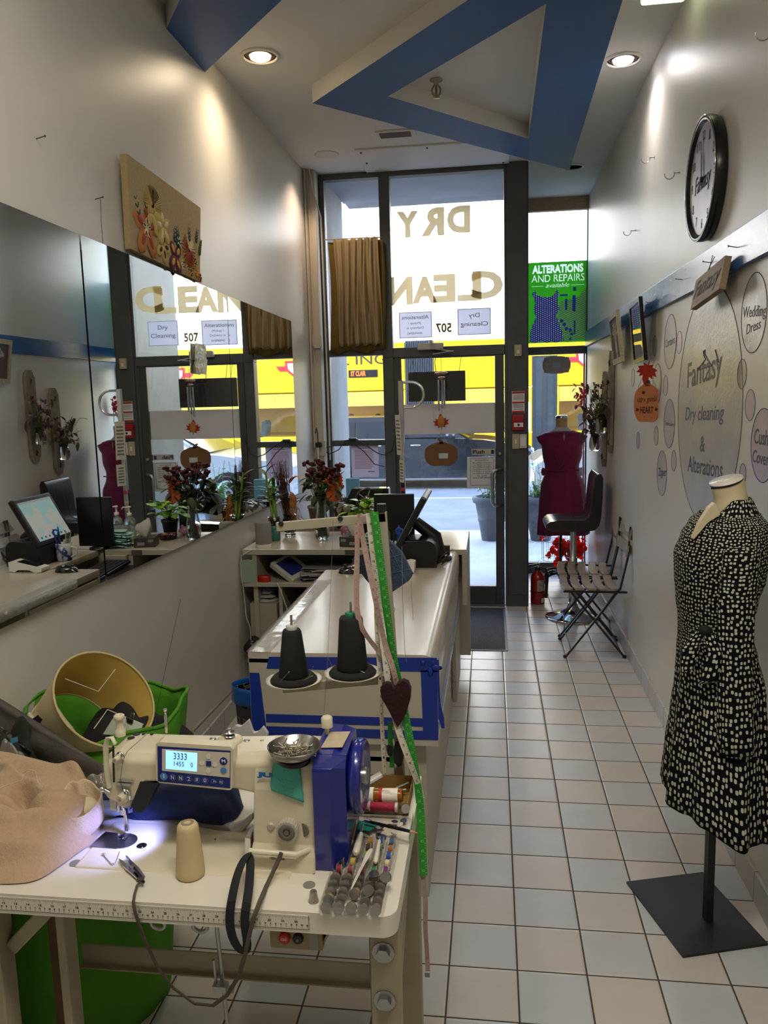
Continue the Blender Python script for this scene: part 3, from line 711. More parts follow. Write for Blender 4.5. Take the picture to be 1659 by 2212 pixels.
# planters
LG = mat('leaf_green', '#4f8a3a', .5, ns=20, na=.3); LG2 = mat('leaf_light_green', '#8cb347', .5, ns=20, na=.2)
def planter(px_, label, seed, h=.52, tall=.65):
    c = PZ(px_, 1166, -.02); c.z = -.02; o = thing('planter', c, label, 'planter'); rn = random.Random(seed)
    pr = [(.115, 0), (.12, .02), (.15, .22), (.158, .225), (.155, .24), (.163, .25), (.158, .262), (.19, h - .07), (.215, h - .07), (.225, h - .03), (.222, h), (.19, h), (.18, h - .05)]
    MB().lathe(pr, c, 40).build('pot', mat('planter_plastic', '#4a5058', .6), o)
    MB().disc((c.x, c.y, c.z + h - .06), .185, t=.01).build('soil', mat('soil', '#3a2e24', .95), o)
    b = MB(); st = MB()
    for i in range(26):
        a = rn.uniform(0, 6.28); r = rn.uniform(0, .14); base = c + V((r * math.cos(a), r * math.sin(a), h - .05)); H = rn.uniform(.12, tall) if i % 3 == 0 else rn.uniform(.08, .22)
        tip = base + V((rn.uniform(-.12, .12), rn.uniform(-.1, .1), H)); st.tube([base, (base + tip) / 2 + V((rn.uniform(-.02, .02), 0, 0)), tip], .003, 5)
        for k in range(int(4 + H * 22)):
            q_ = base + (tip - base) * rn.uniform(.25, 1); d = V((rn.uniform(-1, 1), rn.uniform(-1, 1), rn.uniform(-.2, .8)))
            b.leaf(q_, d, rn.uniform(.04, .075), .028, n=3)
    b.build('leaves', LG, o); st.build('stems', mat('stem_green', '#5b7040', .6), o)
    return o
planter(1062, 'tall grey ribbed planter with leafy stems, behind the opening hours sign', 3)
planter(1168, 'grey ribbed planter behind the burgundy dress', 5, tall=.6)

# flat screen hanging outside the door head, wind chime and pumpkin ornament inside
tv = thing('flat_screen', (-.43, YF + .09, 1.64), 'black flat screen hanging in front of the door glass', 'screen')
A = PY(881, 868, YF + .09); B = PY(1005, 863, YF + .09); C = PY(880, 804, YF + .09)
MB().box(-.655, -.2, YF + .07, YF + .1, 1.64, 1.875).build('panel', mat('screen_black', '#0a0b0e', .15), tv, bev=.004)
MB().box(-.53, -.33, YF + .1, YF + .115, 1.7, 1.8).build('back_cover', black, tv, bev=.004)
MB().tube([(-.43, YF + .085, 1.86), (-.44, YF + .085, 1.95), (-.42, YF + .085, 2.04)], .003).tube([(-.6, YF + .085, 1.87), (-.63, YF + .085, 2.04)], .002).tube([(-.25, YF + .085, 1.87), (-.22, YF + .085, 2.04)], .002).build('hanging_wire', cable_bl, tv)
# ================================================================== ceiling fittings
BULB = mat('lamp_glow', '#fff3dc', .4, emit=14, ecol='#ffe2b0'); BULBW = mat('lamp_glow_cool', '#ffffff', .4, emit=14, ecol='#f4f2ff'); BULBD = mat('lamp_off', '#c9a184', .4, emit=1.6, ecol='#f0b080')
RIM = mat('lamp_trim', '#cfcac0', .3, ns=9, na=.1)
def downlight(px_, py_, label, on, col, tilt=(0, 0)):
    c = PZ(px_, py_, ZC); o = thing('recessed_light', (c.x, c.y, ZC - .02), label, 'ceiling light')
    MB().lathe([(.098, 0), (.098, -.006), (.082, -.010), (.078, .012)], c, 36).build('trim_ring', RIM, o)
    MB().lathe([(.078, .01), (.074, .0), (.06, -.006), (.052, .0)], c, 30).build('reflector', mat('lamp_baffle', '#4b3a2c', .4, .5), o)
    MB().lathe([(.052, -.002), (.05, -.012), (.03, -.022), (0, -.024)], c, 24).build('bulb', BULB if on == 1 else BULBW if on == 2 else BULBD, o)
    if on:
        l = bpy.data.lights.new('spot', 'SPOT'); l.energy = SPOT_W * (.6 if on == 1 else .42); l.color = col; l.spot_size = R_(158); l.spot_blend = 1; l.shadow_soft_size = .05
        q = bpy.data.objects.new('spot_lamp', l); COL.objects.link(q); q.location = (c.x, c.y, ZC - .035); q.rotation_euler = (tilt[0], tilt[1], 0)
downlight(562, 120, 'lit recessed warm ceiling light beside the blue wedge, left wall side', 1, (1, .8, .55))
downlight(1346, 128, 'lit recessed white ceiling light right of the big blue triangle', 2, (1, .93, .88))
c = PZ(705, 333, ZC); o = thing('recessed_light', (c.x, c.y, ZC - .02), 'dim flush recessed ceiling light near the front window corner', 'ceiling light')
MB().lathe([(.085, .0), (.085, -.005), (.07, -.006)], c, 36).build('trim_ring', RIM, o); MB().lathe([(.07, 0), (.068, -.004), (0, -.005)], c, 30).build('bulb', BULBD, o)
l = bpy.data.lights.new('spot', 'SPOT'); l.energy = SPOT_W * .35; l.color = (1, .72, .5); l.spot_size = R_(120); l.spot_blend = .6; l.shadow_soft_size = .05
q = bpy.data.objects.new('spot_lamp', l); COL.objects.link(q); q.location = (c.x, c.y, ZC - .03)
c = PZ(1238, 360, ZC); o = thing('recessed_light', (c.x, c.y, ZC - .02), 'unlit recessed ceiling light half hidden behind the tip of the blue triangle', 'ceiling light')
MB().lathe([(.085, .0), (.085, -.006), (.07, -.008), (.066, .01)], c, 36).build('trim_ring', RIM, o); MB().lathe([(.066, 0), (.05, .004), (0, .004)], c, 24).build('reflector', mat('lamp_dark', '#3a3836', .4), o)
# square acrylic lamp at the right wall
c = PZ(1432, 6, 3.3); o = thing('square_ceiling_light', (c.x, c.y, 3.3), 'pale square glass lamp on the ceiling by the right wall', 'ceiling light')
MB().box(c.x - .09, c.x + .09, c.y - .2, c.y + .02, 3.3, 3.36).build('shade', mat('lamp_acrylic', '#eef3dc', .3, emit=1.6, ecol='#eef6cc'), o, bev=.012)
MB().box(c.x - .07, c.x + .07, c.y - .18, c.y, 3.36, ZC).build('base', steel, o)
# sprinkler
c = PZ(942, 172, ZC); o = thing('sprinkler', (c.x, c.y, ZC - .06), 'metal fire sprinkler head hanging inside the blue triangle', 'sprinkler')
c.z = ZC
brass = mat('aged_brass', '#8f8672', .35, .9)
b = MB().lathe([(.035, 0), (.035, -.006), (.014, -.012), (.013, -.035)], c, 20)
for s_ in (-1, 1): b.tube([c + V((s_ * .012, 0, -.03)), c + V((s_ * .024, 0, -.05)), c + V((s_ * .02, 0, -.075)), c + V((0, 0, -.09))], .005, 8)
b.lathe([(.006, -.035), (.007, -.07), (.004, -.09)], c, 8); b.build('frame', brass, o)
b = MB().lathe([(.02, -.09), (.021, -.093), (0, -.095)], c, 16); b.build('deflector', brass, o)
# vent grille
a = PZ(812, 281, ZC); c = PZ(890, 292, ZC); cy = (a.y + c.y) / 2; o = thing('ceiling_vent', ((a.x + c.x) / 2, cy, ZC - .01), 'small louvred ceiling vent behind the blue triangle', 'vent')
MB().box(a.x - .01, c.x + .03, cy - .06, cy + .06, ZC - .012, ZC).build('frame', CEIL, o, bev=.003)
b = MB()
for i in range(5): b.bar((a.x + .015, cy - .04 + i * .02, ZC - .014), (c.x, cy - .04 + i * .02, ZC - .014), .012, .003, up=(0, .5, 1))
b.build('louvres', mat('louvre_grey', '#6e6b64', .5), o)

# ================================================================== right wall
RB = mat('blue_rail_paint', '#2c5a93', .24, ns=14, na=.15, bs=20, bd=.05, stretch=(1, .4, 2))
o = tag(MB().box(.836, XR, YB, 7.44, 2.085, 2.215).build('hanging_rail', RB, bev=.002), 'long blue painted board running along the right wall', 'rail')
NAIL = mat('nail_steel', '#5c5a58', .35, .9)
def nail(px_, py_, label, X_=.836, d=-.03, grp=None):
    p = PX(px_, py_, X_ + d / 2); o = MB().rod((X_, p.y, p.z), (X_ + d, p.y, p.z + .006), .0016, 6).ball((X_ + d, p.y, p.z + .006), (.002, .0042, .0042), 8, 6).build('nail', NAIL); tag(o, label, 'nail'); return p
nail(1583, 535, 'nail in the blue board above the Fantasy sign, towards the camera'); nail(1527, 568, 'nail in the blue board holding the wooden Fantasy sign')
nail(1467, 605, 'nail in the blue board left of the wooden sign'); nail(1403, 655, 'nail in the blue board right of the black picture frame')
nail(88, 299, 'nail in the left wall, above the mirror and leftmost', XL, .03); p_ = nail(214, 430, 'nail in the left wall with a long thread hanging from it', XL, .03)
tag(MB().tube([(XL + .02, p_.y, p_.z), (XL + .012, p_.y + .01, p_.z - .08), (XL + .008, p_.y + .02, p_.z - .2)], .0009, 5).build('loose_thread', matte_black), 'thin dark thread hanging from the nail left of the embroidery', 'thread')
def hook(px_, py_, label):
    p = PX(px_, py_, .82); b = MB(); pts = [(XR, p.y, p.z), (.835, p.y, p.z)] + [(.812 + .022 * math.cos(a), p.y, p.z - .004 + .022 * math.sin(a)) for a in [R_(20 - i * 26) for i in range(9)]]
    b.tube(pts, .0024, 6); b.disc((XR, p.y, p.z), .006, (-1, 0, 0), .002); tag(b.build('cup_hook', steel), label, 'hook')
hook(1398, 341, 'small metal cup hook high on the right wall, farthest of those beside the clock'); hook(1450, 374, 'small metal cup hook just left of the clock')
hook(1358, 499, 'small metal cup hook below the other two beside the clock'); hook(1655, 67, 'small metal cup hook at the right edge above the clock')
# wall clock
cy_, cz_ = 3.39, 2.487; o = thing('wall_clock', (XR - .01, cy_, cz_ - .24), 'oval looking black framed wall clock with silver dial reading Fantasy', 'clock')
ax = (-1, 0, 0); C_ = V((XR, cy_, cz_))
MB().lathe([(.2, .0), (.228, .005), (.232, .02), (.231, .042), (.224, .049), (.213, .045), (.209, .035), (.2, .03), (0, .03)], C_, 64, ax).build('case', mat('clock_black', '#171415', .25), o)
MB().ring(C_ + V((-.048, 0, 0)), .229, .0016, (1, 0, 0), 72).build('bright_edge', chrome, o)
dial = MB().disc(C_ + V((-.031, 0, 0)), .205, ax, .002, 48).build('dial', mat('silver_dial', '#b9b4c4', .35, 0, ns=6, na=.3, stretch=(1, 1, .5)), o)
b = MB()
for i in range(12):
    a = R_(90 - (i + 1) * 30); p = C_ + V((-.034, -.165 * math.cos(a), .165 * math.sin(a))); s_ = str(i + 1); w = .017 * len(s_)
    b.text(s_, p + V((0, w / 2, -.018)), p + V((0, -w / 2, -.018)), p + V((0, w / 2, .018)), .0005)
b.build('numerals', ink, o)
MB().text('Fantasy', C_ + V((-.034, .12, -.055)), C_ + V((-.034, -.12, -.055)), C_ + V((-.034, .12, .03)), .0005, shear=.25).build('lettering', ink, o)
MB().bar(C_ + V((-.038, .0, -.03)), C_ + V((-.038, .028, .15)), .001, .008, up=(0, 1, 0)).build('minute_hand', ink, o)
MB().bar(C_ + V((-.04, 0, -.02)), C_ + V((-.04, .01, .1)), .001, .012, up=(0, 1, 0)).build('hour_hand', ink, o)
MB().disc(C_ + V((-.036, 0, 0)), .011, ax, .008).build('spindle', ink, o)
# wooden sign
WOOD = mat('pale_sign_wood', '#8e7a60', .65, ns=18, na=.2, stretch=(6, 1, 6)); WOODE = mat('sign_wood_edge', '#7e5a34', .7, ns=25, na=.25)
o = thing('wooden_sign', (.8, 3.18, 2.0), 'small wooden plank sign with handwritten Fantasy hanging from the blue board', 'sign')
A, B, C_ = V((.790, 3.385, 1.993)), V((.785, 2.965, 2.02)), V((.808, 3.385, 2.11)); C_.z = A.z + .112
n = (B - A).cross(C_ - A).normalized()
MB().prism([A, B, B + C_ - A, C_], -n * .022).build('board', [WOOD], o, bev=.003)
q = lambda u, v: A + (B - A) * u + (C_ - A) * v + n * .0008
MB().text('Fantasy', q(.06, .12), q(.95, .12), q(.06, .86), .0006, shear=.35).build('lettering', ink, o)
MB().tube([q(.45, .98) , V((.82, 3.17, 2.16)), V((.812, 3.165, 2.165)), q(.5, .98)], .0014, 5).build('cord', cable_bl, o)
# pictures leaning forward on strings
def picture(label, pts, inner, art, frm, extra=None, dep=.02, w=.022):
    A, B, C_ = pts; o = thing('picture_frame', A, label, 'picture'); n = (B - A).cross(C_ - A).normalized(); Q = lambda u, v, d=0: A + (B - A) * u + (C_ - A) * v + n * d
    W_, H_ = (B - A).length, (C_ - A).length; fu, fv = w / W_, w / H_
    for (u0, u1, v0, v1) in ((0, 1, 0, fv), (0, 1, 1 - fv, 1), (0, fu, fv, 1 - fv), (1 - fu, 1, fv, 1 - fv)):
        MB().prism([Q(u0, v0), Q(u1, v0), Q(u1, v1), Q(u0, v1)], -n * dep).build('frame_bar', frm, o, bev=.003)
    MB().prism([Q(fu, fv, -dep * .5), Q(1 - fu, fv, -dep * .5), Q(1 - fu, 1 - fv, -dep * .5), Q(fu, 1 - fv, -dep * .5)], -n * .006).build('mount', inner, o)
    if extra: extra(o, lambda u, v, d=0: Q(u, v, -dep * .5 + .0008 + d), n)
    return o
A = V((.80, 5.375, 1.85)); B = V((.795, 5.03, 1.86)); C_ = V((.765, 5.70, 2.165)); 
A = V((.812, 5.56, 1.852)); B = V((.80, 5.14, 1.86)); C_ = V((.775, 5.58, 2.17))
def vase_art(o, Q, n):
    m_ = mat('relief_cream', '#b9ad97', .7); b = MB()
    rn = random.Random(4)
    b.prism([Q(.42, .12), Q(.58, .12), Q(.54, .2), Q(.6, .32), Q(.55, .45), Q(.45, .45), Q(.4, .32), Q(.46, .2)], n * .003)
    b.build('vase_relief', m_, o); b = MB()
    for i in range(26):
        a = rn.uniform(.2, 2.9); r = rn.uniform(.12, .36); c = Q(.5 + r * math.cos(a) * .9, .5 + r * math.sin(a)); b.ball(c, (.004, .012, .012), 8, 5); b.rod(Q(.5, .44), c, .0015, 5)
    b.build('flower_relief', m_, o)
picture('brown relief picture of a flower vase in a cream frame, farthest on the right wall', (A, B, C_), mat('mount_brown', '#55382a', .6), None, mat('cream_gold_frame', '#a59779', .4, ns=40, na=.2), vase_art, w=.035)
A = V((.815, 4.80, 1.832)); B = V((.80, 4.40, 1.838)); C_ = V((.78, 4.80, 2.16))
def photo_art(o, Q, n):
    MB().prism([Q(.18, .5), Q(.82, .5), Q(.82, .88), Q(.18, .88)], n * .001).build('green_picture', mat('photo_green', '#5d7a3f', .5, ns=12, na=.5), o)
    MB().prism([Q(.18, .1), Q(.82, .1), Q(.82, .5), Q(.18, .5)], n * .001).build('text_field', mat('photo_grey', '#8b98a0', .5, ns=60, na=.3, stretch=(1, 1, .1)), o)
    MB().prism([Q(.05, .05, .004), Q(.95, .05, .004), Q(.95, .95, .004), Q(.05, .95, .004)], n * .001).build('glass', GL, o)
picture('black framed picture behind glass on the right wall', (A, B, C_), mat('mount_white', '#c9ccc9', .5), None, mat('black_frame', '#16171a', .25), photo_art, w=.022)
# pumpkin board with red leaf
PK = mat('pumpkin_board', '#c07a52', .6); 
def pumpkin(c, w, h, ax2, d, n=40):
    pts = []
    for k in range(n * 2):
        a = 2 * math.pi * k / (n * 2); r = 1 - .05 * abs(math.sin(a * 1.0)) ** 8 * 0
        x = math.cos(a); z = math.sin(a); lob = 1 + .05 * math.cos(5 * (a - math.pi / 2)) * abs(z)
        pts.append(c + V(ax2) * (w * math.copysign(abs(x) ** .8, x)) + V((0, 0, h * lob * math.copysign(abs(z) ** .75, z))))
    return MB().prism(pts, d)
def maple(c, s, ax2, up, d, rot=0):
    prof = [(0, -1.0), (.06, -.55), (.5, -.7), (.42, -.45), (.95, -.3), (.75, -.1), (1.0, .25), (.6, .2), (.65, .5), (.3, .35), (.3, .6), (0, 1.1)]
    prof = prof + [(-x, y) for x, y in prof[-2:0:-1]]; ca, sa = math.cos(rot), math.sin(rot)
    return MB().prism([V(c) + V(ax2) * ((x * ca - y * sa) * s) + V(up) * ((x * sa + y * ca) * s) for x, y in prof], d)
def pumpkin_sign(o, c, w, h, ax2, nn, front, m_, mback):
    pk = pumpkin(c, w, h, ax2, V(nn) * .006).build('pumpkin_board', m_, o)
    MB().prism([c + V(ax2) * u + V((0, 0, v)) for u, v in ((-.012, h * .9), (.02, h * .9), (.012, h * 1.2), (-.02, h * 1.35), (-.03, h * 1.25), (-.015, h * 1.15))], V(nn) * .006).build('stalk', mback, o)
    MB().tube([c + V(ax2) * (-.055) + V((0, 0, h * .85)), c + V(ax2) * (-.0) + V((0, 0, h * 1.9)), c + V(ax2) * .055 + V((0, 0, h * .85))], .0018, 6).build('cord', mat('twine', '#b8a88a', .9), o)
    return pk
c = V((.80, 4.47, 1.625)); o = thing('pumpkin_sign', (.80, 4.47, 1.52), 'orange pumpkin board with red leaf reading Keep a grateful heart on the right wall', 'sign')
c = PY(1397, 872, 4.35); ax3 = V((.72, -.69, 0)); nb = V((.69, .72, 0))
o.location = c - V((0, 0, .1)); WM[o.name] = Matrix.Translation(o.location)
pk = pumpkin_sign(o, c, .078, .1, ax3, nb, 1, PK, mat('stalk_brown', '#6d513d', .8))
cl2 = PY(1397, 803, 4.34)
maple(cl2, .062, ax3, (0, 0, 1), nb * .003, 2.9).build('leaf', mat('leaf_red', '#a81f18', .7, ns=30, na=.2), o)
q = lambda u, v: c + ax3 * u + V((0, 0, v)) - nb * .0008
tb = MB().text('KEEP A', q(-.055, .008), q(-.008, .008), q(-.055, .03), .0004).text('grateful', q(.0, .0), q(.062, .004), q(0, .038), .0004, shear=.35).text('HEART', q(-.038, -.05), q(.04, -.05), q(-.038, -.015), .0004, bold=.02)
tb.build('lettering', mat('brown_print', '#4e2c26', .8), o)
for u, v in ((-.056, -.032), (.058, -.03), (-.02, .058)): maple(q(u, v), .011, ax3, (0, 0, 1), nb * -.0006, .3).build('leaf_print', mat('brown_print', '#4e2c26', .8), o)

# mural of bubbles drawn on the wall
PEN = mat('mural_pencil', '#4a4c5a', .6); PENB = mat('mural_blue_pen', '#3b4480', .5)
def fillm(n_, c1, c2): return mat(n_, c1, .32, .15, ns=7, col2=c2, ramp=(.3, .65), bs=60, bd=.15)
F1 = fillm('mural_silver_lavender', '#b7b0b5', '#9f9da3'); F2 = fillm('mural_silver_glitter', '#c6c6c2', '#8f918f'); F3 = fillm('mural_pink', '#bfa9b2', '#a8a3ab'); F4 = fillm('mural_grey_wash', '#b3b1a8', '#a3a3a2')
def bubble(x, y, ry, fm, pen=PEN, r=None):
    p = PX(x, y, XR); t_ = PX(x, y - ry, XR); R = r or (t_ - p).length
    b = MB().disc((XR, p.y, p.z), R, (-1, 0, 0), .0006, 56); b.build('mural_bubble', fm, wallR)
    MB().ring((XR - .0006, p.y, p.z), R, .0016 if R > .1 else .0012, (-1, 0, 0), 64, 5).build('mural_outline', pen, wallR); return p
for a in ((1414.5, 746.5, 22, F4), (1448, 738.4, 58, F4), (1467.7, 739.7, 24, F3), (1419.6, 829.5, 43, F1), (1438, 832.8, 21.8, F1), (1446, 915, 52.6, F1), (1367.7, 815.6, 19, mat('mural_yellow', '#c9c79c', .5)), (1378.6, 951.5, 18.5, F1), (1417.8, 941.4, 20.8, F1), (1430, 1022, 48.8, F1), (1455.8, 995.3, 22.8, F1), (1628.4, 676.4, 84.8, F2), (1603, 808, 31.6, F4), (1620.8, 875, 33.4, F3, PENB), (1648.6, 962.4, 79.7, F3, PENB), (1605, 1023, 21.5, F4, PENB)): bubble(*a)
bubble(1525, 880, 100, F4, PEN, .478)
def wtext(body, x0_, y0_, x1_, y1_, xh, yh, m_=PEN, **kw):
    A = PX(x0_, y0_, XR - .001); B = PX(x1_, y1_, XR - .001); C_ = PX(xh, yh, XR - .001); B.z = A.z + (B.z - A.z); C_.y = A.y
    MB().text(body, A, B, C_, .0004, **kw).build('mural_lettering', m_, wallR)
wtext('Fantasy', 1484, 856, 1558, 832, 1484, 786, mat('mural_olive', '#54513f', .6), bold=.01)
wtext('Dry cleaning', 1480, 918, 1563, 918, 1480, 880, shear=.15, bold=.006); wtext('&', 1512, 976, 1522, 976, 1512, 942, bold=.01); wtext('Alterations', 1485, 1018, 1560, 1034, 1485, 984, shear=.12, bold=.006)
wtext('Curtains', 1437, 752, 1458, 741, 1437, 735); wtext('Embroidery', 1437, 921, 1456, 925, 1437, 909); wtext('Zipper', 1422, 1034, 1439, 1035, 1422, 1010, bold=.02)
wtext('Wedding', 1605, 694, 1654, 690, 1605, 664, shear=.1); wtext('Dress', 1612, 723, 1643, 709, 1612, 702, shear=.1)
A = PX(1629, 958, XR - .001); MB().text('Cushion', A, A + V((0, -.215, 0)), A + V((0, 0, .05)), .0004, shear=.15, bold=.006).text('Covering', A + V((0, .01, -.075)), A + V((0, -.22, -.075)), A + V((0, .01, -.02)), .0004, shear=.15, bold=.006).build('mural_lettering', PEN, wallR)
hp = [PX(x, y, XR - .002) for x, y in ((1506, 800), (1524, 776), (1521, 770), (1519, 758), (1523, 756), (1522, 764), (1530, 780), (1538, 790), (1506, 800))]
MB().tube(hp, .0018, 5).build('mural_hanger', PEN, wallR)
A = [PX(x, y, XR - .002) for x, y in ((1545, 756), (1552, 782))]; MB().tube(A, .0022, 5).build('mural_needle', PEN, wallR)

# ================================================================== plank vases
PLK = mat('weathered_plank', '#8d8370', .8, ns=14, na=.25, stretch=(5, 5, 1))
def plank(label, y, z0, z1, jz, seed):
    o = thing('plank_vase_holder', (.84, y, z0), label, 'wall vase'); w = .065; x0_, x1_ = .832, .852
    b = MB().prism([(x0_, y - w * .4, z0), (x0_, y + w * .4, z0), (x0_, y + w, z0 + .06), (x0_, y + w, z1 - .06), (x0_, y + w * .4, z1), (x0_, y - w * .4, z1), (x0_, y - w, z1 - .06), (x0_, y - w, z0 + .06)], (x1_ - x0_, 0, 0)); b.build('plank', PLK, o, bev=.002)
    for k, zz in enumerate((z0 + .07, z1 - .09)): MB().tube([(x0_ - .002, y, zz + .02), (x0_ - .006, y + .012, zz + .01), (x0_ - .003, y, zz - .0), (x0_ - .006, y - .01, zz - .015)], .004, 6).build('iron_hanger', mat('rusty_iron', '#3a2e28', .6, .5), o)
    j = V((.775, y - .02, jz)); rn = random.Random(seed)
    MB().lathe([(.0, .0), (.036, .0), (.04, .01), (.04, .09), (.034, .105), (.028, .115), (.028, .13), (.03, .133)], j, 24).build('jar', glass_m, o)
    MB().ring(j + V((0, 0, .112)), .031, .003).tube([j + V((.03, 0, .112)), V((.83, y, j.z + .13))], .003, 6).build('wire', mat('rusty_iron', '#3a2e28', .6, .5), o)
    MB().prism([j + V((-.038, -.02, .03)), j + V((-.038, .02, .03)), j + V((-.038, .02, .075)), j + V((-.038, -.02, .075))], (-.002, 0, 0)).build('jar_label', mat('jar_label', '#5d3b48', .6), o)
    fl = MB(); lf = MB(); wh = MB(); st = MB()
    for i in range(46):
        tip = j + V((rn.uniform(-.1, .05), rn.uniform(-.13, .12), rn.uniform(.13, .36))); st.tube([j + V((0, 0, .03)), j + V((rn.uniform(-.02, .02), 0, .13)), tip], .0018, 5)
        if i % 2: lf.leaf(tip, (rn.uniform(-1, 1), rn.uniform(-1, 1), rn.uniform(-1, .6)), rn.uniform(.05, .1), .03, curl=.5)
        elif i % 4: 
            for k in range(5): fl.ball(tip + V((rn.uniform(-.014, .014), rn.uniform(-.014, .014), rn.uniform(-.014, .014))), .009, 7, 5)
        else:
            for k in range(5): wh.leaf(tip, (rn.uniform(-1, 1), rn.uniform(-1, 1), rn.uniform(-.3, 1)), .035, .018, n=3)
    fl.build('dried_blossoms', mat('dried_mauve', '#5b3d44', .8, ns=40, na=.3), o); lf.build('dried_leaves', mat('dried_brown', '#4b3b33', .8, ns=30, na=.3), o); wh.build('pale_petals', mat('pale_petal', '#a79c92', .7), o); st.build('stems', mat('stem_olive', '#5f6b3a', .7), o)
    return o
plank('weathered wall plank with a glass jar of dried flowers, nearer the camera', 5.86, 1.245, 1.965, 1.385, 3)
plank('weathered wall plank with a lower hanging glass jar, nearer the window', 6.19, 1.12, 1.83, 1.24, 8)
o = thing('berry_sprig', (.76, 7.3, 1.5), 'bunch of bright red artificial leaves at the edge of the display window', 'decoration'); b = MB(); rn = random.Random(2)
for i in range(40): 
    p = V((.80 + rn.uniform(-.06, .02), 7.25, 1.65 + rn.gauss(0, .07))); b.leaf(p, (rn.uniform(-1, 1), rn.uniform(-1, 1), rn.uniform(-1, 1)), .05, .03, n=3)
b.build('leaves', mat('bright_red_leaf', '#c8283a', .6), o); MB().rod((.83, 7.28, 1.5), (.81, 7.25, 1.75), .003).build('stem', mat('stem_olive', '#5f6b3a', .7), o)

# ================================================================== post fittings
yp = YF - .045
def plate(name, label, cat, xa, xb, za, zb, m_, t=.02, parts=None):
    o = MB().box(xa, xb, yp - t, yp, za, zb).build(name, m_, bev=.003); tag(o, label, cat)
    if parts: parts(o)
    return o
BEI = mat('aged_plastic', '#b5a98c', .5)
plate('motion_sensor', 'small beige sensor box high on the grey post', 'sensor', .178, .232, 1.965, 2.05, BEI, .03, lambda o: MB().box(.195, .215, yp - .034, yp - .03, 1.985, 2.01).build('lens', white_pl, o))
def sticker(o):
    r_ = mat('label_red', '#a8282f', .6); g = mat('label_grey_print', '#8d8a8d', .7)
    MB().box(.16, .252, yp - .004, yp - .002, 1.685, 1.7).box(.16, .252, yp - .004, yp - .002, 1.61, 1.622).box(.16, .252, yp - .004, yp - .002, 1.537, 1.552).build('red_band', r_, o)
    b = MB()
    for z in (1.67, 1.66, 1.65, 1.64, 1.6, 1.59, 1.58, 1.565): b.box(.168, .245, yp - .004, yp - .002, z, z + .004)
    b.build('print_lines', g, o)
plate('fire_instruction_label', 'white fire instruction label with red bands on the grey post', 'sticker', .158, .254, 1.535, 1.702, paper, .002, sticker)
def alarm(o):
    MB().box(.172, .242, yp - .04, yp - .03, 1.43, 1.462).build('label', paper, o); MB().box(.165, .248, yp - .038, yp - .03, 1.475, 1.482).build('ridge', mat('alarm_red', '#a51520', .4), o)
    MB().disc((.207, yp - .041, 1.446), .009, (0, -1, 0), .002).build('mark', ink, o)
plate('fire_alarm_pull', 'red fire alarm pull box on the grey post', 'fire alarm', .158, .248, 1.405, 1.52, mat('alarm_red', '#a51520', .4), .03, alarm)
plate('light_switch', 'beige double wall switch plate below the fire alarm', 'switch', .16, .215, 1.26, 1.375, BEI, .012, lambda o: MB().box(.18, .194, yp - .02, yp - .012, 1.3, 1.335).build('toggle', white_pl, o))
plate('key_box', 'pale box with a clipped corner beside the switch on the grey post', 'box', .217, .27, 1.265, 1.372, mat('pale_box', '#cdc8ba', .5), .02, lambda o: MB().box(.225, .262, yp - .022, yp - .02, 1.285, 1.35).build('sticker', paper, o))

# ================================================================== left wall: mirror, embroidery
MIR = mat('mirror_silver', '#f0f5f3', .012, 1)
ys_ = [1.0, 2.52, 3.44, 4.36, 5.52]
def mz(y): return (1.062 + (y - 2.2) * -.012, 2.25 + (y - 2.2) * -.010)
YS = [1.62, None, None, None]
j1 = PX(200, 880, -1.365).y; j2 = PX(503, 880, -1.365).y; jr = PX(637, 900, -1.365).y; j3 = 2 * j2 - j1 if False else None
edges = [1.2, j1, j2, jr]
rot_ = [.0, .004, -.004]
labs = ['tall frameless wall mirror panel nearest the camera, its left part out of the picture', 'wide frameless mirror panel between the two thin joints', 'frameless mirror panel at the window end']
for i in range(3):
    ya, yb_ = edges[i] + .003, edges[i + 1] - .003; d = rot_[i] * (yb_ - ya) / 2
    xa, xb = -1.365 + d, -1.365 - d
    o = MB().prism([(xa, ya, mz(ya)[0]), (xb, yb_, mz(yb_)[0]), (xb, yb_, mz(yb_)[1]), (xa, ya, mz(ya)[1])], (-.006, 0, 0)).build('wall_mirror', MIR); tag(o, labs[i], 'mirror')
MB()
structure(MB().box(XL, -1.376, 1.2, jr, 1.07, 2.2).build('trim_13', mat('mirror_backing', '#4a4a48', .8)), 'dark backing strip behind the mirrors')
o = thing('embroidered_picture', (XL + .02, 3.35, 2.24), 'unframed beige canvas embroidered with orange yellow and purple flowers, above the mirror', 'picture')
A = PX(275, 541, -1.35); B = PX(424, 611, -1.35); C_ = PX(257, 335, -1.33); D_ = PX(427, 437, -1.33)
A = V((-1.352, 2.98, 2.262)); B = V((-1.352, 3.70, 2.238)); C_ = V((-1.335, 2.955, 2.60)); 
n = V((1, 0, 0)); Q = lambda u, v, d=0: A + (B - A) * u + (C_ - A) * v + n * d
MB().prism([Q(0, 0), Q(1, 0), Q(1.06, 1), Q(0, 1)], (-.026, 0, 0)).build('canvas', mat('linen_beige', '#a8946c', .9, ns=80, na=.08, bs=300, bd=.15), o, bev=.004)
yr = {'o': '#b5733a', 'r': '#9c4127', 'y': '#c9a03a', 'p': '#5b1230', 'g': '#3d4a31', 't': '#1f3b3d', 'c': '#d9cda6', 'b': '#3c2418', 'd': '#c0a860'}
YM = {k: mat('yarn_' + k_, v, .9, bs=200, bd=.5) for (k, v), k_ in zip(yr.items(), ['orange', 'rust', 'yellow', 'plum', 'sage', 'teal', 'cream', 'brown', 'gold'])}
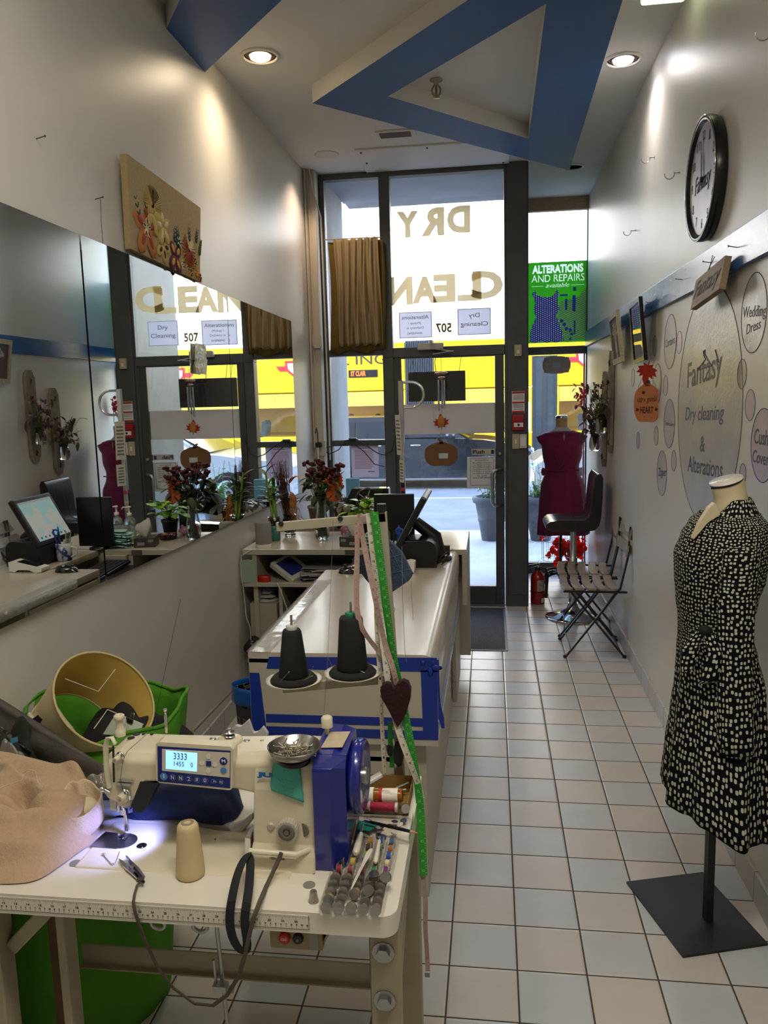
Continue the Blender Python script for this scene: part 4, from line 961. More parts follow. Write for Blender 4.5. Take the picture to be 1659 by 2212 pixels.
def petals(u, v, nP, L, w, key, key2=None, rot=0, d=.004):
    b = MB()
    for i in range(nP):
        a = rot + 2 * math.pi * i / nP; c = Q(u, v) + V((0, math.cos(a) * L / 2, math.sin(a) * L / 2)); T = Matrix.Rotation(a, 3, 'X')
        b.ball(c, (d, L / 2, w / 2), 10, 6, T)
    b.build('yarn_petals', YM[key], o)
    if key2:
        b = MB()
        for i in range(nP):
            a = rot + 2 * math.pi * i / nP; c = Q(u, v) + V((.002, math.cos(a) * L * .45, math.sin(a) * L * .45)); b.ball(c, (d, L * .26, w * .22), 10, 6, Matrix.Rotation(a, 3, 'X'))
        b.build('yarn_petal_centres', YM[key2], o)
def rays(u, v, nP, L, key, a0=0, a1=6.28, hub='b'):
    b = MB()
    for i in range(nP):
        a = a0 + (a1 - a0) * i / nP; b.rod(Q(u, v, .001), Q(u, v, .002) + V((0, math.cos(a) * L, math.sin(a) * L)), .0022, 5)
    b.build('yarn_rays', YM[key], o); MB().ball(Q(u, v), (.006, .01, .01), 8, 6).build('yarn_hub', YM[hub], o)
def frond(u, v, a, L, key):
    b = MB(); rn = random.Random(int(u * 100)); 
    for i in range(7):
        t = i / 7; p = Q(u, v, .001) + V((0, math.cos(a) * L * t, math.sin(a) * L * t))
        for s_ in (-1, 1): aa = a + s_ * .7; b.ball(p + V((0, math.cos(aa) * .014, math.sin(aa) * .014)), (.003, .014, .005), 8, 5, Matrix.Rotation(aa, 3, 'X'))
    b.build('yarn_frond', YM[key], o)
frond(.12, .42, 2.0, .2, 'g'); frond(.2, .45, 1.4, .2, 'g')
rays(.3, .62, 26, .085, 'd', 0, 3.3); rays(.3, .62, 26, .078, 'b', .6, 2.2); petals(.3, .52, 5, .09, .04, 'd', None, -2.5); petals(.2, .32, 5, .13, .075, 'o', 'r', .3); petals(.2, .32, 5, .06, .02, 'c', 'b', .3, .006)
petals(.43, .44, 5, .085, .05, 'd', 'c', .5); petals(.42, .22, 5, .075, .045, 'd', 'b', 1.2); petals(.6, .17, 4, .09, .06, 'p', 'y', .7); frond(.6, .34, 1.5, .12, 't'); frond(.66, .36, 1.8, .1, 't')
petals(.66, .38, 5, .035, .02, 't', 'c'); rays(.82, .34, 28, .075, 'r'); rays(.82, .34, 20, .07, 'c', .1, 2); frond(.84, .46, 1.6, .11, 'g'); frond(.95, .5, 1.2, .1, 'g'); frond(1.0, .35, 1.2, .08, 'g')
for (u, v, k, h) in ((.75, .22, 'y', 'b'), (.8, .12, 'd', 'b'), (.87, .16, 'y', 'r'), (.92, .24, 'd', 'b'), (.95, .1, 'o', 'y'), (.72, .12, 'c', 'b'), (.84, .06, 'y', 'b'), (1.0, .06, 'o', 'b')): petals(u, v, 6, .026, .014, k, h)
# conduits, outlets
b = MB(); b.tube([(XL + .012, 6.1, ZC), (XL + .012, 6.1, 1.3)], .008).tube([(XL + .035, 6.115, ZC), (XL + .035, 6.115, 1.95)], .006).tube([(XL + .05, 6.1, ZC), (XL + .08, 6.1, 3.2), (XL + .11, 6.18, 3.05), (XL + .112, 6.2, 2.0), (XL + .112, 6.2, 1.2)], .007)
structure(b.build('trim_14', COLM), 'thin painted conduits in the corner')
c = PX(681, 745, -1.36)
tag(MB().prism([(XL + .03, 6.09, 2.09), (XL + .03, 6.09, 2.16), (XL + .04, 6.09, 2.185), (XL + .09, 6.09, 2.185), (XL + .1, 6.09, 2.16), (XL + .1, 6.09, 2.09), (XL + .085, 6.09, 2.07), (XL + .045, 6.09, 2.07)], (0, .03, 0)).build('junction_box', COLM, bev=.003), 'small cream eight sided junction box on the corner column', 'box')
o = thing('power_strip', (XL + .06, 6.08, 1.28), 'wall outlet with a black plug and white cable in the left corner', 'outlet')
MB().box(XL + .02, XL + .1, 6.095, 6.12, 1.24, 1.36).build('outlet_box', COLM, o, bev=.003); MB().box(XL + .03, XL + .075, 6.05, 6.095, 1.31, 1.35).build('plug', black, o, bev=.006)
MB().tube([(XL + .05, 6.06, 1.35), (XL + .055, 6.04, 1.42), (XL + .045, 6.05, 1.46), (XL + .03, 6.07, 1.42)], .004).build('black_cord', cable_bl, o)
MB().tube([(XL + .05, 6.05, 1.31), (XL + .05, 6.04, 1.2), (XL + .055, 6.05, 1.0)], .007).build('white_cord', cable_wh, o)
o = thing('window_cable', (-1.1, 6.22, 1.3), 'black cable with a small adapter strung along the side window rail', 'cable')
MB().tube([(-1.32, 6.1, 1.30), (-1.27, 6.15, 1.25), (-1.2, 6.2, 1.28), (-1.15, 6.22, 1.35), (-1.06, 6.22, 1.36), (-.98, 6.22, 1.31), (-.9, 6.22, 1.25), (-.84, 6.22, 1.23), (-.78, 6.22, 1.26), (-.74, 6.22, 1.4)], .004).tube([(-1.3, 6.12, 1.3), (-1.2, 6.2, 1.32), (-1.1, 6.22, 1.34), (-1.0, 6.22, 1.26), (-.92, 6.22, 1.16), (-.84, 6.22, 1.14)], .0035).build('cord', cable_bl, o)
MB().box(-1.12, -1.06, 6.21, 6.24, 1.345, 1.37).build('adapter', black, o, bev=.003)
sheet('posted_notice', 'white notice sheet with faint pink print taped to the lower left window', 'paper', (-1.115, YF - .01, 1.05), (-.895, YF - .01, 1.05), (-1.115, YF - .01, 1.31), translucent('backlit_paper', '#cfcbd6', .5),
      parts=[('print_lines', 'lines', mat('pink_print', '#b58a9b', .8), .12, .25, .88, .85, dict(n=16)), ('heading', None, mat('red_print', '#b05a6a', .8), .25, .89, .7, .91, {}), ('icons', None, mat('blue_print', '#7a7fa8', .8), .6, .16, .85, .19, {})])
# wind chime and pumpkin ornament hanging in front of the door
c0 = PY(953, 806, 6.15); o = thing('wind_chime', (c0.x, c0.y, 1.3), 'metal wind chime with red leaf and brown pumpkin board hanging before the door', 'decoration')
top = V((c0.x, 6.15, 2.04))
MB().tube([top, V((c0.x, 6.15, c0.z))], .0015, 5).build('cord', cable_bl, o)
MB().ball((c0.x, 6.15, c0.z), (.05, .02, .012), 16, 8).ball((c0.x, 6.15, c0.z - .035), (.028, .015, .01), 14, 6).build('suspension_disc', mat('chime_copper', '#b08a6d', .25, .9), o)
for i, dx in enumerate((-.022, .004, .022)):
    MB().lathe([(.0075, 0), (.0075, -.235 + .02 * i), (.006, -.235 + .02 * i)], (c0.x + dx, 6.15 + (.012 if i == 1 else 0), c0.z - .05), 12).build('chime_tube', chrome, o)
MB().tube([V((c0.x, 6.15, c0.z)), V((c0.x, 6.15, 1.42))], .001, 5).build('string', cable_bl, o)
cl_ = PY(953, 912, 6.15)
maple(cl_, .062, (1, 0, 0), (0, 0, 1), (0, .003, 0), .1).build('leaf', mat('leaf_red', '#a81f18', .7, ns=30, na=.2), o)
b = MB(); T = Matrix.Identity(3); b.ball(cl_ + V((0, -.006, .005)), (.028, .004, .045), 16, 10).build('wooden_drop', mat('orange_wood', '#b5722f', .5), o)
cp = PY(953, 982, 6.15)
pumpkin_sign(o, cp, .128, .092, (1, 0, 0), (0, 1, 0), 0, mat('cardboard_back', '#765434', .8), mat('cardboard_back', '#765434', .8))
MB().box(cp.x - .018, cp.x + .052, 6.147, 6.149, cp.z - .03, cp.z + .01).build('sticker', mat('pale_sticker', '#b9c4c2', .6), o)
b = MB(); FO = mat('foil_film', '#a8a8a0', .2, .6, bs=40, bd=.9, ns=30, na=.3)
b.prism([PX(x, y, -1.352) for x, y in ((423, 741), (445, 745), (446, 776), (423, 774))], (-.004, 0, 0)).prism([PX(x, y, -1.35) for x, y in ((424, 777), (448, 779), (446, 809), (425, 806))], (-.004, 0, 0)).box(-1.36, -1.348, PX(424, 775, -1.35).y, PX(447, 775, -1.35).y, PX(435, 777, -1.35).z - .004, PX(435, 777, -1.35).z + .004)
tag(b.build('foil_packet', FO), 'crinkled silvery packet stuck on the face of the mirror', 'packet')
# ================================================================== customer counter
LAM = mat('beige_laminate', '#b9b1a0', .3, ns=2.5, na=.04, coat=.15); LAMS = mat('beige_laminate_side', '#b3ac9c', .42, ns=2.5, na=.04)
TAPEB = mat('blue_duct_tape', '#15308c', .32, bs=70, bd=.08); PIN = mat('blue_pinstripe', '#747ca8', .35); PLT = mat('pale_plastic_trim', '#bcb8ae', .25)
ZK = .87
o = thing('service_counter', (-.48, 3.2, 0), 'long beige laminate service counter with rounded edge and blue tape on its near end', 'counter')
xl, xr, yn, yfr = -.79, -.175, 2.41, 3.65
def slab(ya, yb_, xa):
    pr = [(xa, ZK), (xr - .045, ZK)] + [(xr - .045 + .045 * math.sin(R_(a)), ZK - .045 + .045 * math.cos(R_(a))) for a in range(15, 91, 15)] + [(xr, ZK - .12), (xr - .012, ZK - .12), (xr - .012, ZK - .06), (xr - .05, ZK - .035), (xa, ZK - .035)]
    return MB().prism([(x, ya, z) for x, z in pr], (0, yb_ - ya, 0), True)
b = slab(yn, yfr, xl); b2 = slab(yfr, 4.155, -.53); k = len(b.v); b.v += b2.v; b.f += [[i + k for i in f] for f in b2.f]; b.m += b2.m; b.sm += b2.sm
b.build('worktop', LAM, o, bev=.002)
b = MB(); b.box(xr - .04, xr - .006, yn + .005, 4.15, .60, ZK - .1)
ap = b.build('apron', LAMS, o)
MB().box(xr - .006, xr - .0005, yn + .005, 4.15, .565, .60).build('lower_trim', PLT, ap, bev=.003)
MB().box(xr - .0055, xr + .0005, yn, 4.15, .605, .609).box(xr - .0055, xr + .0005, yn, 4.15, .618, .622).build('pinstripe', PIN, ap)
MB().box(-.245, -.22, yn + .06, 5.35, 0, .6).build('side_panel', LAMS, o)
b = MB()
for i in range(9): b.bar((-.217, 4.02, .1 + i * .045), (-.217, 4.62, .1 + i * .045), .006, .028, up=(.5, 0, 1))
v_ = b.build('vent_louvres', mat('vent_grey', '#8e8980', .5), o)
pn = MB().box(xl, xr - .0, yn, yn + .02, .565, ZK - .02).build('end_panel', LAMS, o, bev=.002)
MB().box(xl + .03, -.245, yn + .06, yn + .08, 0, .565).build('end_kickboard', LAMS, o)
y0_ = yn - .0012
def tq(xa, xb, za, zb): return MB().box(xa, xb, y0_, yn, za, zb)
bt = MB(); bt.prism([(xl + .07, y0_, ZK - .015), (xr, y0_, ZK - .008), (xr, y0_, ZK - .055), (xl + .06, y0_, ZK - .055)], (0, .001, 0))
bt.prism([(xl + .002, y0_ , .8), (xl + .035, y0_, .8), (xl + .05, y0_, .6), (xl + .05, y0_, .588), (xl + .002, y0_, .588)], (0, .001, 0))
bt.prism([(xr - .052, y0_, ZK - .05), (xr, y0_, ZK - .05), (xr, y0_, .588), (xr - .048, y0_, .588)], (0, .001, 0))
bt.box(xl + .05, xr - .04, y0_ - .0004, yn, .632, .66); bt.box(xl + .05, xr - .04, y0_ - .0004, yn, .588, .618)
bt.build('blue_tape', TAPEB, pn)
rn = random.Random(5); b = MB()
for i in range(26): b.ball((xr - .02 + rn.uniform(-.03, .02), yn + rn.uniform(-.004, .02), ZK - .03 + rn.uniform(-.03, .012)), (rn.uniform(.006, .018), .003, rn.uniform(.005, .012)), 6, 4)
b.strip([PY(x_, y_, yn + .002) for x_, y_ in ((946, 1425), (947, 1470), (949, 1520), (953, 1550), (957, 1573))], [V((w_, 0, 0)) for w_ in (.003, .003, .004, .009, .005)], .002)
b.build('crumpled_tape', TAPEB, pn)
# clear packing tape on the left edge
CT = mat('clear_packing_tape', '#e8e6de', .12, ns=25, na=.15, coat=1, stretch=(6, 1, 1), bs=45, bd=.9, alpha=.55)
b = MB(); rn = random.Random(8)
pr = [(xl - .004, ZK - .04), (xl - .004, ZK + .001), (xl + .02, ZK + .0025), (xl + .045, ZK + .001), (xl + .06, ZK + .0025), (xl + .075, ZK + .0012)]
b.grid(lambda u, v: (pr[min(5, int(round(v * 5)))][0] + rn.uniform(-.0015, .0015), yn - .003 + (yfr - .22 - yn) * u, pr[min(5, int(round(v * 5)))][1] + rn.uniform(0, .002)), 60, 5)
b.build('clear_tape', CT, o)
# employee side: open bay and lockable drawer
b = MB(); b.box(xl, xl + .5, yn + .02, yn + .04, .1, ZK - .035); b.box(xl, xl + .5, 3.0, 3.02, .1, ZK - .035); b.box(xl, xl + .5, yfr - .02, yfr, .1, ZK - .035); b.box(xl + .02, xl + .52, yn + .02, yfr, .1, .12); b.box(xl + .02, xl + .5, yn + .02, yfr, .5, .515); b.box(xl + .5, xl + .515, yn + .02, yfr, .1, ZK - .04)
b.build('carcass', LAMS, o)
dw = MB().box(xl - .002, xl + .016, 3.03, yfr - .025, .68, ZK - .045).build('drawer', LAMS, o, bev=.002)
MB().lathe([(.014, 0), (.014, .006), (.01, .01), (.004, .01)], (xl - .002, 3.36, .79), 20, (-1, 0, 0)).build('keyhole', steel, dw)
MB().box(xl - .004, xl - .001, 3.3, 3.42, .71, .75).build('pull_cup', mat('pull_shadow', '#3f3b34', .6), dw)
MB().box(xl - .003, xl - .002, 3.07, 3.14, .69, .79).build('taped_note', mat('old_tape', '#c4c2b8', .3), dw)
MB().box(xl - .002, xl + .016, 3.03, yfr - .025, .14, .49).build('lower_door', LAMS, o, bev=.002)

def heap(name, label, cat, cx, cy, z, rx, ry, h, m_, seed=1, folds=7, amp=.25, n=56, group=None, squash=1.0, extra=None):
    """a crumpled pile of cloth lying on a surface"""
    rn = random.Random(seed); ph = [rn.uniform(0, 6.28) for _ in range(10)]; b = MB()
    def f(u, v):
        a = 2 * math.pi * u; rr = 1 + .12 * math.sin(3 * a + ph[0]) + .07 * math.sin(5 * a + ph[1]); r = v
        x = rx * rr * r * math.cos(a); y = ry * rr * r * math.sin(a)
        t = (1 - r ** 2.6); w = math.sin(folds * (x / rx * 1.3 + .5 * math.sin(y / ry * 3 + ph[2])) + ph[3]) * .6 + math.sin(folds * 1.7 * (y / ry + .4 * math.sin(x / rx * 2.5 + ph[4]))) * .4
        zz = z + .0015 + h * t * (1 - amp + amp * w) * (1 + .3 * math.sin(2 * a + ph[5]) * r)
        return (cx + x, cy + y, max(z + .001, zz))
    b.grid(f, n, 20, cu=True); o = b.build(name, m_, sub=1); tag(o, label, cat, group); return o
heap('folded_clothes', 'blue clothes bundle in the open bay under the counter', 'clothes', xl + .22, 2.72, .515, .2, .22, .16, mat('royal_blue_cloth', '#27458f', .9), 3)

# ---- desk along the window end with shelves
o = thing('front_desk', (-.75, 4.45, 0), 'beige laminate desk with open shelves across the window end of the counter', 'desk')
yd0, yd1 = 4.16, 4.745
b = MB().box(XL + .02, -.72, yd0 + .0, yd1, ZK - .03, ZK).box(-.72, -.135, yd0, yd1, ZK - .03, ZK); b.build('desktop', LAM, o, bev=.002)
b = MB(); b.box(-.16, -.135, yd0 + .0, yd1, .565, ZK - .03); b.box(-.5, -.135, yd1 - .02, yd1, .1, ZK - .03); b.box(-.22, -.2, yd0 + .05, yd1, 0, .565)
b.build('end_panel', LAMS, o, bev=.002)
b = MB(); b.box(-1.315, -1.29, yd0 + .01, yd1, .0, ZK - .03); b.box(-.73, -.70, yd0 + .01, yd1, .02, ZK - .03); b.box(-1.35, -.72, yd1 - .02, yd1, .02, ZK - .03)
b.build('shelf_sides', LAMS, o)
b = MB().box(-1.36, -.73, yd0 - .02, yd1 - .02, .665, .685); b.build('shelf', LAMS, o, bev=.001)
b = MB().box(-1.36, -.73, yd0 - .01, yd1 - .02, .29, .31); b.build('shelf', LAMS, o, bev=.001)
MB().box(-1.17, -1.15, yd0 + .0, yd1 - .02, .31, .665).build('divider', LAMS, o)
MB().box(-.70, -.5, yd0 - .015, yd0 + .3, .68, ZK - .03).build('pedestal_box', LAMS, o, bev=.002)
MB().box(-.79, -.73, yd0 - .004, yd0 + .001, ZK - .032, ZK - .001).build('brown_edge_tape', mat('brown_tape', '#5e554a', .4), o)
# things in the shelves
c = V((-1.335, yd0 - .024, .75)); tag(MB().prism([(-1.372, yd0 - .026, .69), (-1.285, yd0 - .026, .692), (-1.288, yd0 - .026, .815), (-1.33, yd0 - .03, .822), (-1.375, yd0 - .026, .81)], (0, -.002, 0)).build('sticky_note', mat('green_note', '#97a893', .8)), 'pale green paper note hanging at the left end of the desk shelves', 'note')
o = thing('card_reader', (-1.12, yd0 + .1, .69), 'white desk terminal with a dark blue screen lying tilted on the upper shelf', 'terminal')
T = Matrix.Translation((-1.12, yd0 + .1, .745)) @ Matrix.Rotation(R_(-25), 4, 'Z') @ Matrix.Rotation(R_(28), 4, 'Y') @ Matrix.Rotation(R_(12), 4, 'X')
MB().box(-.09, .09, -.08, .08, -.02, .015, T).build('housing', mat('terminal_white', '#c9c8c0', .5), o, bev=.006); MB().box(-.065, .06, -.06, .05, .0152, .0165, T).build('screen', mat('terminal_screen', '#27306e', .2), o)
tag(MB().lathe([(.03, 0), (.034, .005), (.034, .03), (.03, .034)], (-1.255, yd0 + .02, .686), 20, squash=(1.1, .7)).build('tape_roll', mat('red_tape', '#b3191c', .4)), 'small red roll on the upper shelf', 'tape')
rn = random.Random(3)
for i in range(12):
    T = Matrix.Translation((-.96 + rn.uniform(-.05, .09), yd0 + .12 + rn.uniform(-.03, .03), .692 + i * .0055)) @ Matrix.Rotation(rn.uniform(-.5, .5), 4, 'Z') @ Matrix.Rotation(rn.uniform(-.06, .06), 4, 'Y')
    tag(MB().box(-.1, .1, -.075, .075, -.0015, .0015, T).build('paper', mat('shelf_paper_%d' % (i % 3), ('#b8b5ab', '#d2d0ca', '#8f9196')[i % 3], .8)), 'loose papers lying in the messy pile on the upper shelf', 'paper', 'papers piled on the upper shelf')
o = MB().box(-.865, -.765, yd0 + .01, yd0 + .15, .69, .705, None).build('calculator', mat('calc_dark', '#26272b', .5)); tag(o, 'dark calculator with pale keys at the right of the upper shelf', 'calculator')
b = MB()
for i in range(4):
    for j in range(4): b.box(-.857 + i * .023, -.84 + i * .023, yd0 + .02 + j * .025, yd0 + .037 + j * .025, .705, .709)
b.build('keys', mat('calc_keys', '#a9aaa8', .5), o)
tag(MB().box(-1.345, -1.19, yd0 + .02, yd0 + .2, .311, .56).build('file_box', mat('cream_box', '#a8a08a', .6), bev=.003), 'cream file box on the lower shelf', 'box')
for i, (w_, zz) in enumerate(((.13, .561), (.12, .585), (.1, .61))):
    heap('folded_bag', ('crumpled pale bags stacked on the cream file box',)[0], 'bag', -1.265, yd0 + .1, zz, w_ / 2, .06, .028, mat('pale_bag', '#b3b4ad', .6), i + 4, 4, .3, 24, group='bags on the cream file box')
tag(MB().cbox((-1.07, yd0 + .12, .43), (.05, .12, .235), ry=R_(-6)).build('snack_packet', mat('olive_yellow', '#77721c', .6, ns=20, na=.4)), 'olive and yellow packet standing on the lower shelf', 'packet')
o = thing('plastic_bottle', (-.98, yd0 + .12, .31), 'clear plastic bottle with a blue cap on the lower shelf', 'bottle')
MB().lathe([(0, 0), (.034, 0), (.037, .01), (.037, .14), (.032, .18), (.014, .215), (.013, .23)], (-.98, yd0 + .12, .311), 20).build('bottle', mat('clear_plastic', '#cfd8d6', .1, trans=.9), o); MB().lathe([(.015, 0), (.016, .025), (.013, .028)], (-.98, yd0 + .12, .541), 16).build('cap', mat('cap_blue', '#20307c', .4), o)
tag(MB().box(-.9, -.8, yd0 + .08, yd0 + .18, .311, .6).build('pink_box', mat('pink_card', '#a8365a', .6), bev=.002), 'pink box on the lower shelf', 'box')
tag(MB().lathe([(0, 0), (.02, 0), (.022, .01), (.022, .06), (.013, .075), (.013, .1), (0, .105)], (-1.09, yd0 + .03, .311), 14).build('small_bottle', white_pl), 'small white capped bottle on the lower shelf', 'bottle')
tag(MB().lathe([(.012, 0), (.036, 0), (.036, .1), (.012, .1)], (-1.365 + .04, yd0 - .08, .33), 20, (0, 1, .1)).build('cable_roll', black), 'black roll of cable hanging at the foot of the shelves', 'cable')
tag(MB().tube([(-1.31, yd0 - .01, ZK - .0), (-1.365, yd0 - .02, .84), (-1.37, yd0 - .03, .74), (-1.36, yd0 - .03, .66), (-1.35, yd0 - .04, .5), (-1.33, yd0 - .04, .44), (-1.33, yd0 - .04, .36), (-1.3, yd0 - .05, .25)], .0028, 6).build('white_cable', cable_wh), 'white cable running down the left end of the desk from the speaker', 'cable')
tag(MB().tube([(-1.17, yd0 - .03, .69), (-1.15, yd0 - .04, .66), (-1.12, yd0 - .03, .55), (-1.11, yd0 - .04, .42), (-1.08, yd0 - .04, .32)], .0028, 6).build('white_cable', cable_wh), 'white cable hanging in front of the shelf divider', 'cable')

# ---- on the desk
o = thing('smart_speaker', (-1.265, 4.24, ZK), 'grey fabric covered cylindrical speaker with a white foot', 'speaker')
MB().lathe([(.043, 0), (.044, .003), (.044, .02)], (-1.265, 4.24, ZK), 36).build('foot', white_pl, o); MB().lathe([(.0445, .02), (.0445, .135), (.04, .142), (0, .143)], (-1.265, 4.24, ZK), 36).build('fabric_body', mat('speaker_fabric', '#88867f', .9, bs=400, bd=.4), o)
def stems(b, base, n, spread, H, r, rn, curve=.03):
    tips = []
    for i in range(n):
        t = base + V((rn.gauss(0, spread), rn.gauss(0, spread), H * rn.uniform(.8, 1.1))); b.tube([base + V((rn.uniform(-.01, .01), rn.uniform(-.01, .01), 0)), (base + t) / 2 + V((rn.gauss(0, curve), rn.gauss(0, curve), 0)), t], r, 6); tips.append(t)
    return tips
rn = random.Random(11)
o = thing('lucky_bamboo', (-1.26, 4.45, ZK), 'lucky bamboo in a teal glass jar with pebbles beside the speaker', 'plant'); j = V((-1.26, 4.45, ZK))
MB().lathe([(0, 0), (.03, 0), (.034, .005), (.034, .085), (.032, .09)], j, 24).build('jar', mat('teal_jar', '#2f7f7b', .3, ns=30, na=.5, col2='#b88f7c', ramp=(.35, .45)), o)
b = MB()
for i in range(60): b.ball(j + V((rn.uniform(-.024, .024), rn.uniform(-.024, .024), .085 + rn.uniform(0, .03))), rn.uniform(.004, .007), 6, 4)
b.build('pebbles', mat('pebbles', '#a98f78', .6, ns=60, na=.4), o, kind='stuff')
MB().lathe([(.034, .09), (.033, .135), (.034, .137)], j, 24).build('glass_rim', glass_m, o)
for i in range(4):
    h = rn.uniform(.2, .3); p = j + V((rn.uniform(-.018, .018), rn.uniform(-.015, .015), .1)); d = V((rn.uniform(-.04, .04), rn.uniform(-.03, .03), 0)); b = MB(); pts = [p + d * t + V((0, 0, h * t)) for t in (0, .25, .5, .75, 1)]; b.tube(pts, [.007, .006, .0068, .006, .0055], 10)
    b.build('stalk', mat('bamboo_green', '#7e9a3c', .4, ns=12, na=.3), o); lf = MB()
    for k in range(9): lf.leaf(p + d * (.5 + .06 * k) + V((0, 0, h * (.5 + .06 * k))), (rn.uniform(-1, 1), rn.uniform(-1, 1), rn.uniform(0, 1)), rn.uniform(.06, .11), .02, curl=.4)
    lf.build('leaves', mat('bamboo_leaf', '#43692c', .45), o)
o = thing('broom_arrangement', (-1.21, 4.6, ZK), 'brown broom twigs with an orange ribbon in a pebble filled glass bowl', 'decoration'); j = V((-1.205, 4.6, ZK))
MB().lathe([(0, .0), (.03, 0), (.032, .012), (.02, .018), (.045, .035), (.056, .06), (.056, .075), (.04, .10), (.036, .12), (.041, .13)], j, 28).build('glass_bowl', glass_m, o)
b = MB()
for i in range(130):
    a = rn.uniform(0, 6.28); r = rn.uniform(0, .042); b.ball(j + V((r * math.cos(a), r * math.sin(a), rn.uniform(.03, .085))), rn.uniform(.004, .008), 6, 4)
b.build('pebbles', mat('white_pebbles', '#cbbfa9', .5, ns=60, na=.4), o, kind='stuff')
b = MB()
for i in range(40): a = rn.uniform(0, 6.28); r = rn.uniform(0, .033); b.ball(j + V((r * math.cos(a), r * math.sin(a), rn.uniform(.09, .125))), rn.uniform(.006, .009), 6, 4)
b.build('brown_stones', mat('brown_stones', '#5b3a30', .5, ns=60, na=.4), o, kind='stuff')
b = MB(); 
for i in range(120):
    a = rn.uniform(0, 6.28); r = abs(rn.gauss(0, .022)); p = j + V((-.01 + .5 * r * math.cos(a), .5 * r * math.sin(a), .1)); t = j + V((-.045 + 1.6 * r * math.cos(a), 1.6 * r * math.sin(a), rn.uniform(.33, .46))); b.tube([p, (p + t) / 2 + V((rn.gauss(0, .006), rn.gauss(0, .006), 0)), t], .0011, 4)
b.build('twigs', mat('broom_twigs', '#4d2f24', .8), o, kind='stuff')
b = MB()
for i in range(46):
    a = rn.uniform(0, 6.28); p = j + V((.03, -.02, .2)); b.tube([p, p + V((rn.gauss(0, .02), rn.gauss(0, .015), -.04)), p + V((rn.gauss(0, .03), rn.gauss(0, .02), -.1))], .001, 4)
b.ball(j + V((.028, -.02, .235)), (.02, .02, .022), 12, 8).ball(j + V((.028, -.02, .2)), (.022, .018, .03), 12, 8); b.build('raffia_doll', mat('raffia', '#b07a36', .8, ns=50, na=.3), o)
b = MB()
for (dx, dz, rt) in ((-.0, .32, .4), (.03, .3, -.5), (.035, .36, 1.2), (.02, .27, 2.2)): b.leaf(j + V((.015, -.02, dz)), (math.sin(rt), -.3, math.cos(rt)), .08, .035, curl=.6)
b.build('ribbon', mat('orange_ribbon', '#d5611a', .4), o)
# bouquet
o = thing('rose_bouquet', (-.98, 4.47, ZK), 'tall clear vase holding dark red carnations and orange autumn leaves', 'flowers'); j = V((-.98, 4.47, ZK))
MB().lathe([(0, 0.002), (.034, 0.002), (.040, .02), (.045, .06), (.042, .1), (.03, .15), (.024, .2), (.028, .24), (.04, .275), (.0385, .275), (.0265, .24), (.0225, .2), (.0285, .15), (.0405, .1), (.0435, .06), (.038, .02), (.03, .012), (0, .01)], j, 32).build('vase', glass_m, o)
MB().lathe([(0, .012), (.034, .014), (.0425, .06), (.041, .09), (0, .09)], j, 28).build('water', mat('water', '#e9f2f2', .02, trans=1, ior=1.33), o)
st = MB(); hd = MB(); lf = MB(); ol = MB()
for i in range(30):
    a = rn.uniform(0, 6.28); R2 = rn.uniform(.02, .145); tip = j + V((R2 * math.cos(a), R2 * math.sin(a) * .8, rn.uniform(.38, .49) - R2 * .35)); bs_ = j + V((rn.uniform(-.02, .02), rn.uniform(-.02, .02), .02))
    st.tube([bs_, j + V((rn.uniform(-.012, .012), rn.uniform(-.012, .012), .2)), tip], .0022, 5)
    for k in range(7): hd.ball(tip + V((rn.gauss(0, .009), rn.gauss(0, .009), rn.gauss(0, .006))), (.011, .011, .009), 8, 5)
    for k in range(3): hd.leaf(tip, (rn.uniform(-1, 1), rn.uniform(-1, 1), rn.uniform(0, 1)), .024, .02, n=3)
    if i % 2:
        for k in range(7): lf.leaf(tip + V((rn.uniform(-.03, .03), rn.uniform(-.03, .03), -rn.uniform(.03, .13))), (rn.uniform(-1, 1), rn.uniform(-1, 1), rn.uniform(-.6, .6)), rn.uniform(.05, .08), .035)
for i in range(16):
    a = rn.uniform(-1.2, 1.0); p = j + V((.04 + .07 * math.cos(a), -.03 + .04 * math.sin(a), rn.uniform(.25, .36))); v1 = V((rn.uniform(.3, 1), rn.uniform(-.5, .5), rn.uniform(-.6, .6))).normalized(); v2 = v1.cross(V((0, 1, 0))).normalized()
    q_ = maple(p, .04, v1, v2, V((0, .001, 0))); kk = len(ol.v); ol.v += q_.v; ol.f += [[i2 + kk for i2 in f] for f in q_.f]; ol.m += q_.m; ol.sm += q_.sm
st.build('stems', mat('flower_stem', '#4c6a35', .6), o); hd.build('flower_heads', mat('carnation_red', '#4e1020', .7, ns=60, na=.5), o); lf.build('leaves', mat('rose_leaf', '#3c5228', .5, ns=20, na=.3), o); ol.build('maple_leaves', mat('maple_orange', '#c2561c', .6, ns=20, na=.4), o)
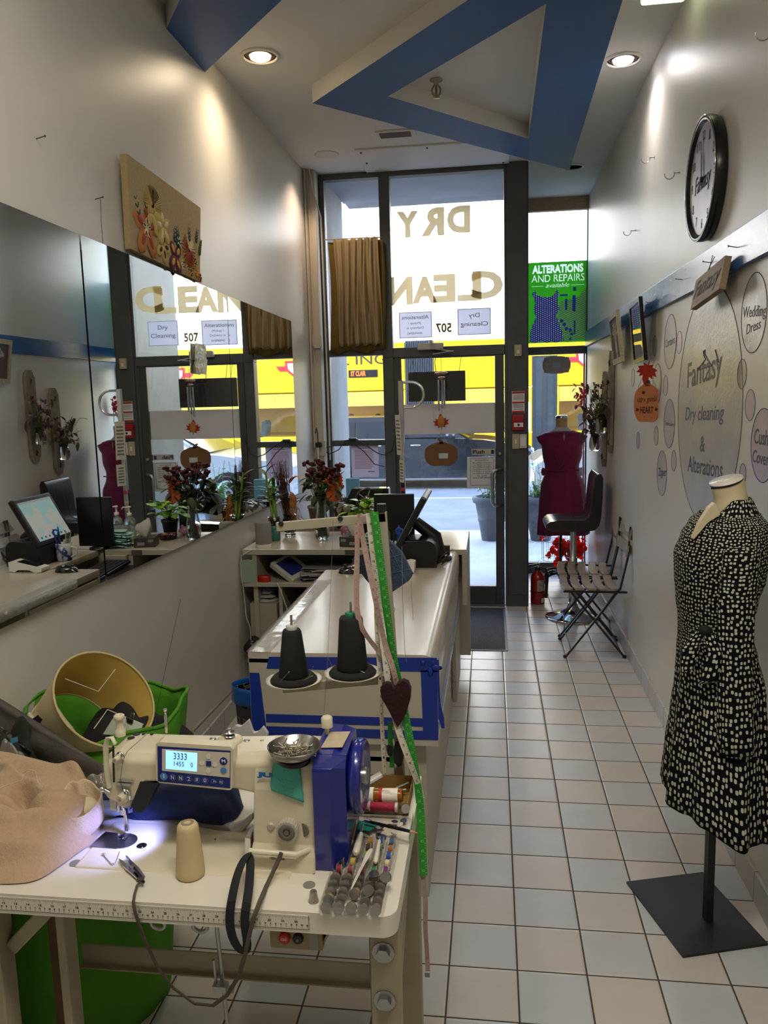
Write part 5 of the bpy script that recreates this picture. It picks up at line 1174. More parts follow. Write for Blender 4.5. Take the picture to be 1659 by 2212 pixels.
# green and dark plants behind the desk
tag(MB().box(-1.36, -.62, 5.0, 5.6, .79, .82).box(-1.34, -1.31, 5.02, 5.05, .0, .79).box(-.67, -.64, 5.02, 5.05, 0, .79).box(-1.34, -1.31, 5.55, 5.58, 0, .79).box(-.67, -.64, 5.55, 5.58, 0, .79).build('plant_bench', mat('bench_wood', '#7b6a55', .7, ns=8, na=.2)), 'low bench behind the front desk carrying the window plants', 'bench')
def potplant(name, label, c, kind, seed, col, n, L, w, H, spread, potc='#6d6a66', pr=.06, ph=.09):
    rn = random.Random(seed); o = thing(name, c, label, 'plant'); c = V(c)
    MB().lathe([(0, 0), (pr * .75, 0), (pr, ph - .015), (pr * 1.08, ph - .015), (pr * 1.08, ph), (pr * .92, ph), (pr * .9, ph - .012), (0, ph - .012)], c, 24).build('pot', mat('pot_' + potc[1:], potc, .5), o)
    lf = MB(); st = MB()
    for i in range(n):
        a = rn.uniform(0, 6.28); r = spread * rn.uniform(.2, 1); z = H * rn.uniform(.25, 1); t = c + V((r * math.cos(a), r * math.sin(a), ph + z)); b0_ = c + V((rn.uniform(-.02, .02), rn.uniform(-.02, .02), ph - .02))
        st.tube([b0_, (b0_ + t) / 2 + V((0, 0, .03)), t], .0022, 5)
        if kind == 'cactus':
            p = b0_; d = V((math.cos(a), math.sin(a), 1.6))
            for k in range(5): lf.leaf(p, d, L, w, curl=.25, fold=.05); p = p + d.normalized() * L * .85; d = d + V((math.cos(a) * .5, math.sin(a) * .5, -.75))
        else: lf.leaf(t, (math.cos(a) + rn.uniform(-.5, .5), math.sin(a) + rn.uniform(-.5, .5), rn.uniform(-.2, .8)), L * rn.uniform(.7, 1.2), w, curl=.35)
    st.build('stems', mat('stem_olive', '#5f6b3a', .7), o); lf.build('leaves', col, o); return o
potplant('pothos_plant', 'bright green pothos in a dark pot at the back of the desk', (-.765, 4.64, ZK), 'l', 4, mat('pothos_green', '#8cc02e', .4, ns=15, na=.25), 34, .075, .055, .11, .10, '#2b2c2e', .05, .1)
DK = mat('dark_plant_leaf', '#2e2a26', .4, ns=15, na=.4, col2='#3a4a2c')
potplant('holiday_cactus', 'dark leaved trailing plant in a pot behind the bouquet', (-.98, 5.2, .82), 'cactus', 6, DK, 24, .065, .035, .1, .1, '#8a5f49', .07, .13)
potplant('holiday_cactus', 'dark leaved plant behind the broom twigs near the left wall', (-1.2, 5.35, .82), 'cactus', 9, DK, 22, .065, .035, .12, .1, '#b7b2aa', .065, .13)
# tissue box, candy tray, masks, sanitiser
o = thing('tissue_box', (-.765, 4.28, ZK), 'dark printed tissue box with a white tissue standing up', 'tissue box'); T = Matrix.Translation((-.765, 4.285, ZK)) @ Matrix.Rotation(R_(-12), 4, 'Z')
MB().box(-.06, .06, -.058, .058, 0, .055, T).build('carton', mat('tissue_carton', '#3b3533', .5, ns=30, na=.4), o, bev=.002)
MB().box(.0, .04, -.0590, -.0583, .012, .03, T).box(-.05, -.02, -.0590, -.0583, .03, .045, T).build('print', mat('grey_label', '#8f8c88', .7), o)
def tis(u, v): a = 6.28 * u; r = .012 + .022 * math.sin(v * 2.6) + .006 * math.sin(3 * a + v * 3); return T @ V((r * math.cos(a) * 1.3 + .01 * v, r * math.sin(a) * .5, .055 + .09 * v * (1 - .2 * math.cos(a))))
MB().grid(tis, 28, 8, cu=True).build('tissue', mat('tissue_white', '#dcd8d0', .8), o)
o = thing('candy_tray', (-.82, 4.5, ZK), 'small brown wooden tray of wrapped candies behind the tissue box', 'tray'); 
MB().lathe([(0, 0), (.05, 0), (.062, .03), (.058, .03), (.047, .006), (0, .006)], (-.8, 4.51, ZK), 8, smooth=False).build('tray', mat('tray_brown', '#3c241c', .4), o)
rn = random.Random(9); CM = [mat('candy_%d' % i, c_, .25, coat=1) for i, c_ in enumerate(('#b0242c', '#c99a2b', '#2c5b8c', '#b9b3a8', '#5a2a4a'))]
cnd = None
for i in range(16):
    p = V((-.8 + rn.uniform(-.04, .04), 4.51 + rn.uniform(-.035, .035), ZK + .02 + rn.uniform(0, .014))); a = rn.uniform(0, 3.1); d = V((math.cos(a), math.sin(a), 0)) * .01
    tag(MB().tube([p - d * 1.7, p - d, p - d * .5, p + d * .5, p + d, p + d * 1.7], [.007, .0015, .007, .007, .0015, .007], 8).build('candy', CM[i % 5]), 'wrapped candies heaped in the brown tray on the desk', 'candy', 'candies in the tray')
MSK = mat('mask_teal', '#a9cfc9', .8, ns=8, na=.1)
for i in range(14):
    T = Matrix.Translation((-.59 + rn.uniform(-.02, .02), 4.25 + rn.uniform(-.015, .015), ZK + .005 + i * .0062)) @ Matrix.Rotation(rn.uniform(-.35, .35), 4, 'Z') @ Matrix.Rotation(rn.uniform(-.06, .06), 4, 'Y')
    b = MB().grid(lambda u, v: T @ V(((u - .5) * .17, (v - .5) * .09, .004 * math.sin(v * 16) + .006 * math.sin(u * 3.14))), 10, 14)
    tag(b.build('face_mask', MSK, solid=.0015), 'pale teal pleated face masks stacked on the desk in front of the sanitiser', 'mask', 'stack of face masks on the desk')
def pump(x, y, label):
    o = thing('sanitizer_bottle', (x, y, ZK), label, 'bottle'); c = (x, y, ZK)
    MB().lathe([(0, 0), (.036, 0), (.038, .01), (.038, .1), (.028, .13), (.013, .14), (.013, .15)], c, 24, squash=(1, .7)).build('bottle', mat('sanitiser_clear', '#c8dadc', .08, trans=.7), o)
    MB().lathe([(.0385, .03), (.0385, .09)], c, 24, squash=(1, .72)).build('label', mat('sanitiser_label', '#b7c6cc', .5), o)
    MB().lathe([(.014, .15), (.014, .165), (.005, .167), (.005, .195), (.011, .197), (.011, .205), (0, .206)], c, 16).tube([(x, y, ZK + .2), (x + .035, y - .01, ZK + .2), (x + .04, y - .01, ZK + .19)], .004, 6).build('pump', white_pl, o)
pump(-.49, 4.50, 'clear pump bottle of hand sanitiser, nearer the monitor'); pump(-.585, 4.47, 'clear pump bottle of hand sanitiser beside the face masks')
# singer style hand wheel, piggy bank, blue thing behind
o = thing('vintage_sewing_machine', (-.72, 5.03, .82), 'old black sewing machine with a spoked chrome hand wheel behind the bouquet', 'sewing machine')
MB().ring((-.80, 5.03, 1.03), .07, .009, (.3, -1, 0), 36, 8).ring((-.80, 5.03, 1.03), .02, .01, (.3, -1, 0), 20, 8).build('hand_wheel', mat('wheel_black', '#101012', .15, coat=1), o)
b = MB(); 
for i in range(5): a = 6.28 * i / 5; v1 = V((1, .3, 0)).normalized() * math.cos(a) + V((0, 0, math.sin(a))); b.rod(V((-.8, 5.03, 1.03)) + v1 * .02, V((-.8, 5.03, 1.03)) + v1 * .065, .006, 6)
b.lathe([(.02, -.015), (.02, .02), (0, .022)], (-.8, 5.03, 1.03), 16, (.3, -1, 0)).build('spokes', chrome, o)
MB().prism([(-.95, 5.05, .822), (-.66, 5.05, .822), (-.66, 5.05, 1.1), (-.9, 5.05, 1.1), (-.95, 5.05, 1.0), (-.93, 5.05, .93), (-.76, 5.05, .96), (-.74, 5.05, .88), (-.95, 5.05, .87)], (0, .09, 0)).build('machine_body', mat('wheel_black', '#101012', .15), o, bev=.01)
tag(MB().box(-1.06, -.965, 5.7, 5.75, .9, 1.1).build('blue_board', mat('sky_blue_card', '#6fb3da', .6), bev=.004), 'light blue board standing by the window behind the plants', 'board')
tag(MB().box(-1.15, -.65, 5.68, 5.8, .0, .9).build('window_box', mat('window_box_white', '#b8b4ae', .7), bev=.004), 'low white cabinet under the side window', 'cabinet')
o = thing('piggy_bank', (-.86, 4.6, ZK), 'small pink ceramic figure behind the tissue box', 'figurine'); PKM = mat('pink_ceramic', '#c9829a', .3, coat=.5)
MB().ball((-.87, 4.62, ZK + .032), (.033, .024, .026), 18, 12).build('body', PKM, o); b = MB()
for dx, dy in ((-.018, -.012), (.018, -.012), (-.018, .012), (.018, .012)): b.lathe([(.008, 0), (.009, .018)], (-.87 + dx, 4.62 + dy, ZK), 10)
b.lathe([(.01, 0), (.011, .01)], (-.839, 4.62, ZK + .034), 12, (1, 0, 0)).ball((-.85, 4.612, ZK + .058), (.006, .003, .009), 8, 6).ball((-.85, 4.63, ZK + .058), (.006, .003, .009), 8, 6).build('legs_and_snout', PKM, o)

# ---- pole with a ring for hanging garments
o = thing('garment_hanging_pole', (-.515, 4.6, ZK), 'tall chrome garment pole with a D shaped loop at the top, fixed to the desk', 'pole'); xp, yp_ = -.515, 4.6
zt_ = PY(858, 822, yp_).z
MB().box(xp - .014, xp + .014, yp_ - .012, yp_ + .012, ZK, zt_).build('pole', chrome, o, bev=.003)
c1 = PY(872, 826, yp_); c2 = PY(872, 881, yp_); rr = (c1.z - c2.z) / 2; zc = (c1.z + c2.z) / 2; x_e = PY(915, 855, yp_).x - rr
MB().tube([(xp, yp_, c1.z), (x_e, yp_, c1.z)] + [(x_e + rr * math.cos(R_(a)), yp_, zc + rr * math.sin(R_(a))) for a in range(75, -76, -15)] + [(x_e, yp_, c2.z), (xp, yp_, c2.z)], .0075, 10).build('loop', chrome, o)
MB().lathe([(.05, 0), (.05, .006), (.02, .012)], (xp, yp_, ZK), 24).build('foot', steel, o)
MB().box(xp - .015, xp - .0135, yp_ - .01, yp_ + .01, 1.14, 1.16).box(xp - .01, xp + .01, yp_ - .014, yp_ - .012, 1.135, 1.155).build('red_mark', mat('label_red', '#a8282f', .6), o)
A = PY(858, 982, yp_ - .02); B = PY(875, 982, yp_ - .02); zz = PY(855, 896, yp_ - .02).z
sheet('taped_notice', 'long narrow white notice taped to the chrome pole, upper one', 'paper', (A.x - .0, yp_ - .03, A.z), (A.x + .035, yp_ - .09, A.z), (A.x - .008, yp_ - .03, zz), paper, .001,
      parts=[('print_lines', 'lines', mat('grey_label', '#8f8c88', .7), .15, .1, .9, .9, dict(n=9, c=1))])
A = PY(864, 1041, yp_ - .02)
sheet('taped_notice', 'smaller white notice taped to the chrome pole below the first', 'paper', (A.x, yp_ - .03, A.z), (A.x + .03, yp_ - .08, A.z), (A.x, yp_ - .03, A.z + .13), paper, .001, parts=[('print_lines', 'lines', mat('grey_label', '#8f8c88', .7), .15, .1, .9, .9, dict(n=6))])

# ---- till area
zm = PY(862, 1067, 4.17).z
o = thing('monitor', (-.52, 4.17, ZK), 'flat black monitor standing behind the tilted touch screen', 'monitor')
MB().box(-.625, -.41, 4.16, 4.185, ZK + .02, zm).build('panel', mat('monitor_black', '#0c0c0e', .3), o, bev=.003); MB().box(-.6, -.43, 4.185, 4.2, ZK + .05, zm - .05).build('back', black, o); MB().lathe([(.06, 0), (.06, .01), (.02, .02)], (-.52, 4.19, ZK), 24).build('foot', black, o)
o = thing('touch_screen_till', (-.36, 3.85, ZK), 'tilted touch screen till facing the mirror wall', 'till')
P0 = V((-.46, 3.69, .975)); dU = V((.13, .0, .235)).normalized(); T = Matrix((( -dU.x * 0, 0, 0, 0), (0, 0, 0, 0), (0, 0, 0, 0), (0, 0, 0, 1)))
ey = V((0, 1, 0)); en = dU.cross(ey) * 1.0
if en.x > 0: en = -en
def TQ(u, v, d): return P0 + ey * u + dU * v + en * d
def tb_(u0, u1, v0, v1, d0, d1): 
    b = MB(); vs = [TQ(u, v, d) for u in (u0, u1) for v in (v0, v1) for d in (d0, d1)]; b.add(vs, [(0, 1, 3, 2), (4, 6, 7, 5), (0, 4, 5, 1), (2, 3, 7, 6), (0, 2, 6, 4), (1, 5, 7, 3)]); return b
tb_(0, .35, 0, .275, -.03, 0).build('bezel', mat('till_black', '#101114', .35), o, bev=.008)
def scr_mat():
    m = bpy.data.materials.new('till_screen'); m.use_nodes = True; t = m.node_tree; b = t.nodes['Principled BSDF']; tc = t.nodes.new('ShaderNodeTexCoord'); n = t.nodes.new('ShaderNodeTexNoise'); n.inputs['Scale'].default_value = 9; t.links.new(tc.outputs['Object'], n.inputs['Vector'])
    r = t.nodes.new('ShaderNodeValToRGB'); t.links.new(n.outputs[0], r.inputs[0]); r.color_ramp.elements[0].color = lin('#9bbab6'); r.color_ramp.elements[0].position = .47; r.color_ramp.elements[1].color = lin('#b9b8af'); r.color_ramp.elements[1].position = .5
    t.links.new(r.outputs[0], b.inputs['Emission Color']); b.inputs['Emission Strength'].default_value = .45; b.inputs['Base Color'].default_value = (.02, .02, .02, 1); b.inputs['Roughness'].default_value = .15; return m
sc_ = tb_(.025, .325, .025, .25, .0, .0008).build('screen', scr_mat(), o)
tb_(.025, .325, .238, .25, .0008, .0014).build('title_bar', mat('screen_bar', '#8a9096', .4, emit=.3), sc_)
b = MB()
for i in range(7): q_ = tb_(.05 + i * .037, .06 + i * .037, .035, .045, .0008, .0016); kk = len(b.v); b.v += q_.v; b.f += [[j_ + kk for j_ in f] for f in q_.f]; b.m += q_.m; b.sm += q_.sm
b.build('icons', mat('screen_icon', '#22384a', .5), sc_)
MB().tube([TQ(.175, .12, -.03), V((-.28, 3.87, ZK + .12)), V((-.27, 3.87, ZK + .03))], [.03, .035, .045], 14).lathe([(.09, 0), (.09, .012), (.04, .03)], (-.29, 3.9, ZK), 28).build('stand', mat('till_black', '#101114', .35), o)
MB().tube([TQ(.05, .05, -.03), V((-.36, 3.76, ZK + .05)), V((-.4, 3.8, ZK + .012)), V((-.5, 3.85, ZK + .008))], .004, 6).build('cable', cable_bl, o)
# receipt printer
o = thing('receipt_printer', (-.355, 3.8, ZK), 'black receipt printer with a curved lid on the counter', 'printer'); xa, xb, ya, yb_ = -.455, -.262, 3.70, 3.92; Hh = .13
pr = [(xa, ZK), (xb, ZK), (xb, ZK + Hh - .05)] + [(xb - .045 + .045 * math.cos(R_(a)), ZK + Hh - .045 + .045 * math.sin(R_(a))) for a in range(0, 91, 15)] + [(xa + .05, ZK + Hh - .01), (xa, ZK + Hh - .03)]
MB().prism([(x, ya, z) for x, z in pr], (0, yb_ - ya, 0)).build('body', mat('printer_black', '#141416', .4), o, bev=.004)
MB().box(xa + .06, xa + .12, ya + .03, yb_ - .03, ZK + Hh - .01, ZK + Hh + .0).build('paper_slot', mat('slot_black', '#08080a', .2), o); MB().box(xa + .002, xb - .05, ya + .01, ya + .02, ZK + Hh - .008, ZK + Hh - .002).build('lid_edge', mat('blue_grey_plastic', '#3b4a63', .4), o)
tag(MB().tube([(xb, ya + .04, ZK + .02), (xb + .02, ya + .02, ZK + .05), (xb + .05, ya + .04, ZK + .07), (xb + .055, ya + .05, ZK + .055), (xb + .03, ya + .03, ZK + .03), (xb + .0, ya + .03, ZK + .015), (xb + .02, ya + .05, ZK + .02), (xb + .05, ya + .06, ZK + .045), (xb + .05, ya + .05, ZK + .03), (xb + .02, ya + .035, ZK + .01)], .004, 6).build('coiled_cable', mat('dark_red_cable', '#2a1418', .5)), 'dark coiled cable at the right side of the receipt printer', 'cable')
tag(MB().box(-.245, -.215, 4.0, 4.02, ZK, ZK + .05).build('card_stub', mat('brown_card', '#3f362c', .6)), 'narrow brown card standing behind the receipt printer', 'card')
tag(MB().cbox((-.215, 4.13, ZK + .004), (.03, .02, .008)).cbox((-.21, 4.13, ZK + .009), (.012, .012, .006)).build('table_clip', steel, bev=.001), 'small metal clip at the joint of counter and desk', 'clip')
o = thing('pen_mug', (-.40, 3.79, ZK), 'blue and white patterned mug full of pens and blue scissors', 'mug'); c = V((-.40 - .09, 3.86, ZK)); o.location = c; WM[o.name] = Matrix.Translation(c)
MB().lathe([(0, 0), (.036, 0), (.038, .01), (.042, .095), (.0395, .095), (.036, .012), (0, .01)], c, 28).build('mug', mat('mug_glaze', '#c9ccd2', .25, ns=22, na=.5, col2='#2c3a6e', ramp=(.42, .5)), o)
MB().tube([c + V((-.038, 0, .075)), c + V((-.07, 0, .07)), c + V((-.072, 0, .035)), c + V((-.037, 0, .02))], .005, 8).build('handle', white_pl, o)
for i, (dx, dy, cc, L_) in enumerate(((.03, .01, '#1f4fb0', .17), (-.02, .02, '#2a6e3a', .14), (-.03, -.02, '#b5a27c', .15), (.01, -.03, '#222222', .14), (-.045, .0, '#8c8c88', .15), (.04, -.02, '#1b3d9c', .16))):
    tag(MB().tube([c + V((dx * .4, dy * .4, .015)), c + V((dx, dy, L_)), c + V((dx * 1.05, dy * 1.05, L_ + .012))], [.004, .004, .0015], 8).build('pen', mat('pen_' + cc[1:], cc, .3)), 'pens and pencils standing in the patterned mug', 'pen', 'pens in the mug')
o = thing('scissors', c + V((.02, 0, .01)), 'scissors with blue handles standing in the pen mug', 'scissors'); BH = mat('scissor_blue', '#1f4fb0', .35)
MB().ring(c + V((.035, -.005, .15)), .017, .005, (0, 1, .3), 20).ring(c + V((.06, -.005, .135)), .015, .005, (0, 1, .3), 20).build('handles', BH, o); MB().bar(c + V((.01, 0, .02)), c + V((.04, -.005, .13)), .006, .003).build('blades', steel, o)
o = thing('payment_terminal', (-.445, 3.61, ZK), 'white card payment terminal lying on the counter', 'terminal'); T = Matrix.Translation((-.45, 3.60, ZK)) @ Matrix.Rotation(R_(4), 4, 'Z')
MB().prism([T @ V(p) for p in ((-.09, -.035, .004), (-.05, -.035, .0), (-.02, -.035, .012), (.04, -.035, .012), (.06, -.035, .0), (.09, -.035, .004), (.092, -.035, .05), (.07, -.035, .055), (-.088, -.035, .024))], (0, .075, 0)).build('body', white_pl, o, bev=.006)
MB().prism([T @ V(p) for p in ((-.06, -.028, .031), (.05, -.028, .051), (.05, .032, .051), (-.06, .032, .031))], (0, 0, .0012)).build('screen', mat('screen_black', '#0a0b0e', .15), o)
for i_, (mx, my) in enumerate(((-.655, 3.585),)):
    o = thing('computer_mouse', (mx, my, ZK), 'glossy black computer mouse at the far left corner of the counter', 'mouse')
    MB().grid(lambda u, v: V((mx, my, ZK)) + V((.062 * v * math.cos(6.2832 * u), .034 * v * math.sin(6.2832 * u), .001 + .036 * math.sqrt(max(0, 1 - v ** 2.4)) * (1 + .15 * math.cos(6.2832 * u) * v))), 32, 10, cu=True).build('body', mat('mouse_black', '#0f0f12', .12, coat=1), o, sub=1)
    MB().lathe([(.006, -.004), (.006, .004)], (mx - .03, my, ZK + .034), 12, (0, 1, 0)).build('wheel', black, o)
o = thing('computer_tower', (-.68, 3.92, .0), 'black computer tower standing in the gap at the till', 'computer')
MB().box(-.80, -.56, 3.68, 4.12, .4, .79).build('case', black, o, bev=.005); MB().box(-.805, -.80, 3.7, 4.1, .42, .77).build('front_panel', mat('tower_front', '#1f2023', .2), o)
tag(MB().box(-.82, -.54, 3.67, 4.13, .37, .4).box(-.81, -.78, 3.68, 3.71, 0, .37).box(-.58, -.55, 3.68, 3.71, 0, .37).box(-.81, -.78, 4.09, 4.12, 0, .37).box(-.58, -.55, 4.09, 4.12, 0, .37).build('computer_stand', LAMS), 'low beige stand under the computer tower', 'stand')
o = thing('keyboard', (-.65, 3.9, .79), 'black keyboard on top of the computer tower', 'keyboard'); T = Matrix.Translation((-.66, 3.9, .795)) @ Matrix.Rotation(R_(3), 4, 'X')
MB().box(-.08, .08, -.22, .22, -.004, .014, T).build('base', black, o, bev=.004); b = MB()
for i in range(5):
    for k in range(20): b.box(-.072 + i * .029, -.048 + i * .029, -.21 + k * .021, -.193 + k * .021, .014, .02, T)
b.build('keys', mat('key_black', '#222327', .5), o)
# blue bin and long rods at the left wall
o = thing('waste_bin', (-.80, 2.9, 0), 'black bin with white square pattern and a blue bag over its rim', 'bin')
def bm():
    m = bpy.data.materials.new('bin_square_pattern'); m.use_nodes = True; t = m.node_tree; b = t.nodes['Principled BSDF']; x = NX(t)
    v = t.nodes.new('ShaderNodeTexVoronoi'); tc = t.nodes.new('ShaderNodeTexCoord'); v.inputs['Scale'].default_value = 26; v.distance = 'CHEBYCHEV'; v.inputs['Randomness'].default_value = .5; mp = t.nodes.new('ShaderNodeMapping'); mp.inputs['Scale'].default_value = (1, .05, .75); t.links.new(tc.outputs['Object'], mp.inputs[0]); t.links.new(mp.outputs[0], v.inputs['Vector'])
    d = v.outputs['Distance']; k = x.m('MULTIPLY', x.m('GREATER_THAN', d, .24), x.m('LESS_THAN', d, .32)); t.links.new(x.mix(k, lin('#0f0f12'), lin('#8d8d88')), b.inputs['Base Color']); b.inputs['Roughness'].default_value = .4; return m
cB = V((-.985, 3.15, 0))
o.location = cB; WM[o.name] = Matrix.Translation(cB)
MB().lathe([(0, 0), (.10, 0), (.118, .47), (.113, .47), (.098, .01)], cB, 4, smooth=False).build('bin_body', bm(), o, bev=.01)
MB().grid(lambda u, v: cB + V(((.12 + .006 * math.sin(40 * u) * v) * math.cos(6.2832 * u), (.12 + .006 * math.sin(33 * u)) * math.sin(6.2832 * u), .49 - .075 * v + .01 * math.sin(12 * u))), 48, 4, cu=True).build('bag_rim', mat('bin_bag_blue', '#0f58a8', .3), o, solid=.003)
tag(MB().ball(cB + V((0, 0, .41)), (.09, .09, .05), 12, 8).build('rubbish', matte_black), 'dark rubbish inside the bin with the blue bag', 'rubbish')
p0 = PZ(440, 1595, .25); 
tag(MB().rod(PX(415, 1580, -1.0), PX(503, 1490, -1.32), .006).build('rod', mat('pale_rod', '#8d8068', .6)), 'thin pale rod leaning behind the sewing machine by the left wall', 'rod')
# ================================================================== sewing table
ZTb = .74
TOPM = mat('table_laminate', '#dcd6c8', .28, ns=3, na=.04, coat=.1); CRM = mat('machine_cream', '#d5ccb2', .35, ns=30, na=.03, coat=.2); IRON = mat('cream_iron', '#968e76', .5, ns=6, na=.12)
tb = thing('sewing_table', (-.7, 1.58, 0), 'white industrial sewing table with a ruler printed along its front edge', 'table')
tx1, ty0, ty1, tx0 = -.178, 1.312, 1.86, -1.375
r_ = .03; pts = [(tx0, ty0)] + [(tx1 - r_ + r_ * math.sin(R_(a)), ty0 + r_ - r_ * math.cos(R_(a))) for a in range(0, 91, 15)] + [(tx1, ty1), (tx0, ty1)]
top = MB().prism([(x, y, ZTb - .042) for x, y in pts], (0, 0, .042), True).build('tabletop', TOPM, tb, bev=.004)
# ruler strip: inches above, centimetres below
yr = ty0 - .0012
rl = MB().box(tx0, PY(666, 1990, ty0).x, yr, ty0, ZTb - .034, ZTb - .006).build('ruler', mat('ruler_white', '#d8d3c4', .4), tb)
xi = lambda n: -.3645 + (n - 35) * .0254
b = MB(); num = MB(); xe = xi(36)
k = 0
for n16 in range(int((tx0 - xi(0)) / .0254 * 8) + 1, 36 * 8 + 1):
    x = xi(n16 / 8); L = .007 if n16 % 8 == 0 else .0045 if n16 % 4 == 0 else .003; b.box(x - .0002, x + .0002, yr - .0003, yr, ZTb - .008 - L, ZTb - .008)
for n in range(1, 92): 
    x = xe - .9144 + n * .01
    if tx0 < x < xe: b.box(x - .0002, x + .0002, yr - .0003, yr, ZTb - .032, ZTb - .028); 
b.box(xe - .0015, xe - .0009, yr - .0003, yr, ZTb - .034, ZTb - .006); b.box(tx0, xe, yr - .0003, yr, ZTb - .034, ZTb - .0334)
b.build('ruler_marks', ink, rl, kind='stuff')
for n in range(1, 36):
    x = xi(n)
    if tx0 < x - .005:
        w = .003 * len(str(n)); num.text(str(n), (x - w / 2, yr, ZTb - .0215), (x + w / 2, yr, ZTb - .0215), (x - w / 2, yr, ZTb - .0168), .0003, bold=.02)
for n in range(1, 92):
    x = xe - .9144 + n * .01
    if tx0 < x - .005: s_ = str(n % 10) if n % 10 else str(n); w = .0022 * len(s_); num.text(s_, (x - w / 2, yr, ZTb - .0275), (x + w / 2, yr, ZTb - .0275), (x - w / 2, yr, ZTb - .024), .0003, bold=.02)
num.build('ruler_numbers', ink, rl, kind='stuff')
# frame under the table
b = MB().box(-.235, -.178, 1.345, 1.385, 0, ZTb - .042).box(-.235, -.23, 1.345, 1.42, .02, ZTb - .05); lg = b.build('leg', IRON, tb, bev=.003)
for z in (.645, .545):
    MB().lathe([(.022, 0), (.022, .003), (.013, .003), (.013, .012)], (-.208, 1.345, z), 6, (0, -1, 0), False).lathe([(.021, 0), (.021, .0025)], (-.208, 1.345, z), 28, (0, -1, 0)).build('bolt', steel, lg)
b = MB().box(-.232, -.18, 1.76, 1.80, 0, ZTb - .042).bar((-.205, 1.4, .32), (-.205, 1.78, .62), .008, .05)
l2 = b.build('leg', IRON, tb, bev=.003); b = MB()
for i in range(5): b.disc((-.2325, 1.78, .2 + i * .1), .012, (-1, 0, 0), .001, 16)
b.build('hole', mat('hole_pale', '#c9c6ba', .6), l2)
MB().box(-.893, -.874, 1.385, 1.43, 0, ZTb - .042).build('leg', IRON, tb, bev=.003); MB().box(-.985, -.945, 1.5, 1.54, 0, ZTb - .042).build('leg', mat('brown_leg', '#6a5238', .7, ns=9, na=.3), tb)
MB().box(-1.12, -1.005, 1.36, 1.41, 0, ZTb - .042).bar((-1.0, 1.40, .56), (-.893, 1.40, .67), .03, .03).build('leg', IRON, tb, bev=.003)
MB().box(-.97, -.235, 1.60, 1.605, .366, .417).box(-.97, -.235, 1.585, 1.605, .364, .368).build('cross_rail', IRON, tb, bev=.002)
MB().bar((-.235, 1.37, .1), (-.94, 1.37, .1), .03, .03).build('foot_rail', IRON, tb)
for x_ in (-.645, -.56): MB().ring((x_, ty0 + .02, ZTb - .058), .014, .004, (0, 1, .3), 20).build('ring_hook', steel, tb)
swo = thing('motor_switch', (-.37, 1.34, .62), 'beige switch box with red and black buttons under the table front', 'switch')
MB().box(-.424, -.322, 1.335, 1.40, .645, .698).prism([(-.322, 1.34, .655), (-.30, 1.35, .69), (-.30, 1.4, .69), (-.322, 1.4, .655)], (0, 0, .008)).build('switch_box', mat('switch_tan', '#8d7f5a', .5), swo, bev=.003)
q_ = MB().lathe([(.011, 0), (.011, .006), (.009, .008)], (-.394, 1.335, .67), 24, (0, -1, 0)).build('off_button', mat('button_red', '#b01f1b', .4), swo); MB().text('OFF', (-.4, 1.3265, .668), (-.388, 1.3265, .668), (-.4, 1.3265, .673), .0003).build('lettering', paper, q_)
q_ = MB().lathe([(.01, 0), (.01, .006), (.008, .008)], (-.368, 1.335, .671), 24, (0, -1, 0)).build('on_button', black, swo); MB().text('O', (-.3695, 1.3265, .668), (-.3665, 1.3265, .668), (-.3695, 1.3265, .673), .0003).build('lettering', paper, q_)
MB().box(-.347, -.33, 1.333, 1.335, .65, .685).build('rating_label', mat('grey_label', '#8f8c88', .7), swo); 
o = thing('treadle_rod', (-.6, 1.5, 0), 'thin steel linkage rod hanging from the machine below the table', 'rod'); MB().rod((-.578, 1.45, .7), (-.57, 1.5, .06), .0045, 10).rod((-.585, 1.45, .52), (-.585, 1.46, .44), .003, 8).build('rod', steel, o); MB().cbox((-.575, 1.455, .455), (.03, .02, .012)).lathe([(.008, 0), (.008, .01)], (-.555, 1.45, .455), 10, (1, 0, 0)).build('rod_clamp', steel, o)
tag(MB().tube([(-.86, 1.5, .69), (-.8, 1.5, .66), (-.72, 1.48, .625), (-.64, 1.46, .61), (-.55, 1.46, .615), (-.46, 1.5, .63)], .0045, 8).build('motor_cable', mat('dusty_cable', '#3a352c', .6)), 'dusty dark cable sagging under the table', 'cable')
tag(MB().lathe([(.014, 0), (.009, -.045), (.006, -.05)], (-.29, 1.42, .695), 14).build('rubber_stop', mat('cream_rubber', '#b9b09a', .5)), 'small pale rubber stub under the table near the right leg', 'fitting')

# ---- machine head
H = thing('sewing_machine', (-.6, 1.5, ZTb), 'cream and blue industrial lockstitch sewing machine with a lit display', 'sewing machine')
MB().box(-.855, -.40, 1.405, 1.585, ZTb - .02, ZTb + .003).build('bed', CRM, H, bev=.006, seg=3)
y0a, y1a = 1.468, 1.585; zt0 = .962
def qa(x, y): return PY(x, y, y0a)
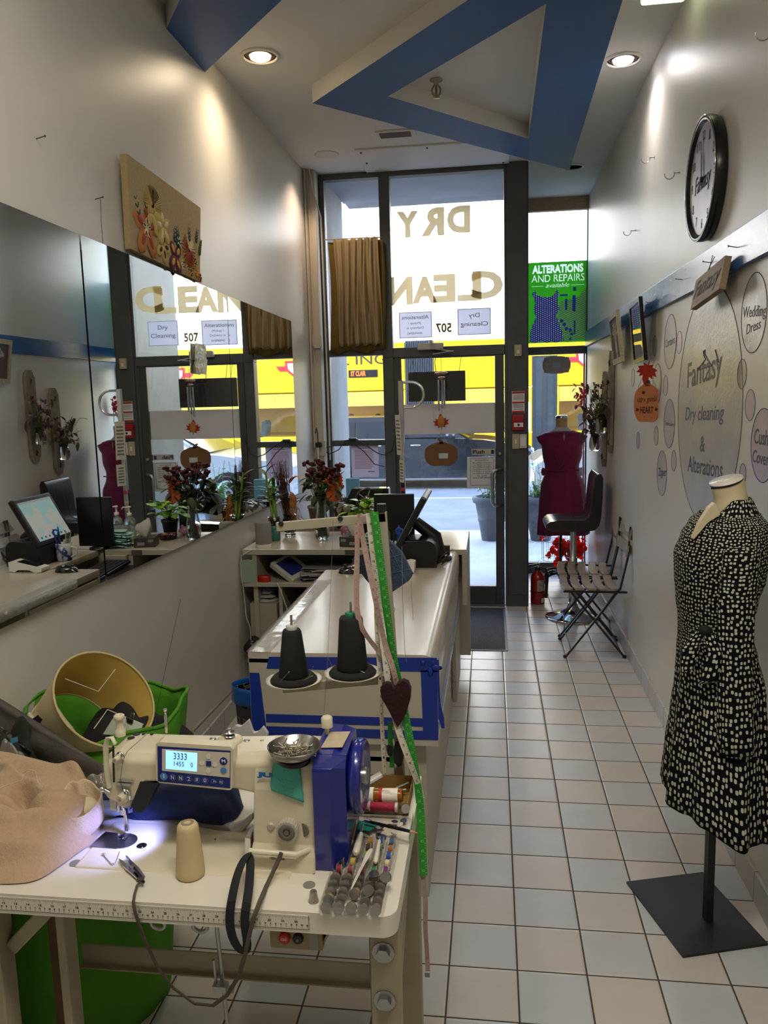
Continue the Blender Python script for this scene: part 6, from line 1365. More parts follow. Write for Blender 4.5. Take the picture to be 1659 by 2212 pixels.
# arm: cross section lofted in X
def arm_sec(x, zb, zt, ya=y0a, yb_=y1a): return [(x, ya, zb), (x, ya, zt - .018), (x, ya + .02, zt), (x, yb_ - .015, zt), (x, yb_, zt - .015), (x, yb_, zb)]
def loft(secs, name, m_, par, bev=.006):
    b = MB(); n = len(secs[0]); vs = [p for s_ in secs for p in s_]
    b.add(vs, [(k * n + j, (k + 1) * n + j, (k + 1) * n + (j + 1) % n, k * n + (j + 1) % n) for k in range(len(secs) - 1) for j in range(n)]); b.add(vs, [list(range(n)), list(range((len(secs) - 1) * n, len(secs) * n))[::-1]])
    return b.build(name, m_, par, bev=bev, seg=3)
xs = [(-.81, .875, .925), (-.802, .86, .952), (-.775, .848, zt0), (-.735, .862, zt0), (-.718, .90, zt0), (-.66, .905, zt0), (-.52, .893, zt0 + .002), (-.48, .885, zt0 + .004), (-.46, .8, zt0 + .006), (-.355, .78, zt0 + .008)]
arm = loft([arm_sec(*s_) for s_ in xs], 'arm', CRM, H)
loft([arm_sec(-.80, .842, .87, 1.478, 1.575), arm_sec(-.77, .838, .87, 1.474, 1.575), arm_sec(-.745, .842, .875, 1.478, 1.575)], 'needle_bar_housing', CRM, H, .004)
loft([[(x, ya, z) for x, ya, z in ((-.495, 1.43, ZTb), (-.355, 1.43, ZTb), (-.355, 1.6, ZTb), (-.495, 1.6, ZTb))], [(-.49, 1.438, ZTb + .03), (-.355, 1.438, ZTb + .03), (-.355, 1.6, ZTb + .03), (-.49, 1.6, ZTb + .03)], [(-.486, 1.45, ZTb + .05), (-.355, 1.45, ZTb + .05), (-.355, 1.595, ZTb + .05), (-.486, 1.595, ZTb + .05)], [(-.482, 1.458, .9), (-.355, 1.458, .9), (-.355, 1.588, .9), (-.482, 1.588, .9)], [(-.482, y0a, zt0 - .02), (-.355, y0a, zt0 - .02), (-.355, 1.588, zt0 - .02), (-.482, 1.588, zt0 - .02)]], 'column', CRM, H)
# front rail under the column
MB().tube([PY(538, 1838, 1.425), PY(640, 1846, 1.425), PY(672, 1834, 1.45)], .006, 8, flat=.7).build('thread_guard_rail', CRM, H)
MB().prism([PY(582, 1852, 1.4365), PY(636, 1856, 1.4365), PY(637, 1880, 1.4365), PY(581, 1876, 1.4365)], (0, .001, 0)).build('rating_plate', mat('grey_plate', '#9a9a90', .4, .3), H)
A = PY(586, 1857, 1.436); B = PY(615, 1859, 1.436); C_ = PY(586, 1851, 1.436); B.z = A.z; C_.x = A.x; MB().text('DDL-8000A', A, B, C_, .0003).build('lettering', ink, H)
A = PY(555, 1680, 1.457); B = PY(589, 1683, 1.457); C_ = PY(555, 1667, 1.457); C_.x = A.x; MB().text('JU', A, B, C_, .0008, bold=.07).build('lettering', mat('logo_blue', '#1667b5', .4), H)
# display panel
yp2 = 1.452
def pq(pts, y=yp2, d=.0008): return [PY(x, y_, y - d) for x, y_ in pts]
pn = MB().prism(pq([(336, 1607), (345, 1603), (497, 1613), (505, 1620), (501, 1704), (495, 1707), (344, 1691), (337, 1685)], yp2, 0), (0, .025, 0)).build('display_housing', CRM, H, bev=.003)
pb = MB().prism(pq([(340, 1612), (498, 1622), (497, 1703), (341, 1688)]), (0, .002, 0)).build('blue_panel', mat('panel_blue', '#0c2270', .3), H)
MB().prism(pq([(350, 1618), (497, 1626), (496, 1680), (350, 1665)], d=.0014), (0, .001, 0)).build('button_field', mat('panel_cream', '#cfc8b8', .4), pb)
lcd = MB().prism(pq([(358, 1621), (426, 1627), (425, 1667), (358, 1661)], d=.002), (0, .001, 0)).build('lcd', mat('lcd_blue', '#9fd4ff', .3, emit=.9, ecol='#8ecbff'), pb)
LK = mat('lcd_ink', '#28486c', .5)
def pt(body, x0_, y0_, x1_, y1_, xh, yh, m_, par, d=.0026, **kw):
    A, B, C_ = [PY(x, y, yp2 - d) for x, y in ((x0_, y0_), (x1_, y1_), (xh, yh))]; C_.x = A.x; MB().text(body, A, B, C_, .0003, **kw).build('lettering', m_, par)
pt('3333', 375, 1640, 404, 1642, 375, 1626, LK, pb, shear=.1); pt('1455', 376, 1654, 398, 1656, 376, 1644, LK, pb, shear=.1); pt('0', 412, 1657, 417, 1657.5, 412, 1647, LK, pb)
b = MB()
for (x, y) in ((450, 1634), (436, 1648), (464, 1651), (450, 1665)): b.disc(PY(x, y, yp2 - .0016), .0055, (0, -1, 0), .0008, 18)
b.build('buttons', mat('button_cream', '#dcd7ca', .4), pb)
b = MB(); b.prism(pq([(445, 1644), (456, 1645), (456, 1656), (445, 1655)], d=.0026), (0, .001, 0)); b.disc(PY(483, 1644, yp2 - .0016), .008, (0, -1, 0), .0012, 20); b.build('enter_and_mode_buttons', mat('panel_blue2', '#122a80', .3), pb)
LBL = mat('panel_light_blue', '#4d83c4', .35); MB().disc(PY(483, 1664, yp2 - .0016), .0065, (0, -1, 0), .0012, 20).build('reset_button', LBL, pb); MB().disc(PY(354, 1677, yp2 - .0012), .008, (0, -1, 0), .0012, 20).build('info_button', LBL, pb)
pt('M', 479, 1647, 487, 1648, 479, 1640, paper, pb, .0034, bold=.02); pt('i', 353, 1681, 355.5, 1681, 353, 1672, paper, pb, .003, bold=.03)
b = MB()
for i in range(7): b.ring(PY(373 + 17.5 * i, 1679.5 + 1.6 * i, yp2 - .001), .0062 if i < 5 else .0045, .0003, (0, -1, 0), 20, 4)
b.build('button_rings', mat('panel_line', '#6d86c0', .5), pb)
for i, s_ in enumerate(('N', 'N', '2', '#', 'o')): x = 370 + 17.5 * i; pt(s_, x, 1683 + 1.6 * i, x + 6, 1683.4 + 1.6 * i, x, 1675 + 1.6 * i, paper, pb, .0018)
pt('F1', 461, 1690, 467, 1690.5, 461, 1686, paper, pb, .0018); pt('F2', 475, 1691.5, 481, 1692, 475, 1687.5, paper, pb, .0018)
MB().prism([PY(362, 1606, 1.47), PY(462, 1613, 1.47), PY(462, 1610, 1.47), PY(362, 1603, 1.47)], (0, -.004, 0)).build('status_light', mat('green_glow', '#8ef07a', .4, emit=.8, ecol='#7be66a'), H)
# arm top fittings
zt = zt0 + .001
def ztop(x, y): return PZ(x, y, zt)
b = MB()
for (x, y, r) in ((295, 1586, .008), (283, 1594, .008), (378, 1602, .004), (328, 1586, .004), (457, 1607, .004), (560, 1592, .004), (310, 1586, .004)): b.disc(ztop(x, y), r, t=.0006, n=18)
b.build('oil_plug', black, H)
b = MB()
for (x, y) in ((460, 1597), (533, 1601), (567, 1602)): b.lathe([(.007, 0), (.007, .002), (.003, .003)], ztop(x, y), 16)
b.build('top_screw', steel, H)
c = ztop(497, 1602); w_ = MB().lathe([(.027, 0), (.027, .006), (.022, .009), (0, .009)], c, 32).build('bobbin_winder_plate', CRM, H)
MB().lathe([(.011, .012), (.011, .014), (.004, .014), (.004, .02), (.011, .02), (.011, .022), (.003, .022), (.003, .03)], c, 24).build('bobbin', chrome, w_); MB().lathe([(.008, .014), (.008, .02)], c, 18).build('black_thread', black, w_)
MB().bar(c + V((-.02, .01, .012)), c + V((.0, .016, .016)), .012, .004).build('winder_lever', steel, w_)
c = ztop(260, 1585); MB().lathe([(.0115, -.004), (.0115, .01), (.008, .012), (.008, .032), (.0115, .034), (.0115, .042), (.009, .044), (.005, .044), (.005, .03)], c, 24).build('thread_post', CRM, H)
c = ztop(360, 1580); MB().lathe([(.0035, -.003), (.0035, .035), (.0025, .036), (.0025, .046), (.0045, .047), (.0045, .052)], c, 14).build('thread_pin', chrome, H)
c = V((-.345, 1.55, zt)); MB().rod(c, c + V((0, 0, .05)), .004).lathe([(.012, .035), (.012, .055), (.009, .058), (.003, .058)], c, 20).build('thread_post', CRM, H)
# left side: take-up guard, tension, guides
yg = y0a - .004
MB().tube([PY(236, 1702, yg), PY(230, 1660, yg), PY(228, 1610, yg), PY(233, 1594, yg), PY(242, 1593, yg), PY(249, 1607, yg)], .006, 8, flat=.5).build('take_up_guard', CRM, H)
MB().prism(pq([(242, 1612), (246, 1612), (248, 1690), (244, 1690)], y0a), (0, .002, 0)).build('take_up_slot', mat('slot_brown', '#2a1a14', .5), H)
def knob(px_, py_, r, L, name):
    c = PY(px_, py_, y0a); k_ = MB().lathe([(r * 1.25, 0), (r * 1.3, .003), (r * .5, .004), (r * .5, .006), (r * 1.15, .007), (r * 1.15, .009)], c, 26, (-.25, -1, -.1)).build(name + '_discs', chrome, H); pr = []; b = MB()
    n = 28; q2 = V((-.25, -1, -.1)).to_track_quat('Z', 'Y').to_matrix(); pts = [c + q2 @ V(((r * (.97 if i % 2 else 1.05)) * .8 * math.cos(6.2832 * i / n), (r * (.97 if i % 2 else 1.05)) * .8 * math.sin(6.2832 * i / n), .009)) for i in range(n)]
    b.prism(pts, q2 @ V((0, 0, L))); b.build(name + '_knob', CRM, H, bev=.001); MB().lathe([(r * .3, L + .009), (r * .3, L + .0105)], c, 12, (-.25, -1, -.1)).build('screw', steel, k_)
knob(262, 1632, .0075, .012, 'thread_tension'); knob(272, 1716, .011, .012, 'main_tension')
MB().bar(PY(252, 1693, y0a - .004), PY(283, 1695, y0a - .004), .006, .003, up=(0, 1, 0)).bar(PY(255, 1685, y0a - .002), PY(288, 1688, y0a - .002), .003, .004).build('thread_guide', chrome, H)
MB().tube([PY(218, 1703, 1.46), PY(226, 1706, 1.46), PY(236, 1712, 1.46)], .004, 8).ball(PY(221, 1705, 1.455), .006, 10, 8).build('lift_lever', chrome, H)
MB().prism(pq([(236, 1716), (250, 1718), (252, 1752), (238, 1750)], 1.475), (0, .003, 0)).build('face_plate', chrome, H)
MB().prism(pq([(303, 1688), (341, 1692), (326, 1725), (312, 1752), (300, 1756), (292, 1753), (289, 1742), (278, 1752), (290, 1722)], y0a), (0, .03, 0)).build('led_lamp_housing', mat('lamp_black', '#16191f', .45), H, bev=.003)
nx, ny = -.797, 1.522
MB().rod((nx, ny, .845), (nx, ny, .80), .0035, 12).rod((nx - .012, ny + .004, .845), (nx - .012, ny + .004, .80), .004, 12).cbox((nx + .002, ny, .802), (.012, .01, .012)).build('needle_bar', chrome, H)
MB().rod((nx, ny, .80), (nx, ny, ZTb + .006), .0009, 6).build('needle', chrome, H)
MB().cbox((nx + .002, ny + .006, .775), (.007, .007, .04)).prism([(nx - .006, ny + .008, ZTb + .004), (nx + .008, ny + .008, ZTb + .004), (nx + .008, ny - .02, ZTb + .009), (nx + .004, ny - .022, ZTb + .01), (nx + .002, ny - .005, ZTb + .005), (nx, ny - .005, ZTb + .005), (nx - .002, ny - .022, ZTb + .01), (nx - .006, ny - .02, ZTb + .009)], (0, 0, .003)).build('presser_foot', chrome, H)
zpl = ZTb + .0034
pl = MB().prism([PZ(193, 1829, zpl), PZ(228, 1797, zpl), PZ(255, 1800, zpl), PZ(252, 1834, zpl)], (0, 0, .0008)).lathe([(0, 0), (.028, 0), (.028, .0012)], PZ(268, 1817, zpl), 32).build('needle_plate', mat('plate_steel', '#8d90a0', .3, 1), H)
MB().box(nx - .008, nx - .003, ny - .02, ny + .012, zpl + .001, zpl + .002).box(nx + .003, nx + .008, ny - .02, ny + .012, zpl + .001, zpl + .002).build('feed_dog', steel, pl)
MB().lathe([(.011, 0), (.011, .001), (.008, .0016), (0, .001)], PZ(306, 1827, zpl - .0005), 28).build('oil_gauge', mat('gauge_black', '#07080a', .05, coat=1), H)
b = MB()
for (x, y) in ((465, 1813), (419, 1832), (384, 1860)): b.disc(PZ(x, y, zpl - .0005), .0022, t=.0005, n=12)
b.build('oil_hole', ink, H); 
for (x, y) in ((163, 1865), (668, 1912)): MB().disc(PZ(x, y, ZTb), .012, t=.0012, n=24).build('bed_hinge_pad', mat('hinge_grey', '#807d74', .5), tb)
# dial and reverse screw on the column
yc = 1.456
c = PY(625, 1786, yc); D = MB(); n = 48
D.prism([c + V(((.021 if i % 2 else .0225) * math.cos(6.2832 * i / n), 0, (.021 if i % 2 else .0225) * math.sin(6.2832 * i / n))) for i in range(n)], (0, -.022, 0))
dl = D.build('stitch_length_dial', mat('dial_grey', '#b5b0a2', .45), H, bev=.0008); MB().lathe([(.017, .022), (.017, .0235), (.007, .0235), (.006, .018)], c, 28, (0, -1, 0)).disc(c + V((0, -.0225, 0)), .0055, (0, -1, 0), .002).build('dial_face', mat('dial_brown', '#6c665a', .5), dl)
MB().disc(PY(656, 1791, yc), .014, (-.5, -1, 0), .004).build('lock_tab', mat('tab_grey', '#77756c', .5), H)
c = PY(587, 1782, yc + .002); MB().lathe([(.015, 0), (.0135, .002), (.008, .0025), (.008, .007), (.006, .009)], c, 26, (0, -1, 0)).cbox(c + V((0, -.0095, 0)), (.0015, .0015, .011)).build('reverse_screw', mat('dial_grey', '#b5b0a2', .45), H)
c = PY(541, 1816, 1.47); MB().box(c.x - .007, c.x + .007, 1.45, 1.49, c.z - .025, c.z + .02).build('knee_bracket', chrome, H, bev=.003)
MB().prism(pq([(655, 1820), (674, 1821), (674, 1833), (655, 1832)], yc), (0, .003, 0)).build('column_notch', black, H)
# blue motor cover and hand wheel
BLU = mat('machine_blue', '#141f7e', .25, coat=.6)
mo = loft([[(x, y, z) for y, z in ((1.442, ZTb + .0), (1.442, .955), (1.465, .978), (1.6, .985), (1.605, .97), (1.605, ZTb))] for x in (-.355, -.318)] + [[(-.292, y, z) for y, z in ((1.462, ZTb + .0), (1.462, .95), (1.478, .97), (1.595, .978), (1.6, .965), (1.6, ZTb))]], 'motor_cover', BLU, H, .005)
cw = V((-.292, 1.535, .9)); wh = MB().lathe([(.062, 0), (.072, .003), (.076, .01), (.076, .024), (.07, .028), (.05, .02), (.02, .018), (0, .018)], cw, 48, (1, 0, 0)).build('hand_wheel', BLU, H)
MB().lathe([(.018, .016), (.018, .03), (.015, .034), (.009, .034), (.009, .024), (0, .024)], cw, 28, (1, 0, 0)).build('wheel_hub', steel, wh)
n = V((0, 0, 1)); A = V((-.345, 1.485, .981)); MB().prism([(-.345, 1.485, .9808), (-.302, 1.49, .9812), (-.298, 1.56, .9842), (-.34, 1.555, .984)], (0, 0, .0008)).build('taped_label', mat('old_label', '#b8ab90', .5, ns=40, na=.15), mo)
MB().disc(V((-.3, 1.4605, .86)), .003, (0, -1, 0), .001).build('cover_screw', steel, mo)
l = bpy.data.lights.new('machine_led', 'SPOT'); l.energy = 1.7; l.color = (.3, .33, 1); l.spot_size = R_(110); l.spot_blend = .6; l.shadow_soft_size = .008
q2 = bpy.data.objects.new('machine_led', l); COL.objects.link(q2); q2.location = (-.742, 1.50, .835); q2.rotation_euler = V((.5, -.05, .86)).to_track_quat('Z', 'Y').to_euler()
# thread through the guides
tag(MB().tube([ztop(330, 1582) + V((0, .2, .25)), ztop(330, 1585) + V((0, 0, .01)), PY(276, 1622, y0a - .006), PY(266, 1640, y0a - .014), PY(259, 1690, y0a - .006), PY(270, 1716, y0a - .012)], .0005, 4).build('thread', matte_black), 'black thread running over the machine arm to the tension discs', 'thread')

# ---- loose things on and around the machine
o = thing('pin_dish', (-.375, 1.47, .985), 'round steel magnetic dish full of pins on top of the machine', 'dish'); c = PZ(635, 1614, .99)
c = V((c.x, c.y, .968)); DI = mat('dish_steel', '#9a9690', .25, 1)
MB().lathe([(0, .004), (.03, .004), (.045, .012), (.052, .026), (.0535, .0265), (.047, .011), (.03, .0015), (0, .001)], c, 48).build('bowl', DI, o); MB().lathe([(.032, -.006), (.034, .0), (.032, .003)], c + V((0, 0, -.003)), 32).build('magnet_base', black, o)
rn = random.Random(7); 
pm = mat('pin_steel', '#b9b2a4', .25, 1)
for i in range(110):
    a = rn.uniform(0, 6.28); r = abs(rn.gauss(0, .017)); p = c + V((r * math.cos(a), r * math.sin(a), .006 + rn.uniform(.004, .018))); a2 = a + rn.gauss(0, .8); d = V((math.cos(a2), math.sin(a2), rn.uniform(-.05, .35))).normalized() * rn.uniform(.01, .014)
    tag(MB().tube([p - d, p + d], .0009, 4).ball(p + d, .0016, 5, 3).build('pin', pm), 'steel pins heaped in the round dish on the machine', 'pin', 'pins in the dish')
o = thing('sticky_note', PY(605, 1700, 1.45), 'turquoise sticky note with handwriting hanging on the machine front', 'note')
ys = y0a - .009
MB().grid(lambda u, v: PY(588 + 60 * u + (1 - v) * (10 * u - 6) + (-8 + 4 * u) * v * 0, 0, ys) * 0 + (PY(*[(1 - u) * ((1 - v) * a + v * b_) + u * ((1 - v) * c_ + v * d_) for a, b_, c_, d_ in ((590, 582, 648, 657), (1648, 1706, 1655, 1734))], ys - .004 * math.sin(u * 3) - .006 * u * v + .008 * (1 - v))), 10, 10).build('note_paper', mat('turquoise_note', '#4fae9d', .7), o, solid=.0004)
b = MB(); rn = random.Random(1)
for (x, y, L) in ((612, 1663, 22), (600, 1683, 38), (610, 1698, 32)):
    for i in range(int(L / 3)): b.tube([PY(x + i * 3, y + i * .6 + rn.uniform(-3, 3), ys - .0075), PY(x + i * 3 + 2, y + i * .6 + rn.uniform(-3, 3), ys - .0085)], .0003, 4)
b.build('handwriting', mat('pencil_grey', '#35615c', .7), o)
TC = mat('ecru_thread', '#c9b48a', .75, bs=350, bd=.08); c = V((-.603, 1.405, ZTb + .001))
o = thing('thread_cone', c, 'large ecru thread cone standing on the table in front of the machine', 'thread cone')
MB().lathe([(0, 0), (.026, 0), (.0285, .003), (.0285, .012), (.0275, .03), (.0215, .096), (.0205, .105), (.017, .11), (.013, .111)], c, 40).build('wound_thread', TC, o); MB().lathe([(.0135, .1), (.0125, .1125), (.0075, .1128), (.007, .1)], c, 28).disc(c + V((0, 0, .095)), .008).build('cone_core', mat('cone_core', '#8f8670', .6), o)
# thread snips on a braided strap
o = thing('thread_snips', PZ(285, 1870, ZTb + .006), 'steel thread snips on a grey strap lying at the front of the machine bed', 'snips'); zs = ZTb + .005
def zq(pts, z=zs): return [PZ(x, y, z) for x, y in pts]
MB().prism(zq([(256, 1857), (266, 1862), (290, 1880), (307, 1893), (300, 1904), (284, 1889), (264, 1872)]), (0, 0, .003)).prism(zq([(271, 1850), (276, 1852), (284, 1862), (300, 1876), (314, 1896), (310, 1905), (296, 1882), (280, 1870)], zs + .003), (0, 0, .003)).build('blades', chrome, o, bev=.0006)
MB().tube(zq([(310, 1905), (305, 1893), (290, 1875)], zs + .008), .003, 8).build('spring_grip', mat('snip_dark', '#2a2c33', .3, .6), o)
ST = mat('grey_strap', '#55493e', .8, bs=200, bd=.3)
sp = [PZ(307, 1900, zs + .006), PZ(296, 1912, zs + .003), PZ(291, 1930, zs), PY(288, 1948, ty0 - .006), PY(293, 1975, ty0 - .008), PY(305, 2010, ty0 - .002), PY(317, 2040, 1.33), PY(340, 2090, 1.34), PY(375, 2135, 1.35), PY(420, 2168, 1.35), PY(460, 2172, 1.34), PY(490, 2150, 1.33), PY(515, 2110, 1.32)]
sp += [PY(530, 2060, 1.30), PY(545, 1990, 1.302), PY(560, 1950, ty0 - .008), PZ(575, 1915, ZTb + .004) , PY(598, 1866, 1.41), PY(608, 1842, 1.412)]
MB().tube(sp, .0042, 8, flat=.45).build('strap', ST, o); MB().cbox(sp[0] + V((-.002, -.004, .002)), (.012, .008, .006)).build('strap_clasp', mat('dull_brass', '#6d6552', .4, .8), o)
pz = ZTb + .0045
tag(MB().tube(zq([(222, 1844), (226, 1850), (240, 1866), (245, 1867), (250, 1862), (258, 1840)], pz), .0008, 6).ball(PZ(224, 1845, pz + .001), (.005, .003, .002), 10, 6).ring(PZ(243, 1866, pz), .002, .0008, n=12).build('safety_pin', chrome), 'open safety pin lying left of the thread snips', 'safety pin')
# black elastic loop over the front rail
EL = mat('black_elastic', '#17171a', .85, bs=250, bd=.1)
def strip_px(pts, w, t=.0012):
    P_ = []; 
    for (x, y, Y) in pts: P_.append(PY(x, y, Y))
    return P_
o = thing('elastic_loop', PY(520, 2050, 1.3), 'wide black elastic band looped over the machine rail and hanging down the table front', 'elastic')
L1 = [(541, 1840, 1.418), (528, 1852, 1.40), (515, 1880, 1.36), (506, 1915, 1.325), (500, 1945, 1.303), (494, 1985, 1.300), (500, 2025, 1.300), (516, 2052, 1.300), (530, 2062, 1.300)]
L2 = [(541, 1840, 1.418), (541, 1870, 1.39), (539, 1910, 1.345), (533, 1950, 1.306), (527, 1985, 1.302), (530, 2015, 1.302), (536, 2040, 1.302), (530, 2062, 1.302)]
MB().strip([PY(*p) for p in L1], V((.0095, 0, .002)), .0012).strip([PY(*p) for p in L2], V((.0095, -.001, -.001)), .0012).build('band', EL, o, sub=1)
o = thing('thimble', (-.338, 1.341, ZTb), 'small steel thimble standing by the bobbin box', 'thimble'); MB().lathe([(.0098, 0), (.0102, .002), (.009, .003), (.0068, .02), (.0055, .0225), (0, .023)], (-.338, 1.345, ZTb), 24).build('body', mat('thimble_steel', '#aaa595', .3, 1, bs=500, bd=.8), o)
# bobbin boxes
CLP = pane_glass('clear_box_plastic', '#ffffff', 1.2)
def bobbin_box(name, label, x0_, x1_, y0_, y1_, nx_, ny_, z0_, h, rot=0):
    o = thing(name, ((x0_ + x1_) / 2, (y0_ + y1_) / 2, z0_), label, 'bobbin box'); t = .0012
    b = MB().box(x0_, x1_, y0_, y1_, z0_, z0_ + t)
    for i in range(nx_ + 1): x = x0_ + (x1_ - x0_) * i / nx_; b.box(x - t / 2, x + t / 2, y0_, y1_, z0_, z0_ + h)
    for (ya) in [y0_, y1_]: b.box(x0_, x1_, ya - t / 2, ya + t / 2, z0_, z0_ + h)
    return b.build('clear_box', CLP, o)
zb0 = ZTb + .001
bobbin_box('bobbin_box', 'clear plastic box of steel bobbins at the front right corner of the table', -.318, -.203, 1.303, 1.412, 5, 5, zb0, .020)
bobbin_box('bobbin_box', 'clear plastic box of coloured thread bobbins behind the one with steel bobbins', -.316, -.200, 1.418, 1.548, 5, 5, zb0, .016)
def bobbin(c, ax, col, met, lab, grp, r=.0102):
    o = thing('bobbin', c, lab, 'bobbin', group=grp); a = V(ax).normalized(); c = V(c)
    MB().lathe([(.003, -.0052), (r, -.0052), (r, -.0044), (.0035, -.0044), (.0035, .0044), (r, .0044), (r, .0052), (.003, .0052)], c, 20, a, False).build('spool', met, o)
    MB().lathe([(r * .8, -.0043), (r * .84, 0), (r * .8, .0043)], c, 18, a).build('wound_thread', col, o); return o
bm_ = mat('bobbin_steel', '#c4c0b8', .32, 1); bcl = mat('bobbin_clear', '#b9b9b4', .15, trans=.5)
cols = ['#6b6258', '#857a6b', '#4a443c', '#968c7b', '#5f5a58', '#1d8796', '#b99c6c']; CMM = [mat('bobbin_thread_%d' % i, c_, .8) for i, c_ in enumerate(cols)]
rn = random.Random(12); G = 'steel bobbins in the front clear box'
for j in range(5):
    for i in range(5):
        if (i, j) in ((2, 1),): continue
        x = -.318 + .115 * (i + .5) / 5; y = 1.303 + .109 * (j + .45) / 5
        bobbin((x, y, zb0 + .0125 + .0003 * rn.random()), (.15 * rn.uniform(-1, 1), -1, .35), CMM[5 if (i, j) == (0, 0) else 6 if (i, j) in ((0, 1), (2, 2)) else rn.randrange(5)], bm_, 'steel bobbins standing in the compartments of the front clear box', G)
c2 = ['#8c2226', '#8a2f33', '#c05a52', '#1d6b3f', '#6b2a6d', '#101014', '#c3a13a', '#1f2d80', '#a8742f', '#c8b98a', '#23251f', '#b9b9a8', '#7ea04a', '#6d8f94', '#274a9e', '#a9b3b0', '#5e7680', '#4d2f22', '#1f7b4e', '#9a6040', '#d8d4c6', '#b6bab8', '#b07a35', '#1f3c9c', '#46527a']
for j in range(5):
    for i in range(5):
        x = -.316 + .116 * (i + .5) / 5; y = 1.418 + .130 * (j + .5) / 5; k = j * 5 + i
        cn = mat('bright_thread_%d' % k, c2[k], .7); bobbin((x, y, zb0 + .0125), (1, .1 * rn.uniform(-1, 1), 0), cn, bcl, 'coloured thread bobbins lying in the rear clear box', 'coloured bobbins in the rear clear box', .0105)
for (x, y, lab, ax) in ((808, 1893, 'silver bobbin standing on end on top of the front bobbin box, middle right', (0, 0, 1)), (833, 1895, 'perforated silver bobbin lying upright against the back of the front box, right side', (-.1, -1, .5)), (797, 1925, 'perforated silver bobbin leaning on the fourth column of the front box', (-.1, -1, .8))):
    p = PZ(x, y, zb0 + .027); bobbin((p.x, p.y, zb0 + .0275), ax, CMM[0], chrome, lab, None)
zt2 = zb0 + .03
def hand_tool(name, label, a, b_, r, shaft, col, cat):
    o = thing(name, a, label, cat); a, b_ = V(a), V(b_); d = (b_ - a).normalized()
    MB().tube([a, a + d * .004, a + d * .03, b_ - d * .006, b_], [r * .5, r, r * 1.05, r * .8, r * .5], 14).build('handle', col, o); MB().tube([b_, b_ + d * shaft], [.0016, .001], 8).build('shaft', chrome, o)
PRL = mat('pearl_plastic', '#d9d3bc', .25, coat=.5)
hand_tool('seam_ripper', 'thick pearl handled seam ripper lying on the bobbin boxes', PZ(768, 1845, zt2 - .005), PZ(780, 1800, zt2), .0075, .03, PRL, 'seam ripper')
hand_tool('seam_ripper', 'slim white handled awl lying across the coloured bobbins', PZ(811, 1864, zt2 - .006), PZ(820, 1815, zt2 - .002), .0048, .014, PRL, 'awl')
tag(MB().strip(zq([(802, 1831), (793, 1850), (782, 1872), (770, 1895), (757, 1925)], zt2), [V((.006, .003, 0)), V((.007, .001, .001)), V((.004, 0, .003)), V((.005, .002, .002)), V((.001, 0, 0))], .0006).build('white_ribbon', mat('satin_white', '#d8d2c4', .35), sub=1), 'twisted piece of white ribbon lying over the bobbin boxes', 'ribbon')
def pencil(label, a, b_, col):
    o = thing('pencil', a, label, 'pencil'); a, b_ = V(a), V(b_); d = (b_ - a).normalized()
    MB().tube([a + d * .012, b_ - d * .018], .0036, 6).build('barrel', col, o); MB().tube([b_ - d * .018, b_ - d * .003, b_], [.0036, .001, .0003], 8).build('wooden_tip', mat('pencil_wood', '#c0966a', .7), o); MB().tube([a, a + d * .012], .0037, 10).build('ferrule', chrome, o)
pencil('black pencil lying across the clear tray, pointing to the aisle', PZ(789, 1773, zt2 - .004), PZ(903, 1800, zt2 + .002), mat('pencil_black', '#131316', .3))
pencil('copper coloured pencil standing beside the blue motor cover', PZ(770, 1772, zt2 + .012), PZ(757, 1832, ZTb + .02), mat('pencil_copper', '#b06a3c', .25, .6))
o = thing('clear_tray', (-.24, 1.6, zb0), 'shallow clear tray of small sewing oddments behind the bobbin boxes', 'tray')
b = MB().box(-.312, -.178, 1.552, 1.652, zb0, zb0 + .001)
for (a_, c_, d_, e_) in ((-.312, -.178, 1.552, 1.553), (-.312, -.178, 1.651, 1.652), (-.312, -.311, 1.552, 1.652), (-.179, -.178, 1.552, 1.652)): b.box(a_, c_, d_, e_, zb0, zb0 + .016)
b.build('tray', CLP, o); rn = random.Random(21)
odd = [('button', '#c9c4b8'), ('button', '#26262a'), ('button', '#6d6156'), ('button', '#2c3a55'), ('button', '#8b8b8b')]
for i in range(22):
    nm, cc = odd[i % 5]; p = V((rn.uniform(-.3, -.19), rn.uniform(1.562, 1.64), zb0 + .004 + .003 * (i % 3)))
    tag(MB().lathe([(.0015, 0), (.007, 0), (.0075, .0012), (.006, .002), (.0015, .0014)], p, 16, (rn.uniform(-.4, .4), rn.uniform(-.4, .4), 1)).build('button', mat('button_' + cc[1:], cc, .35)), 'small buttons scattered in the clear tray', 'button', 'buttons in the clear tray')
tag(MB().prism([(-.305, 1.58, zb0 + .012), (-.265, 1.57, zb0 + .014), (-.25, 1.6, zb0 + .014), (-.3, 1.61, zb0 + .013)], (0, 0, .002)).build('teal_swatch', mat('teal_cloth', '#1f8a80', .8)), 'small teal cloth scrap in the clear tray', 'scrap')
o = thing('thread_spool', (-.25, 1.655, zb0 + .02), 'spool of crimson thread lying on the clear tray', 'thread spool'); a = V((-.275, 1.652, zb0 + .028)); d = V((1, -.02, 0))
MB().tube([a, a + d * .03, a + d * .055, a + d * .056], [.0092] * 4, 18).build('wound_thread', mat('crimson_thread', '#a4123c', .6, bs=400, bd=.3), o); MB().tube([a - d * .004, a], .0105, 18).tube([a + d * .056, a + d * .062], .0105, 18).tube([a - d * .04, a - d * .004], .007, 14).build('spool_ends', mat('spool_white', '#c8beb2', .4), o)
bobbin((-.197, 1.652, zb0 + .026), (.4, -1, .3), CMM[0], chrome, 'perforated silver bobbin at the right end of the crimson thread spool', None)
